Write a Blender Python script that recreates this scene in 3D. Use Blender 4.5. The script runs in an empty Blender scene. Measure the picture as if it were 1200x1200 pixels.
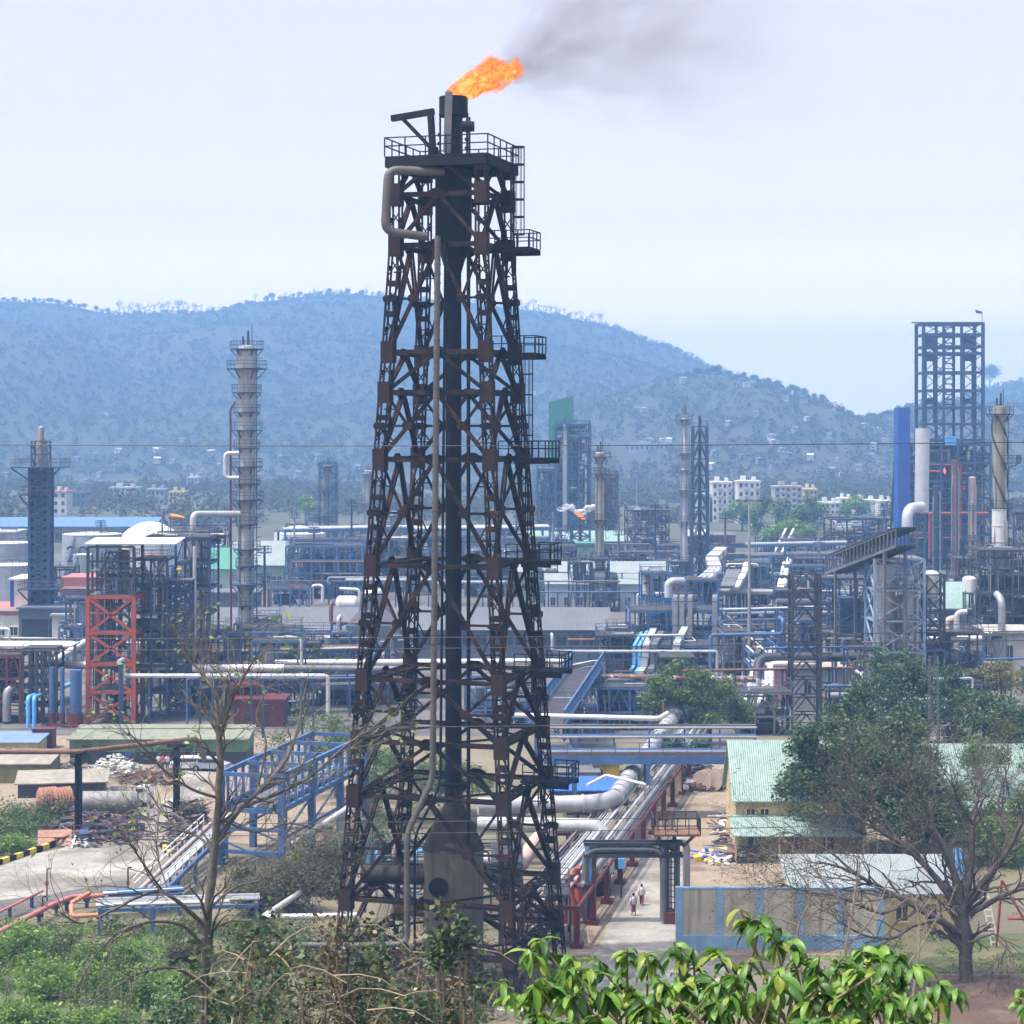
# A refinery valley seen from a hillside: flare tower, process plant, hazy hills
EXPO = 0.86
HAZE = 0.00045
HAZECOL = (.26, .53, 1., 1)
FIRE = .85
SMK = 1.8
SKYVAL = 1.15
import bpy, math, random
import numpy as np
from math import pi, sin, cos, tan, radians, sqrt, atan2, exp
from mathutils import Vector, Matrix, noise

SC = bpy.context.scene
COL = SC.collection
RN = random.Random(11)
F, ZE, HY = 2400.0, 38.0, 500.0          # focal length in photo pixels, eye height, horizon row


def W(px, py, Y): return Vector(((px - 600) * Y / F, Y, ZE + (HY - py) * Y / F))
def gY(py): return F * ZE / (py - HY)
def G(px, py): return Vector(((px - 600) * gY(py) / F, gY(py), 0))
def WZ(px, py, z):
    Y = F * (ZE - z) / (py - HY)
    return Vector(((px - 600) * Y / F, Y, z))


# ------------------------------------------------------------------ mesh builder
class MB:
    def __init__(s): s.v = []; s.f = []
    def add(s, vs, fs):
        o = len(s.v); s.v += [tuple(v) for v in vs]; s.f += [tuple(i + o for i in f) for f in fs]; return s
    def box(s, x0, x1, y0, y1, z0, z1):
        vs = [(x, y, z) for z in (z0, z1) for y in (y0, y1) for x in (x0, x1)]
        return s.add(vs, [(0, 2, 3, 1), (4, 5, 7, 6), (0, 1, 5, 4), (2, 6, 7, 3), (0, 4, 6, 2), (1, 3, 7, 5)])
    def cbox(s, c, sz, rz=0, rx=0):
        m = Matrix.Rotation(rz, 3, 'Z') @ Matrix.Rotation(rx, 3, 'X'); c = Vector(c)
        vs = [c + m @ Vector((sx * sz[0] / 2, sy * sz[1] / 2, sz_ * sz[2] / 2)) for sz_ in (-1, 1) for sy in (-1, 1) for sx in (-1, 1)]
        return s.add(vs, [(0, 2, 3, 1), (4, 5, 7, 6), (0, 1, 5, 4), (2, 6, 7, 3), (0, 4, 6, 2), (1, 3, 7, 5)])
    def bar(s, p, q, w, h=None):
        p = Vector(p); q = Vector(q); h = h or w; d = q - p
        if d.length < 1e-5: return s
        d.normalize(); up = Vector((0, 0, 1)) if abs(d.z) < .95 else Vector((0, 1, 0))
        a = d.cross(up).normalized() * w / 2; b = a.cross(d).normalized() * h / 2
        vs = [p - a - b, p + a - b, p + a + b, p - a + b, q - a - b, q + a - b, q + a + b, q - a + b]
        return s.add(vs, [(0, 1, 2, 3), (7, 6, 5, 4), (0, 4, 5, 1), (1, 5, 6, 2), (2, 6, 7, 3), (3, 7, 4, 0)])
    def tube(s, pts, r, n=8, cap=True):
        pts = [Vector(p) for p in pts]; k = len(pts)
        rr = list(r) if isinstance(r, (list, tuple)) else [r] * k
        t0 = (pts[1] - pts[0]).normalized()
        u = t0.cross(Vector((0, 0, 1)) if abs(t0.z) < .9 else Vector((0, 1, 0))).normalized()
        vs = []; fs = []
        for i, p in enumerate(pts):
            t = ((pts[i + 1] - p) if i == 0 else (p - pts[i - 1]) if i == k - 1 else (pts[i + 1] - pts[i - 1]))
            t = t.normalized() if t.length > 1e-9 else t0
            u = (u - t * u.dot(t)); u = u.normalized() if u.length > 1e-6 else t.orthogonal().normalized()
            w = t.cross(u)
            for j in range(n):
                a = 2 * pi * j / n; vs.append(p + (u * cos(a) + w * sin(a)) * rr[i])
        for i in range(k - 1):
            for j in range(n):
                a = i * n + j; b = i * n + (j + 1) % n; fs.append((a, b, b + n, a + n))
        if cap: fs += [tuple(range(n - 1, -1, -1)), tuple((k - 1) * n + j for j in range(n))]
        return s.add(vs, fs)
    def pipe(s, pts, r, n=10, bend=None):
        """tube with rounded elbows"""
        pts = [Vector(p) for p in pts]; bend = bend or r * 2.2; out = [pts[0]]
        for i in range(1, len(pts) - 1):
            a = pts[i - 1] - pts[i]; b = pts[i + 1] - pts[i]
            e = min(bend, a.length * .49, b.length * .49)
            p0 = pts[i] + a.normalized() * e; p1 = pts[i] + b.normalized() * e
            for k in range(6):
                t = k / 5; out.append(p0 * (1 - t) ** 2 + pts[i] * 2 * t * (1 - t) + p1 * t * t)
        out.append(pts[-1]); return s.tube(out, r, n)
    def cyl(s, p, q, r, r2=None, n=12): return s.tube([p, q], [r, r if r2 is None else r2], n)
    def lathe(s, prof, c=(0, 0, 0), n=20, axis='z'):
        vs = []; fs = []
        for r, z in prof:
            for j in range(n):
                a = 2 * pi * j / n; x, y = r * cos(a), r * sin(a)
                vs.append((c[0] + x, c[1] + y, c[2] + z) if axis == 'z' else (c[0] + z, c[1] + x, c[2] + y))
        k = len(prof)
        for i in range(k - 1):
            for j in range(n):
                a = i * n + j; b = i * n + (j + 1) % n; fs.append((a, b, b + n, a + n))
        fs += [tuple(range(n - 1, -1, -1)), tuple((k - 1) * n + j for j in range(n))]
        return s.add(vs, fs)
    def extr(s, poly, y0, y1):
        """poly in (x,z), extruded along y"""
        k = len(poly); vs = [(x, y0, z) for x, z in poly] + [(x, y1, z) for x, z in poly]
        fs = [tuple(range(k)), tuple(range(2 * k - 1, k - 1, -1))] + [(i, i + k, (i + 1) % k + k, (i + 1) % k) for i in range(k)]
        return s.add(vs, fs)
    def prism(s, poly, z0, z1):
        """poly in (x,y), extruded along z"""
        k = len(poly); vs = [(x, y, z0) for x, y in poly] + [(x, y, z1) for x, y in poly]
        fs = [tuple(range(k - 1, -1, -1)), tuple(range(k, 2 * k))] + [(i, (i + 1) % k, (i + 1) % k + k, i + k) for i in range(k)]
        return s.add(vs, fs)
    def slab(s, a, b, c, d, t):
        """four corners, thickness t downwards"""
        q = [Vector(p) for p in (a, b, c, d)]; return s.add(q + [p - Vector((0, 0, t)) for p in q],
            [(0, 1, 2, 3), (7, 6, 5, 4), (0, 4, 5, 1), (1, 5, 6, 2), (2, 6, 7, 3), (3, 7, 4, 0)])
    def blob(s, c, r, rng, n=10, jit=.25):
        vs = []; fs = []; m = n // 2 + 1
        for i in range(m + 1):
            th = pi * i / m
            for j in range(n):
                a = 2 * pi * j / n; k = 1 + rng.uniform(-jit, jit)
                vs.append((c[0] + r[0] * k * sin(th) * cos(a), c[1] + r[1] * k * sin(th) * sin(a), c[2] + r[2] * k * cos(th)))
        for i in range(m):
            for j in range(n):
                a = i * n + j; b = i * n + (j + 1) % n; fs.append((a, a + n, b + n, b))
        return s.add(vs, fs)
    def rail(s, pts, h=1.1, t=.06, step=1.6, closed=False, kick=False):
        pts = [Vector(p) for p in pts]; L = pts + ([pts[0]] if closed else [])
        for a, b in zip(L, L[1:]):
            for zz in (h, h * .55): s.bar(a + Vector((0, 0, zz)), b + Vector((0, 0, zz)), t)
            k = max(1, round((b - a).length / step))
            for i in range(k): p = a.lerp(b, i / k); s.bar(p, p + Vector((0, 0, h)), t)
        if not closed: s.bar(pts[-1], pts[-1] + Vector((0, 0, h)), t)
        return s
    def ladder(s, p, h, w=.5, t=.05, step=.45, d=(1, 0)):
        p = Vector(p); u = Vector((d[0], d[1], 0)) * w / 2
        s.bar(p - u, p - u + Vector((0, 0, h)), t); s.bar(p + u, p + u + Vector((0, 0, h)), t)
        for i in range(int(h / step)): z = Vector((0, 0, (i + .5) * step)); s.bar(p - u + z, p + u + z, t * .8)
        return s
    def lattice(s, w0, w1, h, n, t=.15, z0=0, d0=None, d1=None, c=(0, 0), x=True, tb=None):
        """four tapered chords with braced faces"""
        d0 = d0 or w0; d1 = d1 or w1; tb = tb or t * .6
        def P(i, z):
            k = (z - z0) / h; w = (w0 + (w1 - w0) * k) / 2; d = (d0 + (d1 - d0) * k) / 2
            sx, sy = ((-1, -1), (1, -1), (1, 1), (-1, 1))[i % 4]
            return Vector((c[0] + sx * w, c[1] + sy * d, z))
        for i in range(4): s.bar(P(i, z0), P(i, z0 + h), t)
        for k in range(n):
            a = z0 + h * k / n; b = z0 + h * (k + 1) / n
            for i in range(4):
                s.bar(P(i, b), P(i + 1, b), tb)
                if x == 'k': m = (P(i, b) + P(i + 1, b)) / 2; s.bar(P(i, a), m, tb); s.bar(P(i + 1, a), m, tb)
                else:
                    s.bar(P(i, a), P(i + 1, b), tb)
                    if x: s.bar(P(i + 1, a), P(i, b), tb)
        return s


def link(o, parent=None):
    COL.objects.link(o)
    if parent is not None: o.parent = parent
    return o
def mk(name, mb, mat, parent=None, smooth=False):
    me = bpy.data.meshes.new(name); me.from_pydata(mb.v, [], mb.f); me.materials.append(mat)
    if smooth: me.polygons.foreach_set('use_smooth', [True] * len(me.polygons)); me.set_sharp_from_angle(angle=radians(40))
    me.update(); return link(bpy.data.objects.new(name, me), parent)
def mk2(name, pairs, parent=None, smooth=False):
    """several builders with a material each, one mesh"""
    v = []; f = []; mi = []; me = bpy.data.meshes.new(name)
    for i, (mb, m) in enumerate(pairs):
        o = len(v); v += mb.v; f += [tuple(k + o for k in q) for q in mb.f]; mi += [i] * len(mb.f); me.materials.append(m)
    me.from_pydata(v, [], f); me.polygons.foreach_set('material_index', mi)
    if smooth: me.polygons.foreach_set('use_smooth', [True] * len(me.polygons)); me.set_sharp_from_angle(angle=radians(40))
    me.update(); return link(bpy.data.objects.new(name, me), parent)
def mknp(name, verts, faces, mat, parent=None):
    """numpy quads"""
    me = bpy.data.meshes.new(name); nv, nf = len(verts), len(faces)
    me.vertices.add(nv); me.vertices.foreach_set('co', np.asarray(verts, dtype=np.float32).ravel())
    me.loops.add(nf * 4); me.loops.foreach_set('vertex_index', np.asarray(faces, dtype=np.int32).ravel())
    me.polygons.add(nf); me.polygons.foreach_set('loop_start', np.arange(0, nf * 4, 4, dtype=np.int32))
    me.materials.append(mat); me.update(calc_edges=True); return link(bpy.data.objects.new(name, me), parent)
def tag(o, label, cat, group=None, kind=None):
    o['label'] = label; o['category'] = cat
    if group: o['group'] = group
    if kind: o['kind'] = kind
    return o
def thing(name, label, cat, loc=(0, 0, 0), rz=0, group=None):
    o = bpy.data.objects.new(name, None); o.location = loc; o.rotation_euler = (0, 0, rz); o.empty_display_size = .5
    return tag(link(o), label, cat, group)
def struct(o, kind='structure'): o['kind'] = kind; return o
def dup(o, loc, rz=0, sc=1, label=None, parent=None):
    c = o.copy(); COL.objects.link(c); c.parent = parent
    if parent is None: c.location = loc; c.rotation_euler = (0, 0, rz); c.scale = (sc,) * 3 if not isinstance(sc, tuple) else sc
    if label: c['label'] = label
    for ch in list(o.children): dup(ch, None, parent=c)
    return c


# ------------------------------------------------------------------ materials
def nodes(name):
    m = bpy.data.materials.new(name); m.use_nodes = True; t = m.node_tree; b = t.nodes['Principled BSDF']
    return m, t, b, t.links.new
def nd(t, kind, **kw):
    n = t.nodes.new(kind)
    for k, v in kw.items():
        if k in n.inputs: n.inputs[k].default_value = v
        else: setattr(n, k, v)
    return n
def mixc(t, fac, a, b, mode='MIX'):
    n = t.nodes.new('ShaderNodeMix'); n.data_type = 'RGBA'; n.blend_type = mode
    for i, v in ((0, fac), (6, a), (7, b)):
        if isinstance(v, bpy.types.NodeSocket): t.links.new(v, n.inputs[i])
        elif i: n.inputs[i].default_value = (*v[:3], 1)
        else: n.inputs[i].default_value = v
    return n.outputs[2]
def ramp(t, sock, lo, hi):
    n = nd(t, 'ShaderNodeMapRange'); n.inputs['From Min'].default_value = lo; n.inputs['From Max'].default_value = hi
    t.links.new(sock, n.inputs['Value']); return n.outputs[0]
def mat(name, col, rough=.6, metal=0., var=.22, scale=.7, rust=0., rustcol=(.13, .055, .03), streak=0., corr=0., corrdir='X', bump=.0, world=False):
    m, t, b, L = nodes(name)
    tc = t.nodes.new('ShaderNodeTexCoord'); src = tc.outputs['Object']
    n1 = nd(t, 'ShaderNodeTexNoise', Scale=scale, Detail=5., Roughness=.65); L(src, n1.inputs['Vector'])
    c = mixc(t, ramp(t, n1.outputs[0], .3, .7), [x * (1 - var) for x in col], [min(1, x * (1 + var)) for x in col])
    if streak:
        mp = nd(t, 'ShaderNodeMapping'); mp.inputs['Scale'].default_value = (1, 1, .07); L(src, mp.inputs[0])
        n2 = nd(t, 'ShaderNodeTexNoise', Scale=2.2, Detail=4.); L(mp.outputs[0], n2.inputs['Vector'])
        f = nd(t, 'ShaderNodeMath', operation='MULTIPLY'); f.inputs[1].default_value = streak; L(ramp(t, n2.outputs[0], .48, .72), f.inputs[0])
        c = mixc(t, f.outputs[0], c, [x * .35 for x in col])
    if rust:
        n3 = nd(t, 'ShaderNodeTexNoise', Scale=scale * 1.7, Detail=7., Roughness=.75); L(src, n3.inputs['Vector'])
        c = mixc(t, ramp(t, n3.outputs[0], .72 - rust * .4, .8 - rust * .4), c, rustcol)
    L(c, b.inputs['Base Color']); b.inputs['Roughness'].default_value = rough; b.inputs['Metallic'].default_value = metal
    if corr:
        w = nd(t, 'ShaderNodeTexWave', Scale=corr, wave_type='BANDS', bands_direction=corrdir); L(src, w.inputs['Vector'])
        bp = nd(t, 'ShaderNodeBump', Strength=.6, Distance=.08); L(w.outputs[0], bp.inputs['Height']); L(bp.outputs[0], b.inputs['Normal'])
    elif bump:
        n4 = nd(t, 'ShaderNodeTexNoise', Scale=bump, Detail=6.); L(src, n4.inputs['Vector'])
        bp = nd(t, 'ShaderNodeBump', Strength=.4, Distance=.05); L(n4.outputs[0], bp.inputs['Height']); L(bp.outputs[0], b.inputs['Normal'])
    return m
def leafmat(name, cols, trans=.35, rough=.45, gloss=True):
    """leaf colours differ leaf by leaf"""
    m, t, b, L = nodes(name)
    g = t.nodes.new('ShaderNodeNewGeometry'); cr = t.nodes.new('ShaderNodeValToRGB'); el = cr.color_ramp.elements
    el[0].position = 0; el[1].position = 1; el[0].color = (*cols[0], 1); el[1].color = (*cols[-1], 1)
    for i, c in enumerate(cols[1:-1]): e = el.new((i + 1) / (len(cols) - 1)); e.color = (*c, 1)
    L(g.outputs['Random Per Island'], cr.inputs[0])
    tc = t.nodes.new('ShaderNodeTexCoord'); n = nd(t, 'ShaderNodeTexNoise', Scale=.35, Detail=3.); L(tc.outputs['Object'], n.inputs['Vector'])
    k = nd(t, 'ShaderNodeMapRange'); k.inputs['To Min'].default_value = .7; k.inputs['To Max'].default_value = 1.3; L(n.outputs[0], k.inputs[0])
    vm = nd(t, 'ShaderNodeVectorMath', operation='SCALE'); L(cr.outputs[0], vm.inputs[0]); L(k.outputs[0], vm.inputs['Scale'])
    L(vm.outputs[0], b.inputs['Base Color']); b.inputs['Roughness'].default_value = rough
    b.inputs['Specular IOR Level'].default_value = .5 if gloss else .1
    tr = t.nodes.new('ShaderNodeBsdfTranslucent'); L(vm.outputs[0], tr.inputs[0]); mx = nd(t, 'ShaderNodeMixShader', Fac=trans)
    L(b.outputs[0], mx.inputs[1]); L(tr.outputs[0], mx.inputs[2]); L(mx.outputs[0], t.nodes['Material Output'].inputs['Surface'])
    return m

m_tower = mat('blackened_steel', (.014, .012, .013), .65, 0, rust=.6, rustcol=(.05, .026, .018), scale=.5)
m_gusset = mat('rusty_plate', (.038, .022, .02), .75, rust=.3, rustcol=(.025, .019, .018), scale=.8)
m_soot = mat('sooty_steel', (.018, .018, .02), .65, 0, rust=.2, rustcol=(.035, .026, .022))
m_drum = mat('stained_drum_steel', (.14, .125, .095), .7, streak=.8, rust=.25, rustcol=(.10, .075, .055), scale=.4)
m_cone = mat('sooty_cone_steel', (.05, .042, .04), .7, streak=.4, rust=.3, rustcol=(.035, .03, .03))
m_galv = mat('galvanised_pipe', (.30, .31, .33), .45, .35, rust=.12, scale=.6)
m_silver = mat('insulated_silver_pipe', (.50, .51, .53), .45, .25, var=.12, scale=.5, rust=.04)
m_white = mat('white_paint', (.62, .62, .60), .5, var=.1, streak=.25, scale=.4)
m_cream = mat('yellow_wall_plaster', (.56, .46, .25), .85, streak=.45, scale=.5)
m_wwall = mat('white_plaster', (.58, .57, .54), .85, streak=.2, scale=.3)
m_blue = mat('steel_blue_paint', (.055, .12, .27), .5, var=.25, rust=.12, scale=.5)
m_blued = mat('dark_blue_steel', (.028, .056, .128), .55, var=.3, rust=.2, rustcol=(.07, .05, .05), scale=.5)
m_lblue = mat('light_blue_pipe', (.12, .42, .86), .4, var=.1, scale=.5)
m_cobalt = mat('cobalt_panel', (.014, .07, .32), .5, var=.18, scale=.15, corr=.6)
m_greenp = mat('green_panel', (.03, .19, .13), .5, var=.15, scale=.12, corr=.5)
m_orange = mat('orange_red_steel', (.36, .06, .03), .55, var=.25, rust=.25, rustcol=(.2, .05, .035), scale=.6)
m_dred = mat('dark_red_paint', (.11, .018, .02), .6, var=.3, rust=.2, scale=.7)
m_pink = mat('faded_pink_paint', (.45, .15, .14), .6, var=.15, scale=.5)
m_rust = mat('rusty_steel', (.17, .085, .055), .8, var=.4, rust=.4, rustcol=(.09, .06, .05), scale=1.2)
m_pale = mat('pale_brown_pipe', (.42, .32, .26), .6, var=.15, rust=.15, scale=.6)
m_dark = mat('dark_process_steel', (.03, .033, .042), .6, 0, var=.4, rust=.3, rustcol=(.10, .055, .045), scale=.6)
m_mid = mat('weathered_grey_steel', (.12, .125, .14), .6, 0, var=.35, rust=.3, rustcol=(.12, .075, .06), scale=.5)
m_conc = mat('weathered_concrete', (.36, .34, .30), .9, streak=.5, var=.2, scale=.4, bump=3)
m_colc = mat('grey_column_shell', (.36, .37, .36), .6, .1, streak=.45, var=.12, scale=.25, rust=.08)
m_yelc = mat('yellowed_column_shell', (.30, .27, .205), .6, streak=.5, var=.2, scale=.3)
m_mint = mat('mint_roof_sheet', (.25, .365, .33), .55, var=.14, scale=.3, corr=1.6, streak=.35, rust=.04)
m_mintp = mat('mint_wall_sheet', (.26, .36, .33), .6, var=.07, scale=.3, corr=.9)
m_green = mat('green_roof_sheet', (.07, .26, .19), .5, var=.12, scale=.3, corr=1.4)
m_olive = mat('faded_green_sheet', (.13, .22, .12), .7, var=.3, rust=.2, scale=.6, corr=2.)
m_paleroof = mat('pale_roof_sheet', (.27, .31, .31), .5, var=.12, scale=.3, corr=1.6, rust=.06)
m_blueroof = mat('bright_blue_roof_sheet', (.03, .13, .62), .5, var=.12, scale=.4, corr=1.6)
m_oldroof = mat('weathered_tin_roof', (.30, .27, .22), .7, var=.3, scale=.7, rust=.28, rustcol=(.25, .15, .09), corr=2.)
m_greyroof = mat('grey_warehouse_roof', (.125, .13, .15), .7, var=.15, scale=.2, streak=.2, corr=1.2)
m_greywall = mat('blue_grey_cladding', (.10, .125, .17), .7, var=.15, scale=.2, corr=1.0)
m_palewall = mat('pale_grey_cladding', (.30, .33, .36), .7, var=.15, scale=.3, corr=1.)
m_lav = mat('lavender_concrete', (.42, .42, .50), .8, var=.15, streak=.3, scale=.3)
m_glass = mat('dark_glass', (.03, .04, .055), .15, var=.2)
m_tank = mat('grey_tank_plate', (.30, .33, .38), .6, streak=.35, var=.12, scale=.15)
m_black = mat('black_paint', (.012, .012, .013), .6)
m_yellow = mat('yellow_paint', (.62, .45, .05), .6, var=.25)
m_orangesock = mat('orange_fabric', (.80, .30, .08), .8)
m_riser = mat('weathered_grey_riser', (.085, .08, .075), .6, 0, rust=.25, scale=.8)
m_grate = mat('dark_deck_grating', (.035, .035, .04), .8, var=.4)
m_wire = mat('wire_black', (.02, .02, .02), .5)
m_skin = mat('brown_skin', (.16, .08, .05), .6)
m_hair = mat('black_hair', (.012, .01, .01), .6)
m_cloth1 = mat('pale_shirt_cloth', (.55, .57, .66), .9)
m_cloth2 = mat('maroon_cloth', (.17, .035, .05), .9)
m_cloth3 = mat('navy_cloth', (.03, .04, .09), .9)
m_cloth4 = mat('red_cloth', (.5, .05, .05), .9)
m_bark = mat('grey_brown_bark', (.105, .095, .085), .9, var=.35, scale=3, bump=12)
m_barkd = mat('dark_bark', (.08, .066, .056), .9, var=.35, scale=3, bump=12)
m_barkp = mat('pale_twig_bark', (.24, .19, .14), .9, var=.3, scale=3)
m_stone = mat('pale_rubble', (.55, .54, .52), .9, var=.35, scale=1.5)
m_copper = mat('copper_coloured_steel', (.33, .16, .10), .6, var=.3, rust=.3, rustcol=(.28, .11, .06), scale=1.)
m_smokeflat = None

m_lf_dark = leafmat('dark_green_leaves', [(.022, .055, .016), (.04, .09, .024), (.07, .13, .034)], .25)
m_lf_mid = leafmat('mid_green_leaves', [(.045, .085, .02), (.08, .145, .03), (.14, .205, .045)], .35)
m_lf_dull = leafmat('dull_olive_leaves', [(.075, .075, .04), (.11, .105, .055), (.15, .14, .08)], .3, gloss=False)
m_lf_yel = leafmat('yellowing_leaves', [(.12, .115, .025), (.17, .15, .035), (.10, .13, .03)], .35)
m_lf_fresh = leafmat('fresh_green_leaves', [(.09, .17, .025), (.15, .27, .035), (.22, .34, .05)], .4)
m_lf_mango = leafmat('mango_leaves', [(.03, .085, .014), (.06, .165, .02), (.10, .24, .028), (.16, .31, .035), (.27, .33, .05)], .35, .45)
m_lf_vine = leafmat('glossy_vine_leaves', [(.016, .04, .014), (.03, .065, .02), (.06, .095, .03), (.14, .15, .03)], .2, .42)
m_lf_dry = leafmat('dry_brown_leaves', [(.11, .08, .045), (.16, .12, .065), (.09, .075, .04)], .2, gloss=False)
m_lf_hill = leafmat('hill_tree_leaves', [(.075, .08, .042), (.10, .10, .052), (.14, .125, .07), (.085, .105, .046)], .5, gloss=False)

for m_ in (m_tower, m_gusset, m_soot, m_cone, m_black): b_ = m_.node_tree.nodes['Principled BSDF']; b_.inputs['Specular IOR Level'].default_value = .12; b_.inputs['Roughness'].default_value = .85
m_clad = mat('dull_metal_cladding', (.40, .41, .43), .5, .15, var=.22, streak=.25, rust=.06, scale=.9)
# ------------------------------------------------------------------ foliage and trees
def leafquads(cent, size, rs, flat=.35, asp=.55):
    """one folded diamond per centre; returns verts, faces"""
    cent = np.asarray(cent, dtype=np.float64).reshape(-1, 3); n = len(cent)
    a = rs.uniform(0, 2 * pi, n); el = rs.normal(-.25, .45, n)
    d = np.stack([np.cos(a) * np.cos(el), np.sin(a) * np.cos(el), np.sin(el)], 1)
    up = rs.normal(0, flat * 1.6, (n, 3)); up[:, 2] += 1
    s = np.cross(d, up); s /= np.linalg.norm(s, axis=1, keepdims=True) + 1e-9
    nrm = np.cross(s, d); L = (size * rs.uniform(.6, 1.35, n))[:, None]
    p0 = cent - d * L * .5; p2 = cent + d * L * .5
    p1 = cent + s * L * asp * .5 + nrm * L * .10; p3 = cent - s * L * asp * .5 + nrm * L * .10
    v = np.stack([p0, p1, p2, p3], 1).reshape(-1, 3); f = np.arange(4 * n).reshape(-1, 4)
    return v, f
def grow(out, tips, p, d, L, r, lv, mx, rng, spread=.6, up=.1, nb=(2, 3), taper=.72, wig=.14, shrink=(.62, .85)):
    pts = [p]; n = 4
    for i in range(n):
        d = (d + Vector((rng.gauss(0, wig), rng.gauss(0, wig), rng.gauss(0, wig) + up * .3))).normalized(); p = p + d * (L / n); pts.append(p)
    out.append((pts, [r * (1 + (taper - 1) * i / n) for i in range(n + 1)], lv))
    if lv >= mx:
        tips.append((p, d)); tips.append((pts[2], d)); return
    k = rng.randint(*nb)
    for i in range(k):
        ax = d.orthogonal().normalized(); ax.rotate(Matrix.Rotation(2 * pi * (i + rng.random() * .7) / k, 3, d))
        c = d.copy(); c.rotate(Matrix.Rotation(spread * rng.uniform(.55, 1.25), 3, ax))
        st = p if i < 2 else pts[rng.randint(2, 3)]
        grow(out, tips, st, c, L * rng.uniform(*shrink), r * taper * rng.uniform(.7, .95), lv + 1, mx, rng, spread, up, nb, taper, wig, shrink)
def branches(mb, out, n0=8):
    for pts, rr, lv in out: mb.tube(pts, rr, max(3, n0 - 2 * lv), cap=False)
def scatter(tips, n, rad, rs, flat=.7):
    t = np.array([tuple(p) for p, d in tips]); i = rs.integers(0, len(t), n)
    o = rs.normal(0, 1, (n, 3)); o /= np.linalg.norm(o, axis=1, keepdims=True) + 1e-9
    o *= (rad * rs.uniform(0, 1, n) ** .5)[:, None]; o[:, 2] *= flat; return t[i] + o
def tree(name, label, loc, h, rng_seed, leaf, bark, nleaf=9000, lsize=.3, trunk=.25, spread=.55, mx=4, r=.3, group=None, rad=1.0, cat='tree', up=.1, nb=(2, 3), flat=.7, lean=(0, 0), limbs=None, shrink=(.62, .85)):
    rng = random.Random(rng_seed); rs = np.random.default_rng(rng_seed)
    root = thing(name, label, cat, loc, 0, group); out = []; tips = []
    th = h * trunk; p0 = Vector((0, 0, -.3)); tp = [p0, p0 + Vector((lean[0] * .4, lean[1] * .4, th * .55)), Vector((lean[0], lean[1], th))]
    out.append((tp, [r * 1.25, r, r * .85], 0)); L = (h - th) * .42
    k = limbs or rng.randint(3, 5)
    for i in range(k):
        a = 2 * pi * (i + rng.random() * .6) / k; t = spread * rng.uniform(.7, 1.35)
        grow(out, tips, tp[-1], Vector((sin(t) * cos(a), sin(t) * sin(a), cos(t))), L * rng.uniform(.8, 1.1), r * .6, 1, mx, rng, spread, up, nb, shrink=shrink)
    tm = MB(); branches(tm, out); mk('trunk', tm, bark, root, True)
    if nleaf:
        v, f = leafquads(scatter(tips, nleaf, rad, rs, flat), lsize, rs); mknp('crown', v, f, leaf, root)
    return root
def bush(name, label, loc, rx, ry, h, seed, leaf, n=2500, lsize=.25, stem=None, group=None, cat='bush', rough=.45):
    rng = random.Random(seed); rs = np.random.default_rng(seed); root = thing(name, label, cat, loc, 0, group)
    sm = MB(); tips = []
    for i in range(max(5, int(rx * 3))):
        a = rng.uniform(0, 2 * pi); q = sqrt(rng.random()); x, y = rx * q * cos(a), ry * q * sin(a); z = h * (1 - .55 * q * q) * rng.uniform(.45, 1.15)
        b = Vector((x * .5, y * .5, -.2)); m = Vector((x * .8 + rng.gauss(0, .2), y * .8, z * .6)); e = Vector((x, y, z))
        sm.tube([b, m, e], [.05, .035, .015], 4, False)
        tips += [(e, 0), (m.lerp(e, .5), 0), (m, 0), (b.lerp(m, .6), 0)]
    v, f = leafquads(scatter(tips, n, rough * (rx + ry + h) / 3, rs, .8), lsize, rs); v[:, 2] = np.maximum(v[:, 2], .02)
    mk('stem', sm, stem or m_bark, root); mknp('foliage', v, f, leaf, root); return root


# ------------------------------------------------------------------ industrial kit
def opipes(mb, x0, x1, y0, y1, z0, z1, k, rng, rmin=.05, rmax=.16, n=5):
    for _ in range(k):
        p = [rng.uniform(x0, x1), rng.uniform(y0, y1), rng.uniform(z0, z1)]; pts = [tuple(p)]; ax = rng.choice((0, 0, 2))
        for j in range(rng.randint(2, 4)):
            lo, hi = ((x0, x1), (y0, y1), (z0, z1))[ax]; p[ax] = rng.uniform(lo, hi); pts.append(tuple(p)); ax = rng.choice([q for q in (0, 1, 2, 2) if q != ax])
        pts = [q for i, q in enumerate(pts) if i == 0 or (Vector(q) - Vector(pts[i - 1])).length > .3]
        if len(pts) > 1: mb.pipe(pts, rng.uniform(rmin, rmax), n, .35)
def vvessel(mb, x, y, z0, z1, r, n=14):
    mb.lathe([(r * .15, 0), (r * .7, r * .12), (r, r * .4), (r, z1 - z0 - r * .4), (r * .7, z1 - z0 - r * .1), (r * .15, z1 - z0)], (x, y, z0), n)
def hvessel(mb, x, y, z, L, r, n=14):
    mb.lathe([(r * .2, -L / 2 - r * .45), (r * .75, -L / 2 - r * .28), (r, -L / 2), (r, L / 2), (r * .75, L / 2 + r * .28), (r * .2, L / 2 + r * .45)], (x, y, z), n, 'x')
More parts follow.
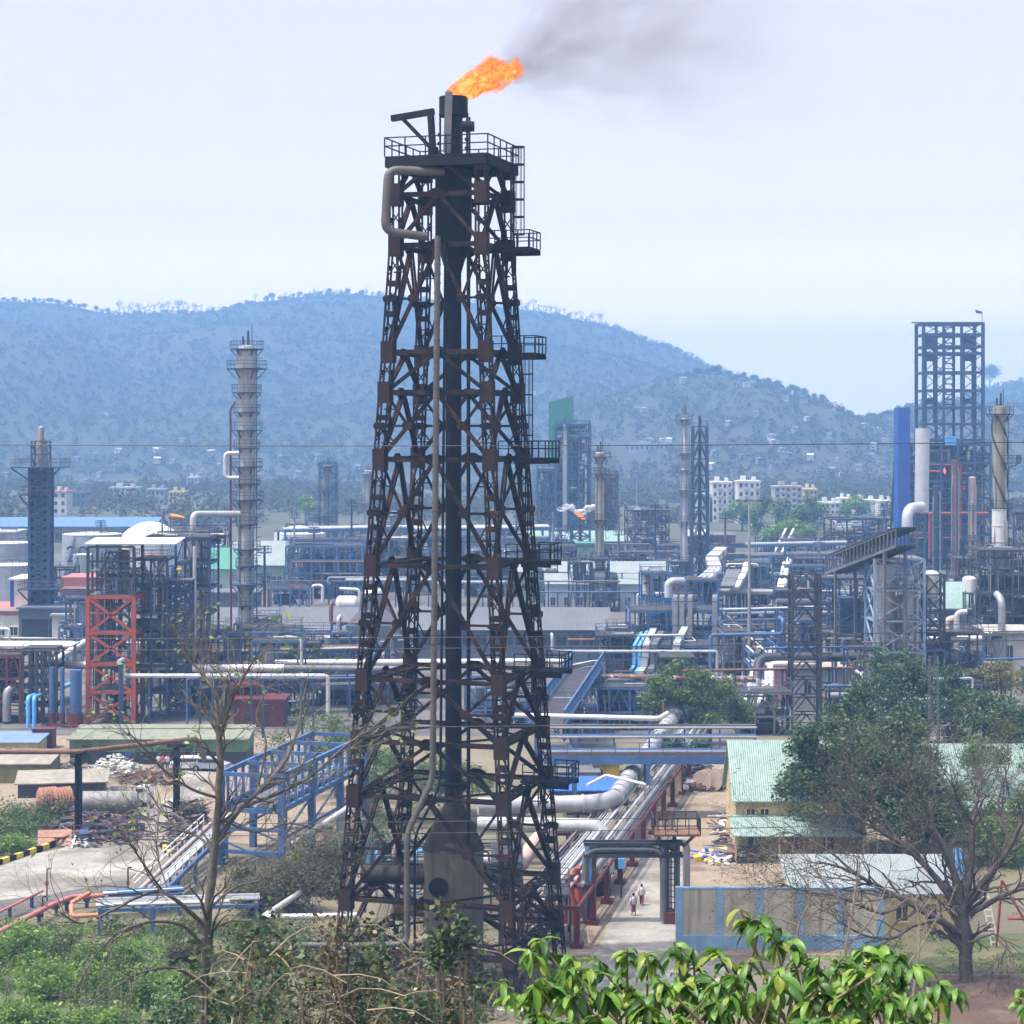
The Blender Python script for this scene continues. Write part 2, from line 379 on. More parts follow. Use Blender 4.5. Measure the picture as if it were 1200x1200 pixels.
def unit(name, label, px0, px1, ytop, ybase, depth, nx, nz, seed, fm=None, cat='structure', group=None, t=.28, vessels=3, pipes=14, rails=True, brace=True, bz=0., pm=None, vm=None, rz=0, Y=None, ny=2, rr=(.05, .16), deckm=None):
    """open steel process structure: frame, decks, handrails, vessels, pipework"""
    rng = random.Random(seed); Y = Y or gY(ybase); s = Y / F; w = (px1 - px0) * s
    zt = ZE + (HY - ytop) * s; zb = ZE + (HY - ybase) * s; h = zt - zb; fm = fm or m_blued
    root = thing(name, label, cat, (((px0 + px1) / 2 - 600) * s, Y + depth / 2, zb), rz, group)
    X = [-w / 2 + w * i / nx for i in range(nx + 1)]; Ys = [-depth / 2 + depth * i / (ny - 1) for i in range(ny)]
    Z = [h * (i + 1) / nz for i in range(nz)]; fr = MB(); br = MB(); ra = MB()
    for x in X:
        for y in Ys: fr.bar((x, y, -.1), (x, y, h), t)
    for z in Z:
        for y in Ys: fr.bar((X[0], y, z - t * .5), (X[-1], y, z - t * .5), t * .7, t * .95)
        for x in X: fr.bar((x, Ys[0], z - t * .55), (x, Ys[-1], z - t * .55), t * .6, t * .85)
    mk('frame', fr, fm, root)
    if brace:
        zz = [0] + Z
        for i in range(nz):
            for k in range(nx):
                if rng.random() < .55:
                    a, b = zz[i], zz[i + 1]; m = (X[k] + X[k + 1]) / 2; y = Ys[0]
                    if rng.random() < .5: br.bar((X[k], y, a), (m, y, b), t * .5); br.bar((X[k + 1], y, a), (m, y, b), t * .5)
                    else: br.bar((X[k], y, a), (X[k + 1], y, b), t * .5); br.bar((X[k + 1], y, a), (X[k], y, b), t * .5)
        if br.v: mk('bracing', br, fm, root)
    for i, z in enumerate(Z):
        d = MB(); a = 0 if rng.random() < .7 else rng.randint(0, nx - 1)
        d.box(X[a] + .05, X[-1] - .05, Ys[0] + .05, Ys[-1] - .05, z + .01, z + .09); mk('deck', d, deckm or m_grate, root)
    if rails:
        for z in Z: ra.rail([(X[0], Ys[0], z + .09), (X[-1], Ys[0], z + .09), (X[-1], Ys[-1], z + .09), (X[0], Ys[-1], z + .09)], 1.1, max(.05, s * .42), 2, True)
        mk('handrail', ra, fm, root)
    vms = vm or [m_mid, m_silver, m_galv, m_dark]
    for k in range(vessels):
        vb = MB(); i = rng.randint(0, nz - 1); z0 = ([0] + Z)[i] + .2; z1 = Z[i] - .35; x = rng.uniform(X[0] + .9, X[-1] - .9); y = Ys[0] + rng.uniform(.25, .6) * depth
        if z1 - z0 > 1.2:
            if rng.random() < .5: vvessel(vb, x, y, z0, z1, min(.42 * (z1 - z0), .14 * w, depth * .3, 1.2))
            else:
                r = min(.36 * (z1 - z0), depth * .25, 1.1); hvessel(vb, x * .5, y, z0 + r + .25, min(w * .5, r * 5), r)
                for q in (-1, 1): vb.box(x * .5 + q * r - .12, x * .5 + q * r + .12, y - r * .7, y + r * .7, z0 - .1, z0 + r * .6)
            mk('vessel', vb, rng.choice(vms), root, True)
    pms = pm or [m_galv, m_silver, m_rust, m_dark, m_blue]
    pipes = int(pipes * 1.7); rr = (rr[0] * .75, rr[1] * .8); g = max(1, min(5, pipes // 5))
    for q in range(g):
        pb = MB(); opipes(pb, X[0], X[-1], Ys[0] - .1, Ys[-1], .2, h + .6, pipes // g, rng, *rr)
        if pb.v: mk('pipework', pb, pms[q % len(pms)], root, True)
    return root
def column(name, label, px, ytop, ybase, wpx, plats, shell, fm, group=None, cat='column', strakes=False, wtop=None, skirt=None, seed=1, top=True, Y=None, ladder=True, segs=None):
    """vertical process column or stack with ringed platforms; plats = [(row, extra radius m)]"""
    rng = random.Random(seed); Y = Y or gY(ybase); s = Y / F; r = wpx * s / 2; rt = (wtop or wpx) * s / 2
    zt = ZE + (HY - ytop) * s; root = thing(name, label, cat, ((px - 600) * s, Y + r, 0), 0, group)
    b = MB()
    if segs:
        prof = [(r_ * s / 2, ZE + (HY - y_) * s) for y_, r_ in segs]; b.lathe(prof, n=20)
    else:
        k = 9; prof = []
        for i in range(k):
            z = zt * i / k; q = r + (rt - r) * i / k; prof += [(q, z), (q, z + zt / k - .1), (q * 1.06, z + zt / k - .1), (q * 1.06, z + zt / k)]
        b.lathe(prof + [(rt * .6, zt + rt * .3 if top else zt)], n=20)
    mk('shell', b, shell, root, True)
    def rad(z):
        if not segs: return r + (rt - r) * z / zt
        for (r0, z0), (r1, z1) in zip(prof, prof[1:]):
            if min(z0, z1) <= z <= max(z0, z1): return max(r0, r1)
        return r
    zs = []
    for row, ex in plats:
        z = ZE + (HY - row) * s; zs.append(z); R_ = rad(z) + ex; p = MB(); n = 12
        p.lathe([(rad(z) * .98, 0), (R_, 0), (R_, .18), (rad(z) * .98, .18)], (0, 0, z), 16)
        for i in range(6):
            a = i * pi / 3; p.bar((rad(z) * cos(a), rad(z) * sin(a), z - ex), (R_ * .95 * cos(a), R_ * .95 * sin(a), z), .12)
        po = mk('platform', p, fm, root); q = MB()
        q.rail([(R_ * cos(2 * pi * i / n), R_ * sin(2 * pi * i / n), z + .18) for i in range(n)], 1.15, max(.06, s * .45), 2.5, True); mk('handrail', q, fm, po)
    if ladder and zs:
        l = MB(); x = r + .45; l.ladder((x, -.4, 1), max(zs) - 1, .6, max(.06, s * .4), .6, (0, 1))
        for z in [1 + 1.4 * i for i in range(int((max(zs) - 1) / 1.4))]:
            for a, c in (((x, -.75), (x + .7, -.7)), ((x + .7, -.7), (x + .7, -.1)), ((x + .7, -.1), (x, -.05))): l.bar((*a, z + 1), (*c, z + 1), .06)
        mk('ladder', l, fm, root)
    if strakes:
        za, zb = zt * .96, zt * .45; rs_ = max(q[0] for q in prof)
        for k in range(3):
            st = MB(); pts = [((rs_ + .14) * cos(2 * pi * k / 3 + 5 * i / 40 * pi / 2.0), (rs_ + .14) * sin(2 * pi * k / 3 + 5 * i / 40 * pi / 2.0), za + (zb - za) * i / 40) for i in range(41)]
            for a, c in zip(pts, pts[1:]): st.bar(a, c, .3, .2)
            mk('strake', st, fm, root)
    pp = MB()
    for k in range(2):
        a = -pi / 2 + (-.9, .7)[k]; x, y = (r + .3) * cos(a), (r + .3) * sin(a); pp.pipe([(x, y, 0), (x, y, zt * rng.uniform(.7, .95)), (x * .5, y * .5, zt * .96)], .16, 6)
    mk('side_pipe', pp, m_galv, root, True)
    if top:
        tp = MB(); z = zt + rt * .1; tp.cyl((rt * .2, 0, z), (rt * .2, 0, z + 2.2), .25, .15, 8); tp.cyl((-rt * .5, 0, z), (-rt * .5, 0, z + 1.3), .18, n=8); tp.cyl((rt * .7, .2, z), (rt * .7, .2, z + 3), .06, n=6)
        mk('vent', tp, fm, root, True)
    return root
def pipe(name, label, pts, r, m, group=None, cat='pipe', flange=0, n=12, bend=None, sup=None, supm=None):
    root = thing(name, label, cat, (0, 0, 0), 0, group); b = MB(); b.pipe(pts, r, n, bend); q = Vector(pts[0]); root.location = (q.x, q.y, 0)
    def sh(mb): mb.v = [(x - q.x, y - q.y, z) for x, y, z in mb.v]; return mb
    if flange:
        for a, c in zip(pts, pts[1:]):
            a = Vector(a); c = Vector(c); L = (c - a).length; d = (c - a).normalized()
            for i in range(1, int(L / flange)): p = a + d * flange * i; b.cyl(p - d * .06, p + d * .06, r * 1.14, n=n)
    mk('pipe_run', sh(b), m, root, True)
    if sup:
        u = MB()
        for a, c in zip(pts, pts[1:]):
            a = Vector(a); c = Vector(c)
            if abs(a.z - c.z) < .4 and a.z > .8:
                k = max(1, int((c - a).length / sup))
                for i in range(k + 1): p = a.lerp(c, (i + .5) / (k + 1)); u.bar((p.x, p.y, -.05), (p.x, p.y, p.z - r), .25); u.bar((p.x - r * 1.3, p.y, p.z - r - .1), (p.x + r * 1.3, p.y, p.z - r - .1), .2)
        if u.v: mk('support', sh(u), supm or m_blued, root)
    return root
def rack(name, label, a, b, z, width, mats, seed, nlev=1, fm=None, bay=6., group=None, cat='pipe rack', np_=5, rr=(.08, .2), t=.25, zgap=1.8):
    """elevated pipe rack from a to b (ground points), pipes lying along it"""
    rng = random.Random(seed); a = Vector(a); b = Vector(b); fm = fm or m_blued; d = b - a; L = d.length; root = thing(name, label, cat, (a.x, a.y, 0), atan2(d.y, d.x), group)
    f = MB(); k = max(1, round(L / bay))
    for i in range(k + 1):
        x = L * i / k
        for y in (-width / 2, width / 2): f.bar((x, y, -.05), (x, y, z + (nlev - 1) * zgap + .2), t)
        for q in range(nlev): f.bar((x, -width / 2, z + q * zgap), (x, width / 2, z + q * zgap), t, t * 1.2)
    for q in range(nlev):
        for y in (-width / 2, width / 2): f.bar((0, y, z + q * zgap - .02), (L, y, z + q * zgap - .02), t * .7, t)
    mk('frame', f, fm, root)
    for q in range(nlev):
        y = -width / 2 + .25
        for i in range(np_):
            r = rng.uniform(*rr); y += r
            if y > width / 2 - .2: break
            p = MB(); zz = z + q * zgap + t * .6 + r; e0 = rng.choice((0, 0, 0, L * .2)); e1 = rng.choice((L, L, L, L * .8))
            p.cyl((e0 - .3, y, zz), (e1 + .3, y, zz), r, n=8); mk('pipe', p, rng.choice(mats), root, True); y += r + rng.uniform(.08, .35)
    return root
def building(name, label, px0, px1, ybase, yeave, depth, roof='gable', yridge=None, wm=None, rm=None, win=(), cat='building', group=None, over=.35, rz=0, door=None, Y=None, band=None):
    """win = (u0,u1,v0,v1) fractions of the front wall"""
    Y = Y or gY(ybase); s = Y / F; w = (px1 - px0) * s; zb = ZE + (HY - ybase) * s; he = (ybase - yeave) * s
    root = thing(name, label, cat, (((px0 + px1) / 2 - 600) * s, Y + depth / 2, zb), rz, group); D = depth / 2
    wb = MB(); rb = MB(); wb.box(-w / 2, w / 2, -D, D, -.3, he)
    if roof == 'gable':
        zr = ZE + (HY - yridge) * (Y + D) / F - zb; e = he
        wb.add([(-w / 2, -D, he), (-w / 2, D, he), (-w / 2, 0, zr - .12), (w / 2, -D, he), (w / 2, D, he), (w / 2, 0, zr - .12)], [(0, 2, 1), (3, 4, 5)])
        k = (zr - he) / D * over
        for sg in (-1, 1): rb.slab((-w / 2 - over, sg * (D + over), e - k + .06), (w / 2 + over, sg * (D + over), e - k + .06), (w / 2 + over, 0, zr + .06), (-w / 2 - over, 0, zr + .06), .1)
    elif roof == 'shed':
        zr = ZE + (HY - yridge) * (Y + depth) / F - zb
        wb.add([(-w / 2, -D, he), (-w / 2, D, he), (-w / 2, D, zr - .1), (w / 2, -D, he), (w / 2, D, he), (w / 2, D, zr - .1)], [(0, 2, 1), (3, 4, 5)]); k = (zr - he) / depth * over
        rb.slab((-w / 2 - over, -D - over, he - k + .06), (w / 2 + over, -D - over, he - k + .06), (w / 2 + over, D + over, zr + k + .06), (-w / 2 - over, D + over, zr + k + .06), .12)
    else:
        rb.box(-w / 2 - over, w / 2 + over, -D - over, D + over, he + .003, he + .35)
    mk('wall', wb, wm or m_wwall, root); mk('roof', rb, rm or m_greyroof, root)
    for (u0, u1, v0, v1) in win:
        q = MB(); q.box(-w / 2 + u0 * w, -w / 2 + u1 * w, -D - .04, -D + .1, v0 * he, v1 * he); wo = mk('window', q, m_glass, root)
        fb = MB(); x0, x1, z0, z1 = -w / 2 + u0 * w, -w / 2 + u1 * w, v0 * he, v1 * he
        fb.bar((x0 - .1, -D - .06, z0 - .08), (x1 + .1, -D - .06, z0 - .08), .16, .14); fb.bar((x0 - .1, -D - .06, z1 + .08), (x1 + .1, -D - .06, z1 + .08), .16, .14)
        fb.bar(((x0 + x1) / 2, -D - .06, z0), ((x0 + x1) / 2, -D - .06, z1), .08); mk('frame', fb, wm or m_wwall, wo)
    if door: q = MB(); q.box(-w / 2 + door[0] * w, -w / 2 + door[1] * w, -D - .05, -D + .1, 0, door[2] * he); mk('door', q, door[3], root)
    if band: q = MB(); q.box(-w / 2 - .06, w / 2 + .06, -D - .06, D + .06, band[0] * he, band[1] * he); mk('painted_band', q, band[2], root)
    return root
def person(label, loc, rz, h, top, bottom, walk=.35, group=None, skirt=False, sleeves=True):
    """one skinned body with clothing and hair as children; faces -y before rotation"""
    root = thing('person', label, 'person', loc, rz, group); k = h / 1.7
    V = [(0, 0, .95), (0, 0, 1.2), (0, 0, 1.40), (0, -.01, 1.5), (0, -.02, 1.62), (0, -.02, 1.69)]; E = [(0, 1), (1, 2), (2, 3), (3, 4), (4, 5)]
    Rr = [.13, .13, .12, .05, .088, .06]
    for sx in (-1, 1):
        o = len(V); st = walk * sx
        V += [(.09 * sx, 0, .88), (.10 * sx, -st * .32, .48), (.10 * sx, -st * .55 + .07, .09), (.11 * sx, -st * .55 - .1, .04)]; Rr += [.085, .058, .04, .038]; E += [(0, o), (o, o + 1), (o + 1, o + 2), (o + 2, o + 3)]
        o = len(V); V += [(.19 * sx, 0, 1.40), (.24 * sx, st * .2 + .03, 1.13), (.25 * sx, st * .5 - .04, .90), (.25 * sx, st * .5 - .07, .80)]; Rr += [.055, .042, .033, .035]; E += [(2, o), (o, o + 1), (o + 1, o + 2), (o + 2, o + 3)]
    me = bpy.data.meshes.new('body'); me.from_pydata([(x * k, y * k, z * k) for x, y, z in V], E, []); me.materials.append(m_skin)
    b = link(bpy.data.objects.new('body', me), root); md = b.modifiers.new('Skin', 'SKIN'); md.use_smooth_shade = True
    for i, q in enumerate(Rr): me.skin_vertices[0].data[i].radius = (q * k, q * k)
    me.skin_vertices[0].data[0].use_root = True
    s2 = b.modifiers.new('Sub', 'SUBSURF'); s2.levels = 1; s2.render_levels = 1
    t = MB(); t.lathe([(.155 * k, .86 * k), (.16 * k, 1.0 * k), (.165 * k, 1.2 * k), (.175 * k, 1.36 * k), (.13 * k, 1.45 * k), (.07 * k, 1.48 * k)], n=12)
    t.v = [(x * 1.15, y * .82, z) for x, y, z in t.v]
    for sx in (-1, 1): st = walk * sx; t.tube([(.15 * sx * k, 0, 1.41 * k), (.21 * sx * k, .01 * k, 1.28 * k), (.24 * sx * k, (st * .2 + .03) * k, 1.13 * k)], [.085 * k, .075 * k, .068 * k], 8)
    mk('shirt', t, top, root, True); u = MB()
    if skirt: u.lathe([(.19 * k, .32 * k), (.17 * k, .6 * k), (.165 * k, .9 * k)], n=12)
    else:
        for sx in (-1, 1): st = walk * sx; u.tube([(.085 * sx * k, 0, .93 * k), (.10 * sx * k, -st * .32 * k, .48 * k), (.10 * sx * k, (-st * .55 + .07) * k, .1 * k)], [.115 * k, .085 * k, .07 * k], 8)
    mk('trousers' if not skirt else 'wrap_skirt', u, bottom, root, True)
    hb = MB(); hb.lathe([(.10 * k, 1.60 * k), (.105 * k, 1.66 * k), (.09 * k, 1.73 * k), (.04 * k, 1.765 * k)], (0, .01 * k, 0), 12); mk('hair', hb, m_hair, root, True)
    return root
# ------------------------------------------------------------------ camera, light, air
cam = bpy.data.objects.new('camera', bpy.data.cameras.new('camera')); COL.objects.link(cam); SC.camera = cam
cam.location = (0, 0, ZE); cam.rotation_euler = (pi / 2, 0, 0); cam.data.sensor_width = 36; cam.data.lens = 72
cam.data.shift_y = -100 / 1200; cam.data.clip_start = .5; cam.data.clip_end = 9000
SUN = Vector((-.34, -.13, .93)).normalized()
wd = bpy.data.worlds.new('World'); SC.world = wd; wd.use_nodes = True; wt = wd.node_tree
sky = wt.nodes.new('ShaderNodeTexSky'); sky.sky_type = 'NISHITA'; sky.sun_disc = False
sky.sun_elevation = math.asin(SUN.z); sky.sun_rotation = atan2(SUN.x, SUN.y); sky.air_density = 1.; sky.dust_density = 6; sky.ozone_density = 1.; sky.altitude = 50
hs = wt.nodes.new('ShaderNodeHueSaturation'); hs.inputs['Saturation'].default_value = .85; hs.inputs['Value'].default_value = SKYVAL
wt.links.new(sky.outputs[0], hs.inputs['Color']); wc = wt.nodes.new('ShaderNodeTexCoord'); wx = wt.nodes.new('ShaderNodeSeparateXYZ'); wt.links.new(wc.outputs['Generated'], wx.inputs[0])
cr = wt.nodes.new('ShaderNodeValToRGB'); el = cr.color_ramp.elements; wt.links.new(ramp(wt, wx.outputs[2], 0., .25), cr.inputs[0])   # hot-season haze whitens the lower sky
for i, (z, c) in enumerate(((.05, (1.1, .92, .60)), (.067, (.85, .73, .52)), (.10, (.565, .515, .43)), (.15, (.435, .418, .39)), (.21, (.375, .37, .378)))):
    e = el[i] if i < 2 else el.new(.99)
    e.position = z / .25; e.color = (c[0] * 1.02, c[1] * .965, c[2] * 1.02, 1)
hv_ = nd(wt, 'ShaderNodeVectorMath', operation='SCALE'); hv_.inputs['Scale'].default_value = 10.; wt.links.new(cr.outputs[0], hv_.inputs[0]); hzn = hv_.outputs[0]
wt.links.new(mixc(wt, ramp(wt, wx.outputs[2], .22, .6), hzn, hs.outputs[0]), wt.nodes['Background'].inputs[0]); wt.nodes['Background'].inputs[1].default_value = .15
sl = bpy.data.lights.new('sun', 'SUN'); sl.energy = 2.9; sl.angle = radians(.6); sl.color = (1, .95, .87)
so = bpy.data.objects.new('sun', sl); COL.objects.link(so); so.rotation_euler = SUN.to_track_quat('Z', 'Y').to_euler()
SC.view_settings.view_transform = 'Standard'; SC.view_settings.look = 'None'; SC.view_settings.exposure = EXPO
cy = SC.cycles; cy.max_bounces = 4; cy.diffuse_bounces = 2; cy.glossy_bounces = 2; cy.transmission_bounces = 2; cy.transparent_max_bounces = 8; cy.volume_bounces = 0
cy.use_denoising = True; cy.denoiser = 'OPENIMAGEDENOISE'; cy.use_adaptive_sampling = True; cy.adaptive_threshold = .015; cy.caustics_reflective = False; cy.caustics_refractive = False

m_haze = bpy.data.materials.new('haze_air'); m_haze.use_nodes = True; t = m_haze.node_tree; t.nodes.remove(t.nodes['Principled BSDF'])
pv = t.nodes.new('ShaderNodeVolumePrincipled'); pv.inputs['Color'].default_value = HAZECOL; pv.inputs['Density'].default_value = HAZE; pv.inputs['Density Attribute'].default_value = ''; pv.inputs['Temperature Attribute'].default_value = ''
t.links.new(pv.outputs[0], t.nodes['Material Output'].inputs['Volume'])
hz = mk('haze', MB().box(-2600, 2600, -120, 4300, -2, 238), m_haze); struct(hz, 'stuff'); tag(hz, 'thin bluish haze hanging over the whole valley', 'haze')

# ------------------------------------------------------------------ ground and hills
def gz(Y): return 36.2 * max(0., 1 - max(Y, 0) / 122.) ** 1.1
gm, t, b, L = nodes('earth')
tc = t.nodes.new('ShaderNodeTexCoord'); src = tc.outputs['Object']
def NZ(sc, det=6., ro=.65):
    n = nd(t, 'ShaderNodeTexNoise', Scale=sc, Detail=det, Roughness=ro); L(src, n.inputs['Vector']); return n.outputs[0]
c = mixc(t, ramp(t, NZ(.09), .35, .65), (.13, .115, .07), (.20, .17, .12))
c = mixc(t, ramp(t, NZ(.05), .5, .66), c, (.095, .11, .045))
c = mixc(t, ramp(t, NZ(1.3, 8.), .52, .75), c, (.12, .09, .07))
L(c, b.inputs['Base Color']); b.inputs['Roughness'].default_value = .95
bp = nd(t, 'ShaderNodeBump', Strength=.5, Distance=.15); L(NZ(1.5, 8.), bp.inputs['Height']); L(bp.outputs[0], b.inputs['Normal'])
ys = [-100, -40, 0, 8, 16, 24, 32, 40, 50, 60, 70, 80, 90, 100, 108, 116, 122, 130] + list(range(140, 420, 12)) + [500, 700, 1000, 1500, 2200, 3200, 4200]
xs = [-2500, -1500, -800, -400, -250] + list(range(-160, 161, 8)) + [250, 400, 800, 1500, 2500]
g = MB(); vs = []
for y in ys:
    for x in xs: vs.append((x, y, gz(y) + (.12 * noise.noise((x * .15, y * .15, 0)) - .03 if y < 135 else -.03)))
n = len(xs); g.add(vs, [(j * n + i, j * n + i + 1, (j + 1) * n + i + 1, (j + 1) * n + i) for j in range(len(ys) - 1) for i in range(n - 1)])
struct(mk('ground', g, gm, smooth=True))
def sheet(name, pxs, z, m):
    me = MB(); v = [G(*p) for p in pxs]; me.add([(p.x, p.y, z) for p in v], [tuple(range(len(v)))]); return struct(mk(name, me, m))
def dirtmat(name, a, bcol, cc, s1=.25, th=(.5, .62)):
    a, bcol, cc = [[x * .68 for x in q] for q in (a, bcol, cc)]; m, t, b, L = nodes(name); tc = t.nodes.new('ShaderNodeTexCoord')
    def N(sc, det=7.):
        q = nd(t, 'ShaderNodeTexNoise', Scale=sc, Detail=det, Roughness=.7); L(tc.outputs['Object'], q.inputs['Vector']); return q.outputs[0]
    c = mixc(t, ramp(t, N(s1), .35, .65), a, bcol); c = mixc(t, ramp(t, N(s1 * .6), *th), c, cc); c = mixc(t, ramp(t, N(s1 * 9), .5, .8), c, [x * .6 for x in a])
    L(c, b.inputs['Base Color']); b.inputs['Roughness'].default_value = .92
    bp = nd(t, 'ShaderNodeBump', Strength=.4, Distance=.06); L(N(3.), bp.inputs['Height']); L(bp.outputs[0], b.inputs['Normal']); return m
m_yard = dirtmat('brown_yard_dirt', (.34, .26, .18), (.42, .34, .25), (.20, .15, .11))
m_crd = dirtmat('worn_concrete_paving', (.36, .34, .31), (.52, .50, .45), (.24, .215, .18), .22, (.46, .58))
m_plant = dirtmat('plant_yard_paving', (.13, .125, .12), (.22, .20, .18), (.08, .075, .075), .12)
m_darkdirt = dirtmat('dark_red_earth', (.10, .055, .042), (.15, .09, .06), (.21, .14, .09), .3)
m_grassy = dirtmat('patchy_grass_earth', (.26, .20, .12), (.16, .17, .06), (.10, .15, .04), .22, (.42, .56))
sheet('plant_yard', [(-250, 862), (1450, 862), (1300, 640), (-100, 640)], .006, m_plant)
sheet('yard', [(-60, 960), (420, 1000), (420, 862), (-60, 862)], .01, m_yard)
sheet('yard', [(640, 1120), (1000, 1120), (1030, 1000), (900, 880), (760, 880), (700, 960)], .01, m_yard)
sheet('road', [(-60, 1062), (60, 1048), (150, 1030), (196, 1003), (226, 985), (246, 900), (180, 898), (215, 925), (170, 950), (130, 978), (70, 995), (-60, 1020)], .018, m_crd)
sheet('pavement', [(-80, 1100), (40, 1068), (150, 1042), (150, 1030), (60, 1048), (-60, 1062)], .014, m_plant)
sheet('road', [(640, 1165), (700, 1115), (735, 1035), (752, 1005), (800, 1005), (800, 1050), (870, 1165)], .018, m_crd)
sheet('field', [(-120, 1230), (330, 1230), (330, 1070), (130, 1085), (20, 1085), (-120, 1110)], .012, m_grassy)
sheet('field', [(980, 1140), (1300, 1140), (1300, 1090), (1000, 1100)], .012, m_grassy)
sheet('field', [(900, 1260), (1330, 1260), (1300, 1143), (1010, 1143)], .014, m_darkdirt)

def interp(P, x):
    if x <= P[0][0]: return P[0][1]
    for (a, ya), (b_, yb) in zip(P, P[1:]):
        if x <= b_: k = (x - a) / (b_ - a); k = k * k * (3 - 2 * k) * .5 + k * .5; return ya + (yb - ya) * k
    return P[-1][1]
RIDGES = [  # (distance, front length, back length, profile rows)
    (2700, 1250, 700, [(-500, 345), (-200, 352), (0, 352), (60, 354), (138, 368), (235, 366), (300, 353), (385, 344), (450, 346), (540, 352), (620, 362), (700, 378), (780, 405), (840, 432), (900, 458), (985, 495), (1060, 490), (1110, 470), (1160, 453), (1210, 445), (1400, 420), (1800, 440)]),
    (2150, 800, 500, [(-600, 380), (-100, 372), (0, 378), (60, 388), (110, 405), (170, 445), (260, 485), (330, 520), (400, 560), (900, 565), (1800, 560)]),
    (1750, 600, 450, [(-600, 590), (480, 575), (560, 535), (640, 500), (700, 470), (770, 446), (830, 437), (870, 444), (905, 456), (940, 466), (985, 491), (1020, 494), (1045, 482), (1085, 473), (1150, 478), (1250, 474), (1400, 462), (1800, 470)])]
def hz_at(X, Y):
    z = -8.
    for Yr, D, B, P in RIDGES:
        px = 600 + X * F / Yr; top = ZE + (HY - interp(P, px)) * Yr / F
        k = (Yr - Y) / D if Y < Yr else (Y - Yr) / B
        if k < 1:
            n = noise.fractal((X * .0035, Y * .0035, Yr * .01), 1., 2., 5) * .22 + noise.noise((X * .0016 + 9, Y * .0016, 3)) * .18
            q = (1 - k) ** 1.15 * (1 + n * min(1, k * 3.5)); z = max(z, (top + 6) * q - 6)
    return z
NX, NY = 230, 170; x0, x1, y0, y1 = -1450., 1450., 1050., 3400.
hv = []; 
for j in range(NY):
    for i in range(NX): x = x0 + (x1 - x0) * i / (NX - 1); y = y0 + (y1 - y0) * j / (NY - 1); hv.append((x, y, hz_at(x, y)))
hf = [(j * NX + i, j * NX + i + 1, (j + 1) * NX + i + 1, (j + 1) * NX + i) for j in range(NY - 1) for i in range(NX - 1)]
HARR = np.array([p[2] for p in hv]).reshape(NY, NX)
def hill(x, y):
    u = min(max((x - x0) / (x1 - x0) * (NX - 1), 0), NX - 1.001); v = min(max((y - y0) / (y1 - y0) * (NY - 1), 0), NY - 1.001); i, j = int(u), int(v); u -= i; v -= j
    return float((HARR[j, i] * (1 - u) + HARR[j, i + 1] * u) * (1 - v) + (HARR[j + 1, i] * (1 - u) + HARR[j + 1, i + 1] * u) * v)
m_hill = dirtmat('dry_hillside', (.07, .075, .042), (.105, .092, .058), (.06, .07, .036), .008, (.4, .62))
sheet('far_field', [(-500, 648), (1700, 648), (1500, 556), (-300, 556)], .02, dirtmat('far_scrub_land', (.10, .11, .055), (.14, .13, .075), (.075, .09, .045), .02))
hb = MB(); hb.v = hv; hb.f = hf; struct(mk('hills', hb, m_hill, smooth=True))
def onhill(px, py):
    Y = 1100.
    while Y < 3300:
        p = W(px, py, Y)
        if hill(p.x, Y) >= p.z: return Vector((p.x, Y, hill(p.x, Y)))
        Y += 6
    return None
# forest on the hills: one mass
rs = np.random.default_rng(5); cs = []; sz = []
N = 0
while N < 15000:
    y = 1150 + 1650 * rs.random() ** .8; x = (rs.random() - .5) * (1.15 * y * 1200 / F + 300); z = hill(x, y)
    if z < 1 and y > 1300: continue
    if noise.noise((x * .008, y * .008, 1.)) + rs.random() * .9 < .1: continue
    r = rs.uniform(2., 4.6); h = rs.uniform(3, 7.5) if z > 1 else rs.uniform(3, 5); k = 30
    o = rs.normal(0, 1, (k, 3)); o /= np.linalg.norm(o, axis=1, keepdims=True); o *= rs.uniform(.5, 1.1, (k, 1)) * np.array([r, r, h * .45])
    cs.append(o + np.array([x, y, max(z, 0) + h * .55])); N += 1
v, f = leafquads(np.concatenate(cs), 1.7, rs, .5, .9)
fo = mknp('hill_forest', v, f, m_lf_hill); struct(fo, 'stuff'); tag(fo, 'hazy dry forest covering the distant hills', 'forest')
# trees that stand out on the skyline
def farproto(kind, seed):
    rng = random.Random(seed); rq = np.random.default_rng(seed); out = []; tips = []; mb = MB()
    out.append(([Vector((0, 0, -1)), Vector((.2, 0, 2)), Vector((.1, 0, 3.4 if not kind else 6))], [.45, .38, .3], 0))
    for i in range(4): a = 1.57 * i + rng.random(); grow(out, tips, Vector((.1, 0, (5 if kind else 2.2) + .4 * i)), Vector((cos(a) * .55, sin(a) * .55, 1)).normalized(), 3.4, .24, 1, 3, rng, .5, .15)
    branches(mb, out, 6); v, f = leafquads(scatter(tips, 140 if kind else 2200, 1.1 if kind else 2.6, rq, 1.3), .8, rq)
    lm = MB(); lm.v = [tuple(p) for p in v]; lm.f = [tuple(int(k) for k in q) for q in f]
    return mk2('bare_tree' if kind else 'leafy_tree', [(mb, m_bark), (lm, m_lf_hill if kind else m_lf_dark)])
protos = [farproto(1, 3), farproto(1, 4), farproto(0, 5)]; used = [0, 0, 0]
def skytree(k, px, Y, sc, label, group, row=None):
    X = (px - 600) * Y / F; z = max(hill(X, Y), 0); o = protos[k]
    if used[k]: o = o.copy(); COL.objects.link(o)
    used[k] = 1; o.location = (X, Y, z - .5); o.rotation_euler = (0, 0, RN.uniform(0, 6)); o.scale = (sc,) * 3; tag(o, label, 'tree', group)
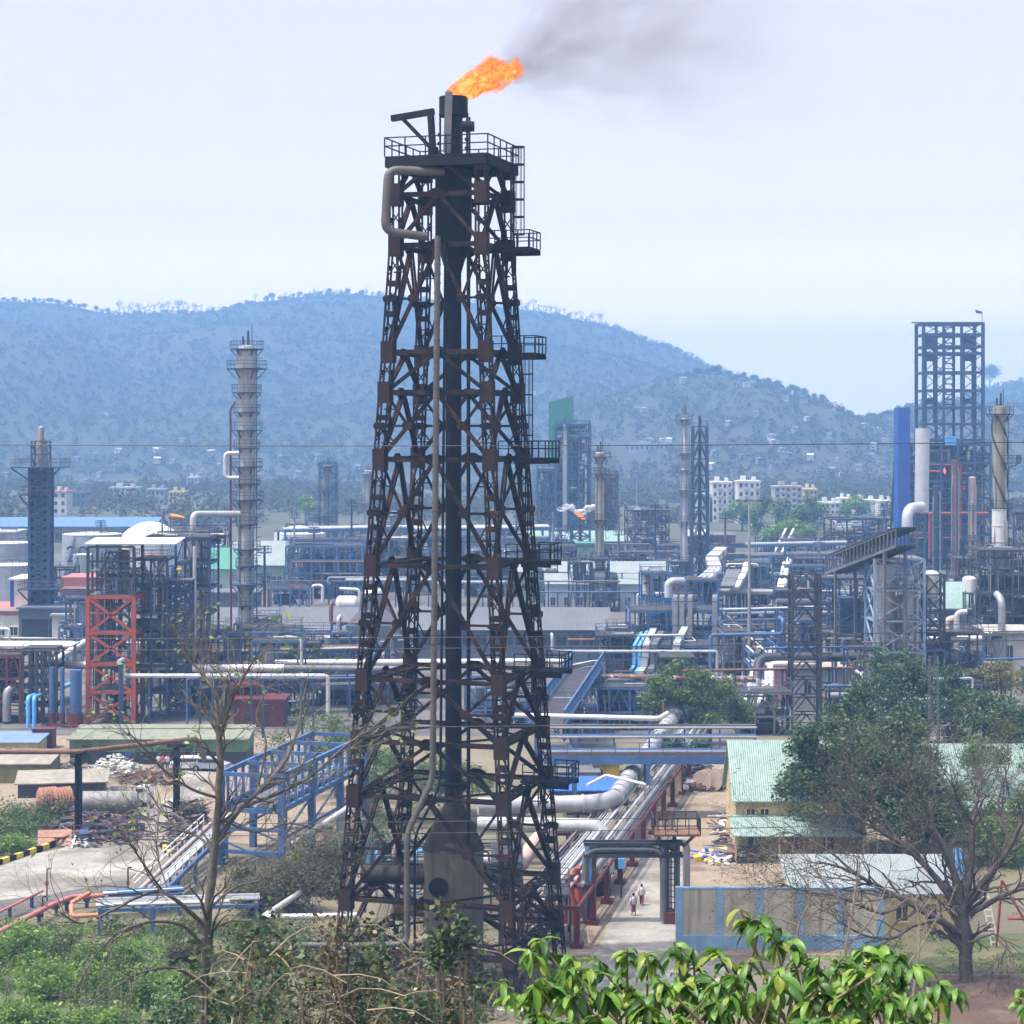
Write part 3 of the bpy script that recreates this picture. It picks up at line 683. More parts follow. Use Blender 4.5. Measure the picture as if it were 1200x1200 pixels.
for i in range(20): skytree(i % 2, 140 + 5.1 * i + RN.uniform(-2, 2), 2700 + RN.uniform(-25, 5), RN.uniform(.8, 1.4), 'bare thin tree in the row along the saddle of the left ridge', 'bare trees on the left saddle')
for i in range(24): skytree(i % 2, 604 + 4.4 * i + RN.uniform(-2, 2), 2700 + RN.uniform(-20, 5), RN.uniform(.7, 1.25), 'bare thin tree on the ridge just right of the flare tower', 'bare trees on the ridge right of the flare')
for i in range(14): skytree(2 if i % 3 else 1, 300 + 11 * i + RN.uniform(-4, 4), 2690 + RN.uniform(-20, 5), RN.uniform(.5, .95), 'small tree on the highest hilltop left of the flare tower', 'trees on the highest hilltop')
for i in range(12): skytree(2, 4 + 11 * i + RN.uniform(-4, 4), 2690 + RN.uniform(-20, 5), RN.uniform(.5, .9), 'small leafy tree on the skyline at the far left ridge end', 'trees on the far left skyline')
for i in range(30): skytree(2, 800 + 9 * i + RN.uniform(-4, 4), 1745 + RN.uniform(-40, 5), RN.uniform(.45, .8), 'leafy tree on the skyline of the nearer right spur', 'trees on the right spur skyline')
skytree(2, 1160, 2690, 2.6, 'single big round tree on the skyline behind the open derrick', None)
# hillside houses
hp = []
for i, (wm, rm) in enumerate(((m_wwall, m_white), (m_palewall, m_paleroof), (m_palewall, m_mid))):
    a = MB(); b = MB(); a.box(-4, 4, -3, 3, -3, 3); b.extr([(-4.5, 2.9), (4.5, 2.9), (4.5, 3.1), (0, 4.6 + i * .2), (-4.5, 3.1)], -3.6, 3.6); q = MB()
    for x in (-2.4, 0, 2.4): q.box(x - .5, x + .5, -3.06, -2.9, .8, 2.1)
    hp.append(mk2('hillside_house', [(a, wm), (b, rm), (q, m_glass)]))
usedh = [0] * 3
def house(px, py, sc, label, group):
    p = onhill(px, py)
    if p is None: return
    k = RN.randint(0, 2); o = hp[k]
    if usedh[k]: o = o.copy(); COL.objects.link(o)
    usedh[k] = 1; o.location = p + Vector((0, -6, 2)); o.rotation_euler = (0, 0, RN.uniform(-.5, .5) + (pi / 2 if RN.random() < .4 else 0)); o.scale = (sc * 1.2, sc, sc); tag(o, label, 'house', group)
for px, py in [(7, 372), (5, 498), (18, 494), (126, 490), (193, 489), (212, 489), (253, 497), (262, 498), (228, 513), (229, 525), (140, 532), (92, 542), (115, 533), (186, 544), (184, 532), (219, 552), (3, 548), (10, 560), (232, 562), (240, 556), (106, 570), (30, 540), (60, 552), (75, 546), (160, 556), (170, 548), (205, 545), (120, 560), (135, 552), (48, 530), (215, 520), (250, 535), (258, 550)]: house(px, py, RN.uniform(.35, .75), 'tiny pale house among the trees of the left hillside', 'houses on the left hillside')
for px, py in [(337, 498), (345, 512), (350, 560), (345, 575), (322, 586), (330, 540), (375, 540), (400, 530), (420, 552)]: house(px, py, RN.uniform(.35, .75), 'tiny pale house on the slope between the grey column and the flare tower', 'houses left of the flare tower')
for px, py in [(736, 475), (747, 479), (753, 484), (760, 522), (752, 524), (775, 520), (783, 521), (636, 462), (625, 465), (723, 462), (802, 442), (800, 450), (830, 447), (744, 528)]: house(px, py, RN.uniform(.35, .75), 'tiny white house high on the hillside right of the flare tower', 'houses right of the flare tower')
for px, py in [(874, 455), (900, 462), (922, 470), (868, 450), (920, 476), (940, 474), (852, 500), (906, 524), (903, 517), (914, 531), (920, 539), (948, 541), (980, 543), (837, 536), (832, 552), (1012, 503), (1025, 508), (996, 557), (1030, 548), (1035, 556), (1040, 560), (1005, 553), (870, 540), (880, 518), (960, 552), (972, 556), (985, 560), (1018, 540), (1022, 528), (940, 556), (905, 552), (890, 545), (1042, 535), (1035, 520), (930, 508), (885, 490), (945, 495), (970, 515)]: house(px, py, RN.uniform(.35, .7), 'tiny house among the dense trees of the nearer right spur', 'houses on the right spur')

# ------------------------------------------------------------------ the flare tower
TY, TX, TH = 140.0, -4.05, radians(16.5)
tower = thing('flare_tower', 'tall blackened steel lattice flare tower with rusty gusset plates', 'flare tower', (TX, TY, 0), -TH)
LV = [0., 3.3, 6.6, 13.4, 17.0, 21.1, 28.7, 35.8, 40.3, 43.0, 50.2, 53.6, 55.9]
def hs_(z): return (max(6.05, 12.0 - .12 * z)) / 2
SG = [(-1, -1), (1, -1), (1, 1), (-1, 1)]
def LP(i, z, o=(0, 0)): h = hs_(z); sx, sy = SG[i % 4]; return Vector((sx * (h + o[0]), sy * (h + o[1]), z))
for i in range(4):
    lg = MB(); cw = .33
    offs = [(-cw, -cw), (cw, -cw), (cw, cw), (-cw, cw)]
    for a, b in zip(LV, LV[1:]):
        for o in offs: lg.bar(LP(i, a, o), LP(i, b, o), .115)
        k = max(2, round((b - a) / 1.0))
        for j in range(k):
            z = a + (b - a) * (j + .5) / k
            for o, q in zip(offs, offs[1:] + offs[:1]):
                if (j + offs.index(o)) % 2 == 0: lg.bar(LP(i, z, o), LP(i, z, q), .06, .36)
                else: lg.bar(LP(i, z - .5, o), LP(i, z + .5, q), .07)
    lo = mk('leg', lg, m_tower, tower)
    fo_ = MB(); c = LP(i, 0); fo_.box(c.x - .9, c.x + .9, c.y - .9, c.y + .9, -.4, .45); mk('footing', fo_, m_conc, lo)
    for z in LV[1:]:
        gp = MB(); c = LP(i, z); e = cw + .06; hh = .72 if 5 < z < 55 else .42; z -= .35 * (z > 55)
        for sx, sy in ((1, 0), (-1, 0), (0, 1), (0, -1)):
            if sx: gp.box(c.x + sx * e - .02, c.x + sx * e + .02, c.y - e, c.y + e, z - hh, z + hh)
            else: gp.box(c.x - e - .03, c.x + e + .03, c.y + sy * (e + .02) - .02, c.y + sy * (e + .02) + .02, z - hh, z + hh)
        mk('gusset_plate', gp, m_gusset, lo)
for n_, z in enumerate(LV[1:]):
    rb = MB()
    for i in range(4):
        a, b = LP(i, z), LP(i + 1, z); rb.bar(a, b, .16, .34 if z > 34 else .24)
        if z < 30:   # laced double beams in the lower rings
            ins = Vector((0, 0, 0)) - (a + b) / 2; ins.z = 0; ins = ins.normalized() * .9; rb.bar(a + ins, b + ins, .12)
            k = 9
            for j in range(k): rb.bar(a.lerp(b, j / k), a.lerp(b, (j + .5) / k) + ins, .09); rb.bar(a.lerp(b, (j + .5) / k) + ins, a.lerp(b, (j + 1) / k), .09)
    if z < 30:
        for i in range(4): rb.bar((LP(i, z) + LP(i + 1, z)) / 2, (LP(i + 1, z) + LP(i + 2, z)) / 2, .14)
    mk('ring_beam', rb, m_tower, tower)
for a, b in zip(LV, LV[1:]):
    for i in range(4):
        br = MB(); A0, B0, A1, B1 = LP(i, a), LP(i + 1, a), LP(i, b), LP(i + 1, b); m = (A1 + B1) / 2; tall = b - a > 4
        nrm = Vector(((A1 + B1).x, (A1 + B1).y, 0)).normalized() * .1; ux = (B1 - A1).normalized(); M_ = Matrix((ux, nrm.normalized(), (0, 0, 1))).transposed()
        def plate(c, w, h): br.add([c + M_ @ Vector((x * w / 2, y * .05, z * h / 2)) for x, y, z in ((-1, -1, -.45), (-.45, -1, -1), (.45, -1, -1), (1, -1, -.45), (1, -1, .45), (.45, -1, 1), (-.45, -1, 1), (-1, -1, .45), (-1, 1, -.45), (-.45, 1, -1), (.45, 1, -1), (1, 1, -.45), (1, 1, .45), (.45, 1, 1), (-.45, 1, 1), (-1, 1, .45))], [tuple(range(8)), tuple(range(15, 7, -1))] + [(j, j + 8, (j + 1) % 8 + 8, (j + 1) % 8) for j in range(8)])
        for P0, P1 in ((A0, A1), (B0, B1)):
            dm = (P0 + m) / 2
            for q in (nrm, -nrm): br.bar(m + q, P0 + q, .13, .22)
            plate(m + nrm * 1.6, 1.35, .75)
            if tall:
                lm = P0.lerp(P1, .5); br.bar(lm, dm, .1, .16); br.bar(P1, dm, .13, .18); l2 = P0.lerp(P1, .25); d2 = P0.lerp(m, .25); br.bar(l2, d2, .08); br.bar(d2, lm, .08); l3 = P0.lerp(P1, .75); br.bar(l3, P1.lerp(dm, .5), .08); plate(dm + nrm * 1.5, .72, .6); plate(lm + nrm * 4.6, .95, .45)
        mk('face_brace', br, m_tower, tower)
# top deck
T = hs_(56) + .6
dk = MB(); dk.box(-T, T, -T, T, 56.0, 56.15)
for i in range(4): dk.bar(LP(i, 55.7, (.5, .5)), LP(i + 1, 55.7, (.5, .5)), .25, .55)
for x in (-1.6, 0, 1.6): dk.bar((x, -T, 55.7), (x, T, 55.7), .2, .5)
dk2 = mk('deck', dk, m_soot, tower); r_ = MB(); r_.rail([(-T, -T, 56.15), (T, -T, 56.15), (T, T, 56.15), (-T, T, 56.15)], 1.25, .075, 1.4, True); mk('handrail', r_, m_soot, dk2)
dv = MB(); dv.bar((-.35, -T + .5, 56.1), (-.55, -T + .5, 59.2), .38); dv.bar((-.3, -T + .5, 59.1), (-3.3, -T + .5, 58.75), .4); dv.bar((-.45, -T + .5, 56.6), (-2.55, -T + .5, 58.75), .24); dv.cyl((-.35, -T + .5, 56.1), (-.35, -T + .5, 56.7), .36); mk('davit_arm', dv, m_soot, tower)
lamp = MB(); lamp.bar((1.6, -T + .6, 56.1), (1.6, -T + .6, 58.1), .14); lamp.cyl((1.7, -T + .4, 58.0), (2.5, -T + .6, 58.0), .38, .34); mk('floodlight', lamp, m_soot, tower)
# right-hand landings, ladders and cages on the rear right leg
for z, w in ((50.2, 1.6), (43.0, 1.5), (35.8, 1.9), (28.7, 1.5), (21.1, 1.7), (13.4, 1.6)):
    h = hs_(z); p = MB(); y1, y0_ = h + .5, h - 2.2; x0_, x1_ = h + .5, h + .6 + w; p.box(x0_ - 1.8, x1_, y0_, y1, z - .05, z + .06); p.bar((x0_ - .5, y0_, z - .2), (x1_, y0_, z - .2), .18, .3); p.bar((x0_ - .5, y1, z - .2), (x1_, y1, z - .2), .18, .3)
    po = mk('platform', p, m_soot, tower); q = MB(); q.rail([(x0_ - 1.6, y0_, z + .06), (x1_, y0_, z + .06), (x1_, y1, z + .06), (x0_, y1, z + .06)], 1.15, .07, .8); mk('handrail', q, m_soot, po)
for za, zb, cage in ((51.2, 57.2, 1), (36, 43, 1), (43.5, 50, 0), (29, 35.6, 0), (21.3, 28.5, 0), (13.5, 21, 0)):
    h = hs_((za + zb) / 2) + .55; l = MB(); l.ladder((h + .1, 1.9, za - 1.5), zb - za + 1.5, .55, .07, .4, (0, 1)); lo = mk('ladder', l, m_soot, tower)
    if cage:
        cg = MB(); n = 8; rad = .42
        for k in range(6):
            z = za + (zb - za) * k / 5
            for j in range(n): a = 2 * pi * j / n; c_ = 2 * pi * (j + 1) / n; cg.bar((h + .55 + rad * cos(a), 1.9 + rad * sin(a), z), (h + .55 + rad * cos(c_), 1.9 + rad * sin(c_), z), .06, .09)
        for j in range(n): a = 2 * pi * j / n; cg.bar((h + .55 + rad * cos(a), 1.9 + rad * sin(a), za), (h + .55 + rad * cos(a), 1.9 + rad * sin(a), zb), .035)
        mk('safety_cage', cg, m_soot, lo)
# flare stack, standing on its drum inside the tower
stack = thing('flare_stack', 'dark flare riser pipe rising from a stained drum inside the lattice tower', 'flare stack', (TX + .05, TY, 0))
d = MB(); d.lathe([(2.05, -.3), (2.05, 2.6), (2.05, 9.0), (2.12, 9.02), (2.12, 9.2)], n=40); dr = mk('drum_shell', d, m_drum, stack, True)
mh = MB(); mh.cyl((-.95, -2.2, 7.0), (-.95, -1.5, 7.0), .56, n=20); mh.cyl((-.95, -2.26, 7.0), (-.95, -2.2, 7.0), .66, n=20); mk('manhole', mh, m_soot, dr, True)
c_ = MB(); c_.lathe([(2.14, 9.2), (1.45, 10.7), (.7, 12.1), (.58, 12.4), (.58, 13.4)], n=40); mk('cone', c_, m_cone, stack, True)
r_ = MB(); r_.lathe([(.58, 13.4), (.95, 13.5), (.95, 13.7), (.56, 13.75), (.55, 28), (.6, 28), (.6, 28.2), (.55, 28.2), (.54, 48.5), (1.25, 51), (1.25, 55.5), (.62, 56.1), (.62, 59.2)], n=24); mk('riser', r_, m_soot, stack, True)
tp = MB(); n = 24
for k in range(n): a = 2 * pi * k / n; tp.cbox((.95 * cos(a), .95 * sin(a), 59.9), (.06, .25, 1.25), a)
tp.lathe([(.9, 59.2), (1.0, 59.2), (1.0, 59.4), (.9, 59.4)], n=24); tp.lathe([(.62, 59.2), (.7, 60.5), (.5, 60.5)], n=20)
mk('windshield', tp, m_black, stack); fn = MB(); fn.bar((-.42, -.95, 56.6), (-.28, -.98, 60.75), .5, .12); mk('fin_plate', fn, m_mid, stack)
pg = MB(); pg.tube([(-.9, -.3, 56.1), (-.9, -.3, 59.6)], .07, 6); pg.tube([(.95, -.3, 56.1), (.95, -.3, 59.4)], .09, 6); pg.tube([(1.1, .3, 56.1), (1.1, .3, 59.2)], .06, 6)
for z in (57, 57.6, 58.2): pg.cbox((.95, -.3, z), (.35, .3, .18)); pg.cbox((-.95, -.3, z - .3), (.25, .3, .2))
mk('pilot_pipe', pg, m_soot, stack)
for x0_, z, r0 in ((-1.9, 7.3, .62), (-1.9, 4.9, .4)):
    q = MB(); q.pipe([(x0_, 0, z), (-6.3 if r0 > .5 else -4, .6, z)], r0, 14); mk('side_nozzle', q, m_rust if r0 < .5 else m_cone, stack, True)
# auxiliary pipes clipped to the tower
def clip(name, label, pts, r, m, fl=0): return pipe(name, label, pts, r, m, flange=fl, bend=.7)
def wp(px, z, Y): return Vector(((px - 600) * Y / F, Y, z))
clip('steam_riser', 'grey banded steam riser clipped up the front of the flare tower', [wp(513, 50.5, 134.2), wp(507, 14.9, 134.0), wp(477, 11.5, 133.6), wp(477, 4.3, 133.4), wp(420, 4.2, 133.4), wp(310, 4.1, 134)], .2, m_riser, .62)
clip('gas_riser', 'thin dark gas riser standing right of the main flare pipe', [wp(549, 54.5, 138.5), wp(549, 6, 138.5)], .13, m_soot)
clip('thin_riser', 'thin dark pipe next to the banded steam riser', [wp(522, 50, 134.6), wp(516, 14.5, 134.5), wp(486, 11.2, 134), wp(486, 4, 134)], .09, m_soot)
clip('loop_pipe', 'grey U-shaped pipe looping outside the tower top on its left', [wp(520, 55.1, 137.5), wp(455, 55.1, 136.4), wp(451, 51.0, 136.2), wp(500, 50.7, 137)], .3, m_riser)

# smoke: a drifting cone of noise density
def smoke(name, label, p, q, r0, r1, dens, col, nscale, pw, seed, thr=(.42, .7)):
    p = Vector(p); q = Vector(q); L = (q - p).length; mb = MB(); k = 12
    mb.lathe([(r0 + (r1 - r0) * i / k, L * i / k) for i in range(k + 1)], (0, 0, 0), 20, 'x'); m, t, b, L_ = nodes(name + '_volume'); t.nodes.remove(b)
    tc = t.nodes.new('ShaderNodeTexCoord'); sx = t.nodes.new('ShaderNodeSeparateXYZ'); L_(tc.outputs['Object'], sx.inputs[0])
    def mth(op, a, b_=None, c=None):
        n = nd(t, 'ShaderNodeMath', operation=op)
        for i, z in enumerate((a, b_, c)):
            if z is None: continue
            if isinstance(z, (int, float)): n.inputs[i].default_value = z
            else: L_(z, n.inputs[i])
        return n.outputs[0]
    R_ = mth('MULTIPLY_ADD', sx.outputs[0], (r1 - r0) / L, r0)
    rho = mth('DIVIDE', mth('SQRT', mth('ADD', mth('POWER', mth('ABSOLUTE', sx.outputs[1]), 2.), mth('POWER', mth('ABSOLUTE', sx.outputs[2]), 2.))), R_)
    # noise that grows coarser downstream
    sc = nd(t, 'ShaderNodeVectorMath', operation='SCALE'); L_(tc.outputs['Object'], sc.inputs[0]); L_(mth('DIVIDE', nscale, mth('POWER', R_, .75)), sc.inputs['Scale'])
    nz = nd(t, 'ShaderNodeTexNoise', Scale=1., Detail=5., Roughness=.6, Distortion=.35, noise_dimensions='4D'); nz.inputs['W'].default_value = seed; L_(sc.outputs[0], nz.inputs['Vector'])
    fall = mth('SUBTRACT', 1., ramp(t, rho, .15, .95)); ends = mth('MULTIPLY', ramp(t, sx.outputs[0], 0, .06 * L), mth('SUBTRACT', 1., ramp(t, sx.outputs[0], .6 * L, L)))
    dn = mth('MULTIPLY', mth('MULTIPLY', ramp(t, mth('MULTIPLY_ADD', fall, .22, nz.outputs[0]), thr[0] + .12, thr[1] + .12), mth('MULTIPLY', fall, ends)), mth('DIVIDE', dens, mth('POWER', R_, pw)))
    v = t.nodes.new('ShaderNodeVolumePrincipled'); v.inputs['Color'].default_value = col; v.inputs['Density Attribute'].default_value = ''; v.inputs['Temperature Attribute'].default_value = ''
    L_(dn, v.inputs['Density']); L_(v.outputs[0], t.nodes['Material Output'].inputs['Volume'])
    o = mk(name, mb, m); o.location = p; d = q - p; o.rotation_euler = (0, -atan2(d.z, sqrt(d.x ** 2 + d.y ** 2)), atan2(d.y, d.x)); return tag(struct(o, 'stuff'), label, 'smoke')
smoke('smoke_plume', 'thin dark grey smoke drifting to the upper right from the flame', W(580, 90, 141), W(940, 0, 150), 1.7, 20, SMK, (.36, .345, .40, 1), 2.9, 1.25, 3., (.45, .68))
smoke('smoke_plume', 'pale grey smoke lobe rolling steeply upwards from the flame', W(592, 92, 140), W(770, -120, 146), 1.4, 11, SMK * .62, (.38, .36, .43, 1), 2.4, 1.2, 9., (.44, .68))
def fire(name, label, p, q, r0, r1, seed, opac=7.):
    p = Vector(p); q = Vector(q); L = (q - p).length; mb = MB(); k = 10
    mb.lathe([((r0 + (r1 - r0) * min(1, i / k * 1.25)) * (1 if i < k else .7), L * i / k) for i in range(k + 1)], (0, 0, 0), 20, 'x'); m, t, b, L_ = nodes(name + '_fire'); t.nodes.remove(b)
    tc = t.nodes.new('ShaderNodeTexCoord'); sx = t.nodes.new('ShaderNodeSeparateXYZ'); L_(tc.outputs['Object'], sx.inputs[0])
    def mth(op, a, b_=None, c=None):
        n = nd(t, 'ShaderNodeMath', operation=op)
        for i, z in enumerate((a, b_, c)):
            if z is None: continue
            if isinstance(z, (int, float)): n.inputs[i].default_value = z
            else: L_(z, n.inputs[i])
        return n.outputs[0]
    R_ = mth('MINIMUM', mth('MULTIPLY_ADD', sx.outputs[0], (r1 - r0) * 1.25 / L, r0), r1)
    rho = mth('DIVIDE', mth('SQRT', mth('ADD', mth('POWER', mth('ABSOLUTE', sx.outputs[1]), 2.), mth('POWER', mth('ABSOLUTE', sx.outputs[2]), 2.))), R_)
    mp = nd(t, 'ShaderNodeMapping'); u = 1 / r1; mp.inputs['Scale'].default_value = (.75 * u, 1.1 * u, 1.1 * u); mp.inputs['Location'].default_value = (seed, 0, 0); L_(tc.outputs['Object'], mp.inputs[0])
    n1 = nd(t, 'ShaderNodeTexNoise', Scale=1.25, Detail=6., Roughness=.62, Distortion=1.1); L_(mp.outputs[0], n1.inputs['Vector'])
    n2 = nd(t, 'ShaderNodeTexNoise', Scale=3.2, Detail=4., Roughness=.6, Distortion=1.5); L_(mp.outputs[0], n2.inputs['Vector'])
    core = mth('SUBTRACT', 1., rho); tip = ramp(t, sx.outputs[0], .62 * L, L)
    f = mth('SUBTRACT', mth('MULTIPLY_ADD', core, .62, mth('MULTIPLY', mth('SUBTRACT', n1.outputs[0], .5), 1.9)), mth('MULTIPLY', tip, .5))
    d = mth('MULTIPLY', ramp(t, f, .04, .25), ramp(t, core, .02, .3)); cr = t.nodes.new('ShaderNodeValToRGB'); e = cr.color_ramp.elements; e[0].position = .18; e[0].color = (.62, .05, .004, 1); e[1].position = .86; e[1].color = (1.5, 1.15, .5, 1)
    for pos, c in ((.34, (1., .16, .012, 1)), (.5, (1.15, .30, .025, 1)), (.66, (1.3, .6, .10, 1))): x = e.new(pos); x.color = c
    L_(mth('MULTIPLY_ADD', mth('SUBTRACT', n2.outputs[0], .5), 2.1, mth('MULTIPLY_ADD', f, .6, .25)), cr.inputs[0])
    v = t.nodes.new('ShaderNodeVolumePrincipled'); v.inputs['Color'].default_value = (.03, .02, .02, 1); v.inputs['Density Attribute'].default_value = ''; v.inputs['Temperature Attribute'].default_value = ''
    dn = mth('MULTIPLY', d, opac / r1); L_(dn, v.inputs['Density']); L_(mth('MULTIPLY', dn, FIRE), v.inputs['Emission Strength']); L_(cr.outputs[0], v.inputs['Emission Color']); L_(v.outputs[0], t.nodes['Material Output'].inputs['Volume']); m.cycles.volume_step_rate = .35
    o = mk(name, mb, m); o.location = p; d = q - p; o.rotation_euler = (0, -atan2(d.z, sqrt(d.x ** 2 + d.y ** 2)), atan2(d.y, d.x)); return tag(o, label, 'flame')
fire('flare_flame', 'large bright orange flame blowing right from the flare tip', (TX - .2, TY, 60.55), (TX + 4.6, TY, 62.9), .75, 1.6, 2., 6.5)
# ------------------------------------------------------------------ far town below the hills
def flats(name, label, px0, px1, ytop, ybase, Y, wm, nx, nz, rm=None, cat='apartment block', depth=12, seed=0, balc=False):
    Y = min(Y, gY(ybase)); s = Y / F; w = (px1 - px0) * s; h = (ybase - ytop) * s; root = thing(name, label, cat, (((px0 + px1) / 2 - 600) * s, Y + depth / 2, max(0, ZE + (HY - ybase) * s)), 0)
    z0 = ZE + (HY - ybase) * s; root.location.z = z0 if z0 < 3 else z0; b = MB(); b.box(-w / 2, w / 2, -depth / 2, depth / 2, -6, h); b.box(-w * .3, -w * .1, -2, 2, h, h + 2.4); b.box(w * .2, w * .36, -2, 2, h, h + 2.)
    mk('wall', b, wm, root); r = MB(); r.box(-w / 2 - .3, w / 2 + .3, -depth / 2 - .3, depth / 2 + .3, h - .2, h + .5); mk('roof_parapet', r, rm or wm, root)
    for k in range(nz):
        for i in range(nx):
            x = -w / 2 + w * (i + .5) / nx; z = h * (k + .35) / nz; q = MB(); q.box(x - w / nx * .22, x + w / nx * .22, -depth / 2 - .08, -depth / 2 + .2, z, z + h / nz * .48); mk('window', q, m_glass, root)
            if balc and i % 2: q = MB(); q.box(x - w / nx * .42, x + w / nx * .42, -depth / 2 - 1.1, -depth / 2 - .1, z - .5, z + .35); mk('balcony', q, m_lav, root)
    return root
flats('apartment_block', 'white five storey apartment block with rooftop tank, left one of the pair', 835, 858, 566, 612, 1080, m_wwall, 4, 5, balc=True)
flats('apartment_block', 'white five storey apartment block right next to the high light mast', 865, 891, 565, 614, 1070, m_wwall, 4, 5, balc=True)
flats('apartment_block', 'grey unfinished concrete apartment block with dark open balconies', 908, 940, 571, 606, 1120, m_conc, 5, 5, balc=True)
flats('villa', 'low white villa with flat roofs left of the tall white villa', 962, 984, 590, 604, 1150, m_wwall, 4, 2, cat='villa'); flats('villa', 'tallest white villa in the row at the hill foot', 985, 1000, 585, 604, 1140, m_wwall, 2, 3, cat='villa'); flats('villa', 'broad white villa with a projecting roof slab near the blue slab', 1003, 1029, 587, 603, 1150, m_wwall, 4, 2, cat='villa')
flats('town_house', 'white town house with a red roof edge behind the dark vent tower', 61, 78, 577, 604, 1000, m_wwall, 2, 3, m_pink, 'house'); flats('town_house', 'narrow white town house left of the dark vent tower', 30, 39, 574, 594, 1000, m_wwall, 1, 3, None, 'house')
flats('town_building', 'long pale blue building with a rooftop block on the left hill foot', 128, 161, 572, 590, 1150, m_lav, 7, 3, None, 'building'); flats('town_building', 'pale pinkish flats between the long blue building and grey column', 172, 192, 574, 592, 1150, m_palewall, 4, 2, None, 'building')
flats('town_building', 'cream low block just left of the grey column', 198, 216, 577, 592, 1150, m_cream, 4, 2, None, 'building'); flats('town_building', 'dark low roofed building behind the dark vent tower', 84, 100, 578, 594, 1150, m_greywall, 3, 2, None, 'building')
flats('town_building', 'white villa hidden in trees above the orange frame', 219, 232, 560, 570, 1180, m_wwall, 3, 2, None, 'building'); flats('town_building', 'long white hillside school right of the green slab', 738, 790, 521, 530, 1420, m_palewall, 9, 1, None, 'building')
flats('apartment_block', 'pale cream apartment block between the grey unfinished block and villas', 944, 958, 574, 605, 1000, m_cream, 3, 4); flats('apartment_block', 'low white flats at the right end of the villa row by the blue slab', 1031, 1047, 588, 606, 1000, m_wwall, 3, 2); flats('apartment_block', 'white flats hidden behind the left of the apartment pair', 818, 832, 580, 612, 1000, m_palewall, 3, 3); building('dark_red_shed', 'dark red walled shed with white roof behind the guyed lattice mast', 806, 832, 650, 628, 14, 'shed', 621, m_dred, m_white, [(.1, .2, .3, .6)], 'shed'); building('brick_building', 'brown brick building with dark window right of the lattice mast', 832, 862, 655, 628, 16, 'flat', None, m_rust, m_mid, [(.5, .8, .35, .75)])
# woodland belt at the hill foot
rs = np.random.default_rng(8); cs = []
for _ in range(1900):
    y = rs.uniform(760, 1330); x = (rs.random() - .5) * y * 1400 / F
    if noise.noise((x * .01, y * .01, 4.)) < -.05: continue
    pxx = 600 + x * F / y
    if 822 < pxx < 1035 and y < 900: continue
    if 20 < pxx < 240 and y < 1020 and rs.random() < .6: continue
    r = rs.uniform(3, 6.5); h = rs.uniform(4, 9); k = 90; o = rs.normal(0, 1, (k, 3)); o /= np.linalg.norm(o, axis=1, keepdims=True); o *= rs.uniform(.6, 1.1, (k, 1)) * np.array([r, r, h * .5]); cs.append(o + np.array([x, y, h * .55]))
v, f = leafquads(np.concatenate(cs), 1.5, rs, .5, .9); struct(tag(mknp('woodland', v, f, m_lf_hill), 'belt of hazy trees between the plant and the far town', 'woodland'), 'stuff')
for px, yb, h, lab, sd in ((618 - 258, 622, 14, 'round bright green tree behind the pipework left of the flare tower', 1), (905, 638, 17, 'dark green tree by the two pale pipes right of the light mast', 2), (945, 640, 16, 'mid green tree left of the machine house with the curved gallery', 3), (870, 622, 12, 'bright green tree in front of the white apartment pair', 4), (1005, 615, 11, 'light green tree below the white villas', 5), (925, 655, 12, 'low pale green tree beside the two slanting pale pipes', 6)):
    tree('round_tree', lab, G(px, yb), h, 50 + sd, (m_lf_fresh, m_lf_mid)[sd in (2, 3)], m_bark, 2600, 1.0, .2, .8, 3, .4, None, 2.4)

# ------------------------------------------------------------------ left side, far to near
building('long_warehouse', 'very long warehouse with pale blue roof in front of the town', -160, 181, 636, 617, 26, 'gable', 606, m_greywall, mat('pale_blue_roof_sheet', (.10, .19, .45), .5, corr=.4), [(i / 20 + .01, i / 20 + .035, .2, .6) for i in range(9, 20)], 'warehouse')
def tank(name, label, px0, px1, ytop, ybase, m, dome=.12, stairs=True, group=None, txt=None):
    Y = gY(ybase); s = Y / F; r = (px1 - px0) * s / 2; h = (ybase - ytop) * s; root = thing(name, label, 'tank', (((px0 + px1) / 2 - 600) * s, Y + r, 0), 0, group)
    b = MB(); prof = [(r, -.1)]
    for i in range(5): prof += [(r, h * (i + 1) / 5 - .12), (r * 1.006, h * (i + 1) / 5 - .12), (r * 1.006, h * (i + 1) / 5)]
    b.lathe(prof, n=48); mk('shell', b, m, root, True); d = MB(); d.lathe([(r * 1.01, h), (r * 1.01, h + .15), (r * .7, h + .15 + r * dome * .55), (r * .35, h + .15 + r * dome * .9), (.05, h + .15 + r * dome)], n=48); mk('roof', d, m_white, root, True)
    q = MB(); q.rail([(r * cos(2 * pi * i / 24), r * sin(2 * pi * i / 24), h + .15) for i in range(24)], 1.1, .09, 3, True); mk('handrail', q, m_mid, root)
    if stairs:
        st = MB()
        for i in range(24):
            a = -pi * .85 + i * .03; st.cbox(((r + .5) * cos(a), (r + .5) * sin(a), h * (i + .5) / 24), (1., .3, .1), a)
        mk('stair', st, m_mid, root)
    if txt:
        cu = bpy.data.curves.new('lettering', 'FONT'); cu.body = txt; cu.size = h * .42; cu.extrude = .02; cu.align_x = 'CENTER'; cu.materials.append(m_blued); tx = link(bpy.data.objects.new('text', cu)); bpy.context.view_layer.update(); o = bpy.data.objects.new('lettering', bpy.data.meshes.new_from_object(tx.evaluated_get(bpy.context.evaluated_depsgraph_get()))); bpy.data.objects.remove(tx); link(o, root); o.location = (-r * .3, -r - .06, h * .52); o.rotation_euler = (pi / 2, 0, 0)
    return root
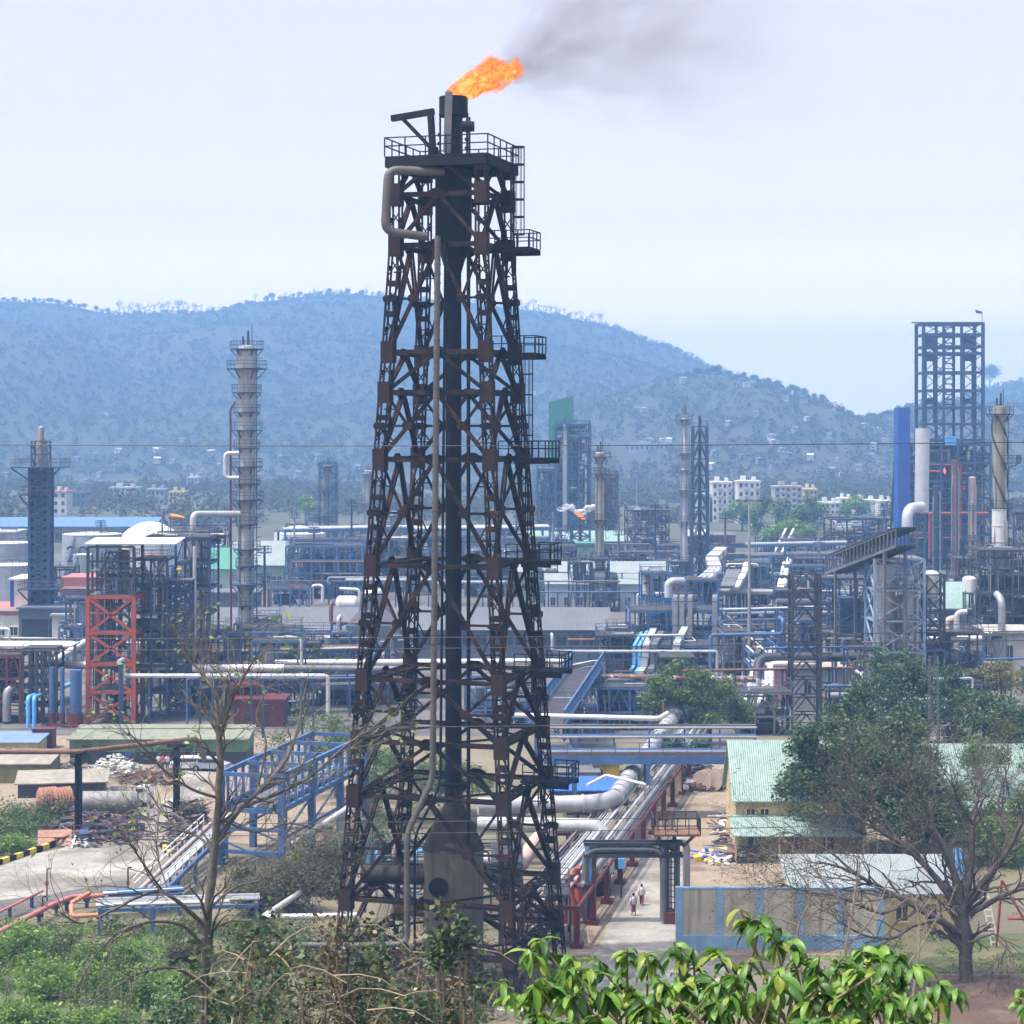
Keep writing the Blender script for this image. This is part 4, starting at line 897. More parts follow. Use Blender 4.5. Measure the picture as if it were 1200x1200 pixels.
tank('storage_tank', 'large grey storage tank with the number 29 on its side', 66, 136, 628, 692, m_tank, .06, txt='29'); tank('storage_tank', 'white tank with a steep domed roof above the orange frame', 132, 207, 634, 684, m_white, .55); tank('storage_tank', 'grey flat tank at the left edge, farther of the two', -30, 30, 638, 700, m_tank, .05); tank('storage_tank', 'grey flat tank at the left edge, nearer one with walkway', -26, 38, 664, 722, m_tank, .04)
tank('storage_tank', 'small pale tank with a brown rim beside the orange frame', 83, 108, 651, 702, m_tank, .08); tank('storage_tank', 'white domed tank behind the slim far tower', 318, 378, 627, 668, m_white, .3); tank('storage_tank', 'low grey tank left of the long blue roof end', 0, 18, 624, 668, m_palewall, .05)
building('tank_farm_office', 'cream block with window row on the left edge', -20, 18, 668, 624, 12, 'flat', None, m_palewall, m_white, [(.1 + .2 * i, .2 + .2 * i, .3, .5) for i in range(4)])
building('control_building', 'low white building with a pink parapet and small windows', -50, 60, 754, 716, 14, 'flat', None, m_wwall, m_wwall, [(.44, .5, .25, .5), (.56, .64, .25, .5), (.72, .76, .3, .5)], band=(.86, 1.08, m_pink)); building('stair_block', 'white rooftop block with a tall dark blue stripe', 12, 37, 758, 680, 10, 'flat', None, m_wwall, m_wwall, [], door=(.0, .17, 1., m_cobalt), Y=362)
building('stair_block', 'white block with broad pink top band and blue edge stripe', 72, 118, 758, 690, 10, 'flat', None, m_wwall, m_wwall, [], band=(.9, 1.2, m_pink), door=(.0, .09, 1.05, m_cobalt), Y=368); building('annexe', 'blue grey flat canopy block between the white buildings', 22, 92, 752, 714, 6, 'flat', None, m_greywall, m_greywall, Y=352, win=[(.05, .95, .05, .7)]); building('annexe', 'narrow white annexe with one small dark window beside the orange frame', 61, 82, 758, 722, 5, 'flat', None, m_wwall, m_palewall, [(.4, .6, .3, .5)], Y=350)
# dark vent tower
Y = 358.; s = Y / F; vt = thing('vent_tower', 'slim dark blue lattice vent tower with a pale pipe tip', 'vent tower', ((48 - 600) * s, Y, 0)); b = MB(); h = ZE - 48 * s; w = 22 * s
b.lattice(w, w * .98, h, 22, .5, tb=.3); mk('lattice_shaft', b, m_blued, vt); b = MB(); b.lathe([(w * .42, 0), (w * .42, h - 1)], n=10); mk('core_pipe', b, m_blued, vt, True); b = MB(); b.lattice(w * .85, w * .8, 31 * s, 2, .28, z0=h, x=False); mk('top_frame', b, m_blued, vt); b = MB(); b.lathe([(.85, h), (.8, h + 5), (.55, h + 5), (.5, h + 7), (.1, h + 7.3)], n=14); mk('vent_pipe', b, m_yelc, vt, True)
for z, e, k in ((h, 2.6, 1), (ZE - 80 * s, 1.4, 0), (ZE - 190 * s, 1.6, 1)):
    b = MB(); q = w / 2 + e; b.box(-q, q if k else w / 2, -q, q, z, z + .2); [b.bar((sx * w / 2, -w / 2, z - 2.2), (sx * q, -q, z), .2) for sx in ((-1, 1) if k else (-1,))]; po = mk('platform', b, m_blued, vt); r = MB(); r.rail([(-q, -q, z + .2), (q if k else w / 2, -q, z + .2), (q if k else w / 2, q, z + .2), (-q, q, z + .2)], 1.3, .1, 1.6, True); mk('handrail', r, m_mid, po)
# tall grey column and slim far towers
column('distillation_column', 'tall grey column with many ringed platforms and a red standpipe', 288, 405, 800, 17, [(410, .9), (433, 1.4), (461, .8), (484, .6), (505, 1.), (526, .6), (548, 1.), (568, .6), (587, 1.2), (616, .5), (645, .9), (665, .5), (686, 1.4), (711, .5), (735, .6)], m_colc, m_blued, segs=[(800, 16), (691, 16), (690, 18), (601, 18), (600, 20), (500, 21), (435, 22), (434, 25), (411, 25), (410, 20), (405, 18), (404, 6)])
pipe('red_standpipe', 'thin dark red standpipe running up the left of the grey column', [W(271, 780, 300), W(270, 480, 300), W(276, 470, 300)], .16, m_dred); pipe('bypass_loop', 'pale loop pipe sticking out left of the grey column', [W(280, 531, 300), W(264, 531, 300), W(264, 560, 300), W(280, 560, 300)], .32, m_silver); pipe('overhead_line', 'silver pipe bridging from the orange frame top to the grey column', [W(226, 640, 290), W(226, 602, 290), W(280, 602, 296)], .42, m_silver)
column('slim_tower', 'slim dark tower wrapped in scaffold between grey column and flare tower', 383, 546, 655, 10, [(548, 1.5), (575, 1.5), (605, 1.5)], m_mid, m_blued); column('slim_tower', 'pale slim tower half hidden behind the flare tower left leg', 431, 552, 655, 9, [(556, 2), (590, 1.5), (620, 1.5)], m_palewall, m_mid); column('slim_tower', 'pale thin column seen between the left legs of the flare tower', 462, 600, 690, 10, [(605, 1.2), (650, 1)], m_colc, m_blued)
unit('scaffold_tower', 'dark open scaffold tower far behind the tall grey column', 374, 393, 546, 650, 6, 1, 8, 31, m_blued, t=.35, vessels=0, pipes=8)
# orange frame
Y = 262.; s = Y / F; of = thing('reactor_scaffold', 'open reactor frame with bright orange-red lower storeys and X bracing', 'process frame', ((130 - 600) * s, Y + 3, 0)); w = 54 * s / 2; h1 = ZE + (HY - 700) * s; h2 = ZE + (HY - 641) * s; b = MB(); br = MB(); u = MB()
for x in (-w, w):
    for y in (-3, 3): b.bar((x, y, 0), (x, y, h1), .5); u.bar((x, y, h1), (x, y, h2), .34)
lv = [0.01, 5.2 - 1.2, 8.2 - .6, 11.6, h1]
for z in lv[1:]:
    for y in (-3, 3): b.bar((-w, y, z), (w, y, z), .42)
    for x in (-w, w): b.bar((x, -3, z), (x, 3, z), .42)
mk('lower_frame', b, m_orange, of)
for a, c in zip(lv, lv[1:]):
    for y in (-3, 3): br.bar((-w, y, a), (w, y, c), .34); br.bar((w, y, a), (-w, y, c), .34)
mk('x_bracing', br, m_orange, of)
for z in (h1 + 2.3, h1 + 4.6, h2):
    for y in (-3, 3): u.bar((-w, y, z), (w, y, z), .25)
for y in (-3, 3): u.bar((-w, y, h1), (0, y, h2 - .5), .2); u.bar((w, y, h1), (0, y, h2 - .5), .2)
mk('upper_frame', u, m_dark, of); q = MB(); q.slab((-w - .3, -3.6, h2 + .5), (w + 5.5, -3.6, h2 + .5), (w + 5.5, 3.6, h2 + .9), (-w - .3, 3.6, h2 + .9), .15); mk('roof_sheet', q, m_white, of)
for k, z in enumerate((4.0, 7.6, 11.6, h1, h1 + 3.1)): q = MB(); q.box(-w, w, -3, 3, z + .23, z + .33); d = mk('deck', q, m_mid, of); q = MB(); q.rail([(-w, -3, z + .33), (w, -3, z + .33)], 1.1, .08, 1.2); mk('handrail', q, m_blued, d)
for k, (x, z0, z1, r, m) in enumerate(((-1.2, 8.2, h1 - .3, .7, m_dred), (1.0, h1 + .4, h2 - .5, .8, m_mid), (.6, .3, 3.6, .9, m_dark), (-1., 12.2, h1 - .3, .6, m_dark))): q = MB(); vvessel(q, x, .3, z0, z1, r); mk('vessel', q, m, of, True)
for k, m in enumerate((m_galv, m_rust, m_dark, m_blued)): q = MB(); opipes(q, -w, w, -2.9, 2.5, .3, h2, 14, random.Random(k + 5), .06, .14); mk('pipework', q, m, of, True)
unit('reactor_structure', 'blue grey process structure with dark drum right of the orange frame', 158, 196, 655, 842, 7, 2, 6, 41, m_blued, vessels=5, pipes=26, pm=[m_galv, m_dark, m_orange, m_dred]); unit('reactor_structure', 'dark process structure topped by crowded equipment, left of the grey column', 206, 246, 630, 838, 8, 2, 7, 43, m_blued, vessels=5, pipes=24, Y=276)
unit('equipment_deck', 'raised walkway deck with valves bridging towards the grey column', 172, 264, 628, 636, 5, 6, 1, 45, m_dark, vessels=2, pipes=22, Y=282, t=.2)
q = thing('horizontal_drum', 'dark horizontal drum slung inside the frame beside the orange bracing', 'drum', W(176, 733, 268)); d = MB(); hvessel(d, 0, 0, 0, 5.2, .95); mk('shell', d, m_dark, q, True); d = MB(); [d.box(x - .15, x + .15, -.8, .8, -1.6, -.4) for x in (-1.6, 1.6)]; mk('saddle', d, m_blued, q)
Y = gY(838); s = Y / F; lt = thing('lattice_tower', 'narrow blue grey lattice tower standing before the orange frame group', 'lattice tower', ((211 - 600) * s, Y, 0)); b = MB(); b.lattice(28 * s, 27 * s, 158 * s, 13, .26, tb=.15); mk('lattice', b, m_blued, lt); b = MB(); b.box(-1.8, 1.8, -1.8, 1.8, 158 * s, 158 * s + .15); mk('platform', b, m_mid, lt); b = MB(); b.ladder((0, -1, 0), 157 * s, .6, .07); mk('ladder', b, m_mid, lt)
b = MB(); hvessel(b, 0, 0, 0, .5, .22, 10); b.box(-.08, .08, -.08, .08, -.6, 0); b.box(-.2, .2, -.16, .16, .2, .4); tag(mk('yellow_valve', b, m_yellow, None, True), 'yellow valve actuator on the dark structure left of the grey column', 'valve').location = W(210, 667, 262)
ws = thing('windsock', 'orange windsock on a short pole above the domed tank', 'windsock', W(200, 640, 287)); b = MB(); b.tube([(0, 0, 0), (0, 0, 4.4)], .07, 6); mk('pole', b, m_mid, ws); b = MB(); b.tube([(.05, 0, 4.2), (.9, 0, 4.15), (1.9, 0, 3.95)], [.36, .3, .16], 12); mk('sock', b, m_orangesock, ws, True)
building('mint_building', 'pale mint building with a green gable roof behind the grey column', 244, 282, 700, 666, 14, 'gable', 642, m_mintp, m_green, [(.3, .42, .2, .45)]); building('mint_hall', 'broad pale roofed hall seen right of the grey column', 268, 332, 692, 662, 22, 'gable', 634, m_mintp, m_paleroof, [(.6 + .1 * i, .66 + .1 * i, .3, .55) for i in range(4)]); building('grey_shed', 'low blue grey shed under the mint building', 240, 300, 716, 696, 9, 'flat', None, m_greywall, m_greyroof, Y=400)
# black truss wall, red plant, small pipes at far left
unit('cooler_unit', 'black trussed cooler frame with a white top sheet at the left edge', 27, 66, 760, 848, 4, 5, 4, 51, m_dark, vessels=0, pipes=6, t=.3, rails=False); b = MB(); b.box(-5.2, 5.2, -2.6, 2.6, 0, .2); tag(mk('cover_sheet', b, m_white), 'white sheet roof lying on the black cooler frame', 'roof sheet').location = W(38, 758, 266) + Vector((0, 2, 0))
unit('red_plant_unit', 'dark red plant frame with blue pipe at the left edge', -40, 24, 768, 848, 7, 4, 3, 53, m_dred, vessels=4, pipes=18, vm=[m_dred, m_mid, m_dark]); pipe('bent_duct', 'pale bent duct beside the black cooler frame', [W(8, 845, 262), W(8, 806, 262), W(26, 804, 264)], .55, m_galv)
for px, c in ((33, 0), (40, 1)): pipe('blue_pipe', ('bright light blue pipe with a right angle bend, left of the pair', 'bright light blue pipe with a right angle bend, right of the pair')[c], [G(px, 853), W(px, 817, gY(853)), W(87 + c * 2, 800, 286)], .27, m_lblue)
for px, h0, w_, lab in ((61, 782, .35, 'thin blue post with a red foot nearest the light blue pipes'), (73, 782, .3, 'thin blue post with a red foot next to the grey tank'), (89, 785, .75, 'thick blue post with a red foot beside the orange frame')):
    Yp = gY(851); t_ = thing('pipe_post', lab, 'post', G(px, 851), 0, 'blue posts with red feet'); zt = ZE + (HY - h0) * Yp / F; b = MB(); b.cyl((0, 0, 1.7), (0, 0, zt), w_, n=10); mk('shaft', b, m_blue, t_, True); b = MB(); b.cyl((0, 0, 0), (0, 0, 1.7), w_ * 1.25, n=10); b.box(-w_ * 2, w_ * 2, -w_ * 2, w_ * 2, -.1, .3); mk('foot', b, m_dred, t_)
tank('small_tank', 'small grey upright tank between the red footed posts', 69, 84, 830, 848, m_palewall, .15, False)
zc = 6.7; pipe('white_main', 'large white pipe bending sharply in front of the orange frame', [wp(98, 7.6, 288), WZ(57, 779, zc), WZ(195, 781, zc)], .48, m_white, sup=9); pipe('white_main', 'short thick white pipe length left of the flare tower, before the grey column', [WZ(226, 783, zc), WZ(333, 783, zc)], .5, m_white, sup=9); pipe('grey_main', 'weathered grey pipe continuing from the white pipe to the flare tower', [WZ(333, 783, 6.9), WZ(470, 784, 6.9)], .42, m_mid, sup=8)
pipe('white_line', 'long white pipe passing behind the flare tower', [WZ(298, 777, 6.2), WZ(660, 775, 6.2)], .42, m_white, sup=10); pipe('white_line', 'thin white pipe across the far left before the control building', [W(-30, 753, 270), W(88, 753, 270), W(88, 800, 270)], .22, m_white, bend=.5); pipe('white_line', 'thin white pipe on the left edge bending down beside the vent tower', [W(-30, 737, 285), W(11, 737, 285), W(11, 760, 285)], .2, m_white, bend=.5)
pipe('grey_line', 'grey diagonal pipe beside the dark structure left of the grey column', [W(228, 700, 285), W(246, 696, 285)], .3, m_silver); pipe('grey_line', 'vertical pale pipe on the dark structure left of the grey column', [W(228, 640, 274), W(228, 756, 274)], .24, m_silver); pipe('grey_line', 'pale slanting pipe below the dark structure next to the grey column', [W(229, 754, 280), W(258, 747, 284)], .33, m_silver)
# piping racks between the orange frame and the flare tower
G0 = lambda px, py: G(px, py)
rack('pipe_rack', 'two level blue pipe rack behind the bare tree left of the flare tower', G0(230, 838), G0(485, 830), 3.4, 4.5, [m_galv, m_rust, m_mid, m_silver], 61, 2, bay=7, np_=5); rack('pipe_rack', 'long pipe rack running behind the white pipe left of the flare tower', G0(200, 815), G0(480, 806), 4.2, 5, [m_galv, m_rust, m_mid, m_white], 62, 2, bay=8); rack('pipe_rack', 'low rusty pipe rack in front of the grey warehouse', G0(240, 795), G0(430, 790), 3.5, 4, [m_rust, m_mid, m_white], 63, 2, m_dark, bay=8)
unit('pump_structure', 'small blue pump structure below the grey column', 236, 276, 760, 812, 6, 2, 3, 64, m_blue, vessels=3, pipes=14); unit('exchanger_unit', 'low frame of pipes and exchangers right of the grey column', 298, 352, 768, 812, 6, 3, 2, 65, m_blued, vessels=4, pipes=22); unit('exchanger_unit', 'low pipe jumble frame beside the flare tower left leg', 352, 430, 785, 828, 7, 4, 2, 66, m_blued, vessels=4, pipes=26)
unit('valve_unit', 'rusty valve frame between the orange frame and grey column', 222, 262, 738, 800, 6, 2, 3, 67, m_dark, vessels=2, pipes=18); unit('red_housing', 'dark red machine housing at the foot of the grey column', 268, 302, 803, 848, 6, 2, 2, 68, m_dred, vessels=3, pipes=4, vm=[m_dred], deckm=m_dred)
building('red_block', 'dark red flat block under the grey column', 274, 332, 852, 822, 5, 'flat', None, m_dred, m_dred, [(.2, .35, .2, .5), (.6, .7, .2, .6)])
# grey warehouse and hood
building('grey_warehouse', 'long grey warehouse with dark sloping roof crossing behind the flare tower', 236, 716, 776, 738, 24, 'gable', 712, m_greywall, m_greyroof, [(.02 + .0325 * i, .0455 + .0325 * i, .52, .84) for i in range(30)], 'warehouse', door=(.31, .36, .48, m_glass))
hd = thing('ventilator_hood', 'tapered grey ventilator hood on a white base beside the flare tower', 'ventilator', G(438, 780)); b = MB(); b.prism([(-2.6, -2), (2.6, -2), (2.6, 2), (-2.6, 2)], -.1, 5.); mk('base', b, m_wwall, hd); b = MB(); P = lambda w, d, z: [(-w, -d, z), (w, -d, z), (w, d, z), (-w, d, z)]; b.add(P(4.2, 3, 5.) + P(4.2, 3, 6.6) + P(2.2, 1.8, 9.) + P(1.9, 1.6, 11.6), [(3, 2, 1, 0), (12, 13, 14, 15)] + [(k * 4 + i, k * 4 + (i + 1) % 4, k * 4 + 4 + (i + 1) % 4, k * 4 + 4 + i) for k in range(3) for i in range(4)]); mk('hood', b, m_greyroof, hd); b = MB(); b.lathe([(1.7, 11.6), (1.6, 12.), (.4, 12.5)], n=14); mk('cap', b, m_white, hd, True)
# plant behind the warehouse, left of the flare tower
unit('process_unit', 'crowded pale blue process unit behind the warehouse left of the flare tower', 335, 425, 640, 702, 14, 6, 4, 71, m_blue, vessels=7, pipes=36, t=.35, rr=(.1, .3)); unit('process_unit', 'hazy grey process unit seen through the flare tower left side', 405, 490, 632, 700, 12, 5, 3, 72, m_mid, vessels=5, pipes=30, t=.35, rr=(.1, .28), Y=470); unit('red_valve_deck', 'small deck with red valves right of the grey column', 318, 362, 690, 712, 6, 4, 1, 73, m_blue, vessels=1, pipes=20, pm=[m_dred, m_orange, m_galv], Y=420)
b = thing('sphere_vessel', 'white ball ended vessel by the warehouse roof left of the flare tower', 'vessel', W(407, 707, 400)); q = MB(); hvessel(q, 0, 0, 0, 3.2, 1.5, 18); mk('shell', q, m_white, b, True); q = MB(); [q.box(x - .2, x + .2, -1, 1, -2.6, -1) for x in (-1, 1)]; mk('saddle', q, m_mid, b)
pipe('pale_arch_pipe', 'pale arched pipe above the warehouse roof left of the flare tower', [W(366, 706, 430), W(366, 686, 430), W(378, 686, 430), W(378, 706, 430)], .32, m_white); pipe('pale_arch_pipe', 'long pale arched pipe close to the flare tower left leg', [W(398, 690, 430), W(421, 691, 430), W(421, 706, 430)], .35, m_white); pipe('red_line', 'dark red pipe run with bends far left of the flare tower', [W(342, 668, 480), W(342, 640, 480), W(400, 638, 480)], .3, m_dred); pipe('red_line', 'vertical bright red pipe by the small red valve deck', [W(315, 712, 420), W(315, 690, 420)], .3, m_dred)
unit('process_unit', 'hazy process unit framed between the flare tower legs', 492, 560, 628, 690, 14, 4, 4, 74, m_blue, vessels=5, pipes=30, t=.4, rr=(.12, .35)); unit('process_unit', 'pale distant process unit just right of the flare pipe', 545, 618, 640, 700, 10, 4, 3, 75, m_mid, vessels=5, pipes=24, t=.35, rr=(.1, .3)); rack('pipe_rack', 'far pipe rack on the skyline of the plant left of the flare tower', G0(330, 672), G0(480, 668), 8, 7, [m_galv, m_mid, m_silver], 76, 2, m_blue, bay=14, rr=(.2, .45), t=.5, zgap=3)
rack('pipe_rack', 'far pipe rack behind the flare tower middle', G0(480, 665), G0(640, 662), 7, 7, [m_galv, m_white, m_silver], 77, 2, m_blue, bay=14, rr=(.2, .5), t=.5, zgap=3)

# ------------------------------------------------------------------ right of the flare tower, far to near
def panel(name, label, px0, px1, y0, y1, Y, m, dep=2.5, skew=0): 
    s = Y / F; r = thing(name, label, 'panel', (((px0 + px1) / 2 - 600) * s, Y, 0)); w = (px1 - px0) * s / 2; za, zb = ZE + (HY - y0) * s, ZE + (HY - y0 - skew) * s; b = MB(); b.extr([(-w, -.2), (w, -.2), (w, zb), (-w, za)], -dep / 2, dep / 2); mk('sheeting', b, m, r); q = MB()
    for x in (-w * .8, w * .8): q.bar((x, dep / 2 + .2, -.2), (x, dep / 2 + .2, min(za, zb) * .96), .5); q.bar((x, dep / 2 + 9, -.2), (x, dep / 2 + .3, za * .7), .5)
    mk('back_frame', q, m_blued, r)
panel('green_slab', 'tall flat green sheeted wall with a sloping top edge', 643, 672, 471, 0, 690, m_greenp, 3, -7); panel('blue_slab', 'tall narrow bright blue sheeted slab left of the derrick tower', 1050, 1064, 478, 0, 520, m_cobalt, 6, -1)
unit('cracker_structure', 'tall blue process tower standing in front of the green slab', 652, 692, 497, 640, 16, 3, 9, 81, m_blued, vessels=10, pipes=46, t=.5, rr=(.2, .6)); unit('cracker_structure', 'lower dark blue tower left of the green slab tower', 630, 650, 550, 640, 12, 2, 6, 82, m_blued, vessels=4, pipes=20, t=.45, rr=(.15, .5)); unit('cracker_structure', 'dark tower with a red upright right of the brown chimney', 706, 724, 556, 640, 12, 2, 6, 83, m_dark, vessels=4, pipes=20, t=.45, rr=(.15, .5), pm=[m_dred, m_orange, m_galv])
column('pale_riser_column', 'thin pale riser column on the front of the tall blue tower', 662, 497, 640, 3.2, [(500, 1.2)], m_silver, m_blued, ladder=False, Y=640); column('chimney', 'brown and yellow banded chimney with dark platforms right of the green slab', 703, 530, 712, 9, [(536, 1.4), (556, 1.4), (610, 1.6), (655, 1.)], m_yelc, m_dark, segs=[(712, 9), (600, 9), (560, 8.5), (548, 7), (532, 11), (530, 8)], Y=430)
unit('chimney_pedestal', 'dark pedestal frame round the foot of the banded chimney', 693, 714, 655, 712, 7, 1, 4, 84, m_blued, vessels=2, pipes=12, Y=424); b = thing('ribbed_cladding', 'tall pale ribbed panel standing on the chimney pedestal front', 'panel', W(703, 705, 421)); q = MB(); q.box(-1.0, 1.0, -.15, .15, 0, 6.2); mk('sheet', q, m_palewall, b); q = MB(); [q.box(-1.05, 1.05, -.2, .2, z, z + .1) for z in (0, 1.2, 2.4, 3.6, 4.8, 6.1)]; mk('rib', q, m_mid, b)
# small burning vent with steam
Yv = 560; vf = thing('vent_flare', 'short lattice flare mast with a tiny flame before the green slab tower', 'flare mast', G(680, 662)); b = MB(); hh = ZE + (HY - 606) * gY(662) / F; b.lattice(5.5, 5., hh, 5, .4, tb=.25); mk('lattice', b, m_blued, vf); q = MB(); q.tube([(0, 0, 0), (0, 0, hh + .5)], .5, 8); mk('pipe', q, m_dred, vf)
fire('vent_flame', 'tiny orange flame on the short lattice mast', W(674, 600, 562), W(687, 609, 562), .5, .75, 5.)
sv = MB()
for k in range(7): sv.blob((k * 1.5 - 2.5, .3 * (k % 3), .8 * sin(k * 1.3)), (1.2, 1., .6 + .2 * (k % 3)), RN, 18, .1)
st, t, b, L = nodes('white_steam'); b.inputs['Base Color'].default_value = (.85, .86, .88, 1); b.inputs['Roughness'].default_value = 1; tc = t.nodes.new('ShaderNodeTexCoord'); q = nd(t, 'ShaderNodeTexNoise', Scale=.5, Detail=5.); L(tc.outputs['Object'], q.inputs['Vector']); L(ramp(t, q.outputs[0], .36, .85), b.inputs['Alpha'])
o = mk('steam_puff', sv, st, None, True); o.location = W(668, 597, 566); struct(tag(o, 'puff of white steam around the tiny flame', 'steam'), 'stuff')
building('green_hall', 'long mint roofed hall behind the chimney', 612, 752, 655, 634, 14, 'gable', 622, m_greywall, m_mint, [(.02 + .06 * i, .05 + .06 * i, .2, .6) for i in range(16)]); building('green_hall', 'short bright mint hall left of the chimney foot', 676, 702, 670, 638, 8, 'flat', None, m_mintp, m_green, [(.2, .4, .3, .5)], Y=500)
building('pale_hall', 'wide pale roofed hall behind the chimney pedestal', 608, 786, 704, 670, 16, 'gable', 658, m_mintp, m_paleroof, [(.02 + .05 * i, .045 + .05 * i, .35, .8) for i in range(19)]); building('pale_shed', 'pale roofed shed left of the chimney pedestal', 640, 693, 716, 684, 12, 'gable', 672, m_palewall, m_paleroof, [(.1, .2, .2, .5), (.4, .5, .2, .5), (.7, .8, .2, .5)]); building('pale_shed', 'smaller pale roofed shed right of the chimney pedestal', 727, 756, 716, 684, 12, 'gable', 672, m_palewall, m_paleroof, [(.2, .4, .2, .5)])
unit('still_unit', 'cluster of pale vessels and pipes right of the brown chimney', 735, 784, 598, 668, 12, 4, 5, 85, m_dark, vessels=7, pipes=34, t=.3, rr=(.1, .3), pm=[m_silver, m_mid, m_rust, m_white]); column('small_column', 'short pale column amid pipes right of the chimney', 755, 612, 668, 11, [(618, 1), (640, .8)], m_silver, m_mid)
unit('rusty_unit', 'low rusty pipe unit right of the pale halls', 720, 800, 648, 690, 10, 6, 2, 86, m_mid, vessels=4, pipes=36, pm=[m_rust, m_white, m_galv, m_dred]); unit('rusty_unit', 'low pipe unit between flare tower and chimney', 632, 700, 640, 678, 8, 5, 2, 87, m_mid, vessels=4, pipes=28, Y=500)
unit('rusty_unit', 'distant pipe unit left of the pale column with conical cap', 770, 812, 640, 680, 8, 3, 2, 88, m_blued, vessels=3, pipes=24); pipe('white_bend', 'white pipe with T-shaped head right of the chimney', [W(790 - 19, 628, 520), W(771, 655, 520), W(745, 655, 520)], .4, m_white)
column('capped_stack', 'pale slim stack with a conical cap left of the lattice mast', 802, 486, 700, 7, [(492, 1.4), (532, 1.4), (552, .9), (575, 1.5), (612, 1.)], m_lav, m_mid, segs=[(700, 8), (580, 8), (550, 10), (548, 6), (492, 6), (490, 3)], Y=470)
Y = 480.; s = Y / F; lm = thing('lattice_mast', 'dark three storey lattice mast with a central pipe and pointed top', 'lattice mast', ((820 - 600) * s, Y, 0)); b = MB(); b.lattice(20 * s, 16 * s, ZE, 10, .5, tb=.3, x='k'); mk('lattice', b, m_blued, lm); b = MB(); b.tube([(0, 0, 0), (0, 0, ZE + 2.5)], [.5, .35], 8); mk('centre_pipe', b, m_dark, lm); b = MB(); b.tube([(1.6, -1.6, ZE), (1.6, -1.6, ZE + 1.2)], .12, 5); mk('rod', b, m_dark, lm)
def mastlight(label, px, ytop, ybase): 
    Yb = gY(ybase); s = Yb / F; h = ZE + (HY - ytop) * s; r = thing('light_mast', label, 'light mast', G(px, ybase)); b = MB(); b.tube([(0, 0, 0), (0, 0, h)], [.32, .16], 8); mk('pole', b, m_galv, r, True)
    for k in range(5):
        a = 2 * pi * k / 5 + .3; b = MB(); b.bar((0, 0, h), (1.5 * cos(a), 1.5 * sin(a), h), .1); b.cbox((1.6 * cos(a), 1.6 * sin(a), h - .1), (.7, .5, .35), a); mk('floodlight', b, m_mid, r)
mastlight('tall grey high mast light with a ring of floodlights by the white pipes', 878, 586, 806); mastlight('far slim light mast before the villas', 949, 577, 632); mastlight('far slim light mast right of the chimney', 746, 560, 640)
# blue duct structure
fd = unit('duct_structure', 'big blue steel structure carrying silver ducts, upper tier', 738, 846, 716, 790, 10, 5, 3, 91, m_blue, vessels=3, pipes=20, Y=318, pm=[m_silver, m_mid, m_rust, m_blue], brace=False); unit('duct_structure', 'lower blue steel tier with slatted deck before the upper duct tier', 752, 832, 757, 803, 8, 4, 2, 92, m_blue, vessels=2, pipes=14, Y=300, brace=False, pm=[m_dred, m_white, m_mid])
unit('blue_gantry', 'slim tall blue gantry with upright pipes left of the silver ducts', 752, 788, 672, 760, 6, 3, 3, 93, m_blue, vessels=3, pipes=14, Y=345, vm=[m_lblue, m_silver], brace=False)
unit('rusty_top_deck', 'rust stained upper deck with curved grey duct above the silver ducts', 786, 842, 680, 722, 8, 3, 1, 94, m_blue, vessels=2, pipes=20, Y=335, pm=[m_rust, m_galv, m_mid])
def duct(label, pts, w, m=None, cat='duct', group=None, h=None):
    q = Vector(pts[0]); r = thing('duct', label, cat, (q.x, q.y, 0), 0, group); b = MB()
    for a, c in zip(pts, pts[1:]): b.bar(Vector(a) - Vector((q.x, q.y, 0)), Vector(c) - Vector((q.x, q.y, 0)), w, h or w * .55)
    mk('casing', b, m or m_silver, r); fl = MB()
    for a, c in zip(pts, pts[1:]):
        a = Vector(a); c = Vector(c); d = (c - a).normalized(); o = Vector((q.x, q.y, 0))
        for k in (.06, .5, .94): p = a.lerp(c, k) - o; fl.bar(p - d * .06, p + d * .06, w * 1.12, (h or w * .55) * 1.2)
    mk('joint', fl, m_mid, r)
for k, px in enumerate((791.5, 799.5, 809, 838)): duct(('silver vertical duct, leftmost of the four on the blue upper tier', 'silver vertical duct, second from left on the blue upper tier', 'silver vertical duct, third from left on the blue upper tier', 'silver vertical duct at the right edge of the blue upper tier')[k], [W(px, 698, 326), W(px - .5, 701, 315.5), W(px - .8, 765, 315.5)], .74, m_galv)
for k, (xa, ya, xb, yb, xc, yc, m) in enumerate(((803, 736, 793, 755, 790, 782, m_silver), (766, 738, 757, 757, 754, 783, m_silver), (758, 740, 749, 757, 749, 782, m_lblue), (752, 741, 743, 757, 743, 780, m_lblue), (775, 741, 766, 757, 766, 780, m_mid))): duct(('wide silver duct stepping down over the lower blue tier', 'silver duct stepping down at the left of the lower blue tier', 'light blue duct stepping down beside the silver one', 'leftmost light blue duct stepping down the lower tier', 'dull grey duct stepping down between the silver ducts')[k], [W(xa, ya, 310), W(xb, yb, 297.5), W(xc, yc, 297.5), W(xc - 4, yc + 6, 293)], (1.0, .95, .42, .42, .9)[k], m)
duct('large silver duct rising at the top of the blue structure', [W(838, 668, 360), W(834, 656, 380), W(846, 644, 400)], 2.3); duct('silver slanting duct right of the blue duct structure', [W(862, 690, 340), W(872, 672, 345), W(876, 660, 350)], 1.1)
for k in range(3): pipe('coil_pipe', ('silver bent pipe nearest the large duct on the rusty deck', 'silver bent pipe in the middle above the rusty deck', 'silver bent pipe farthest left above the rusty deck')[k], [W(842 - 5 * k, 668, 350), W(834 - 6 * k, 677, 343), W(828 - 7 * k, 682, 338)], .5, m_silver)
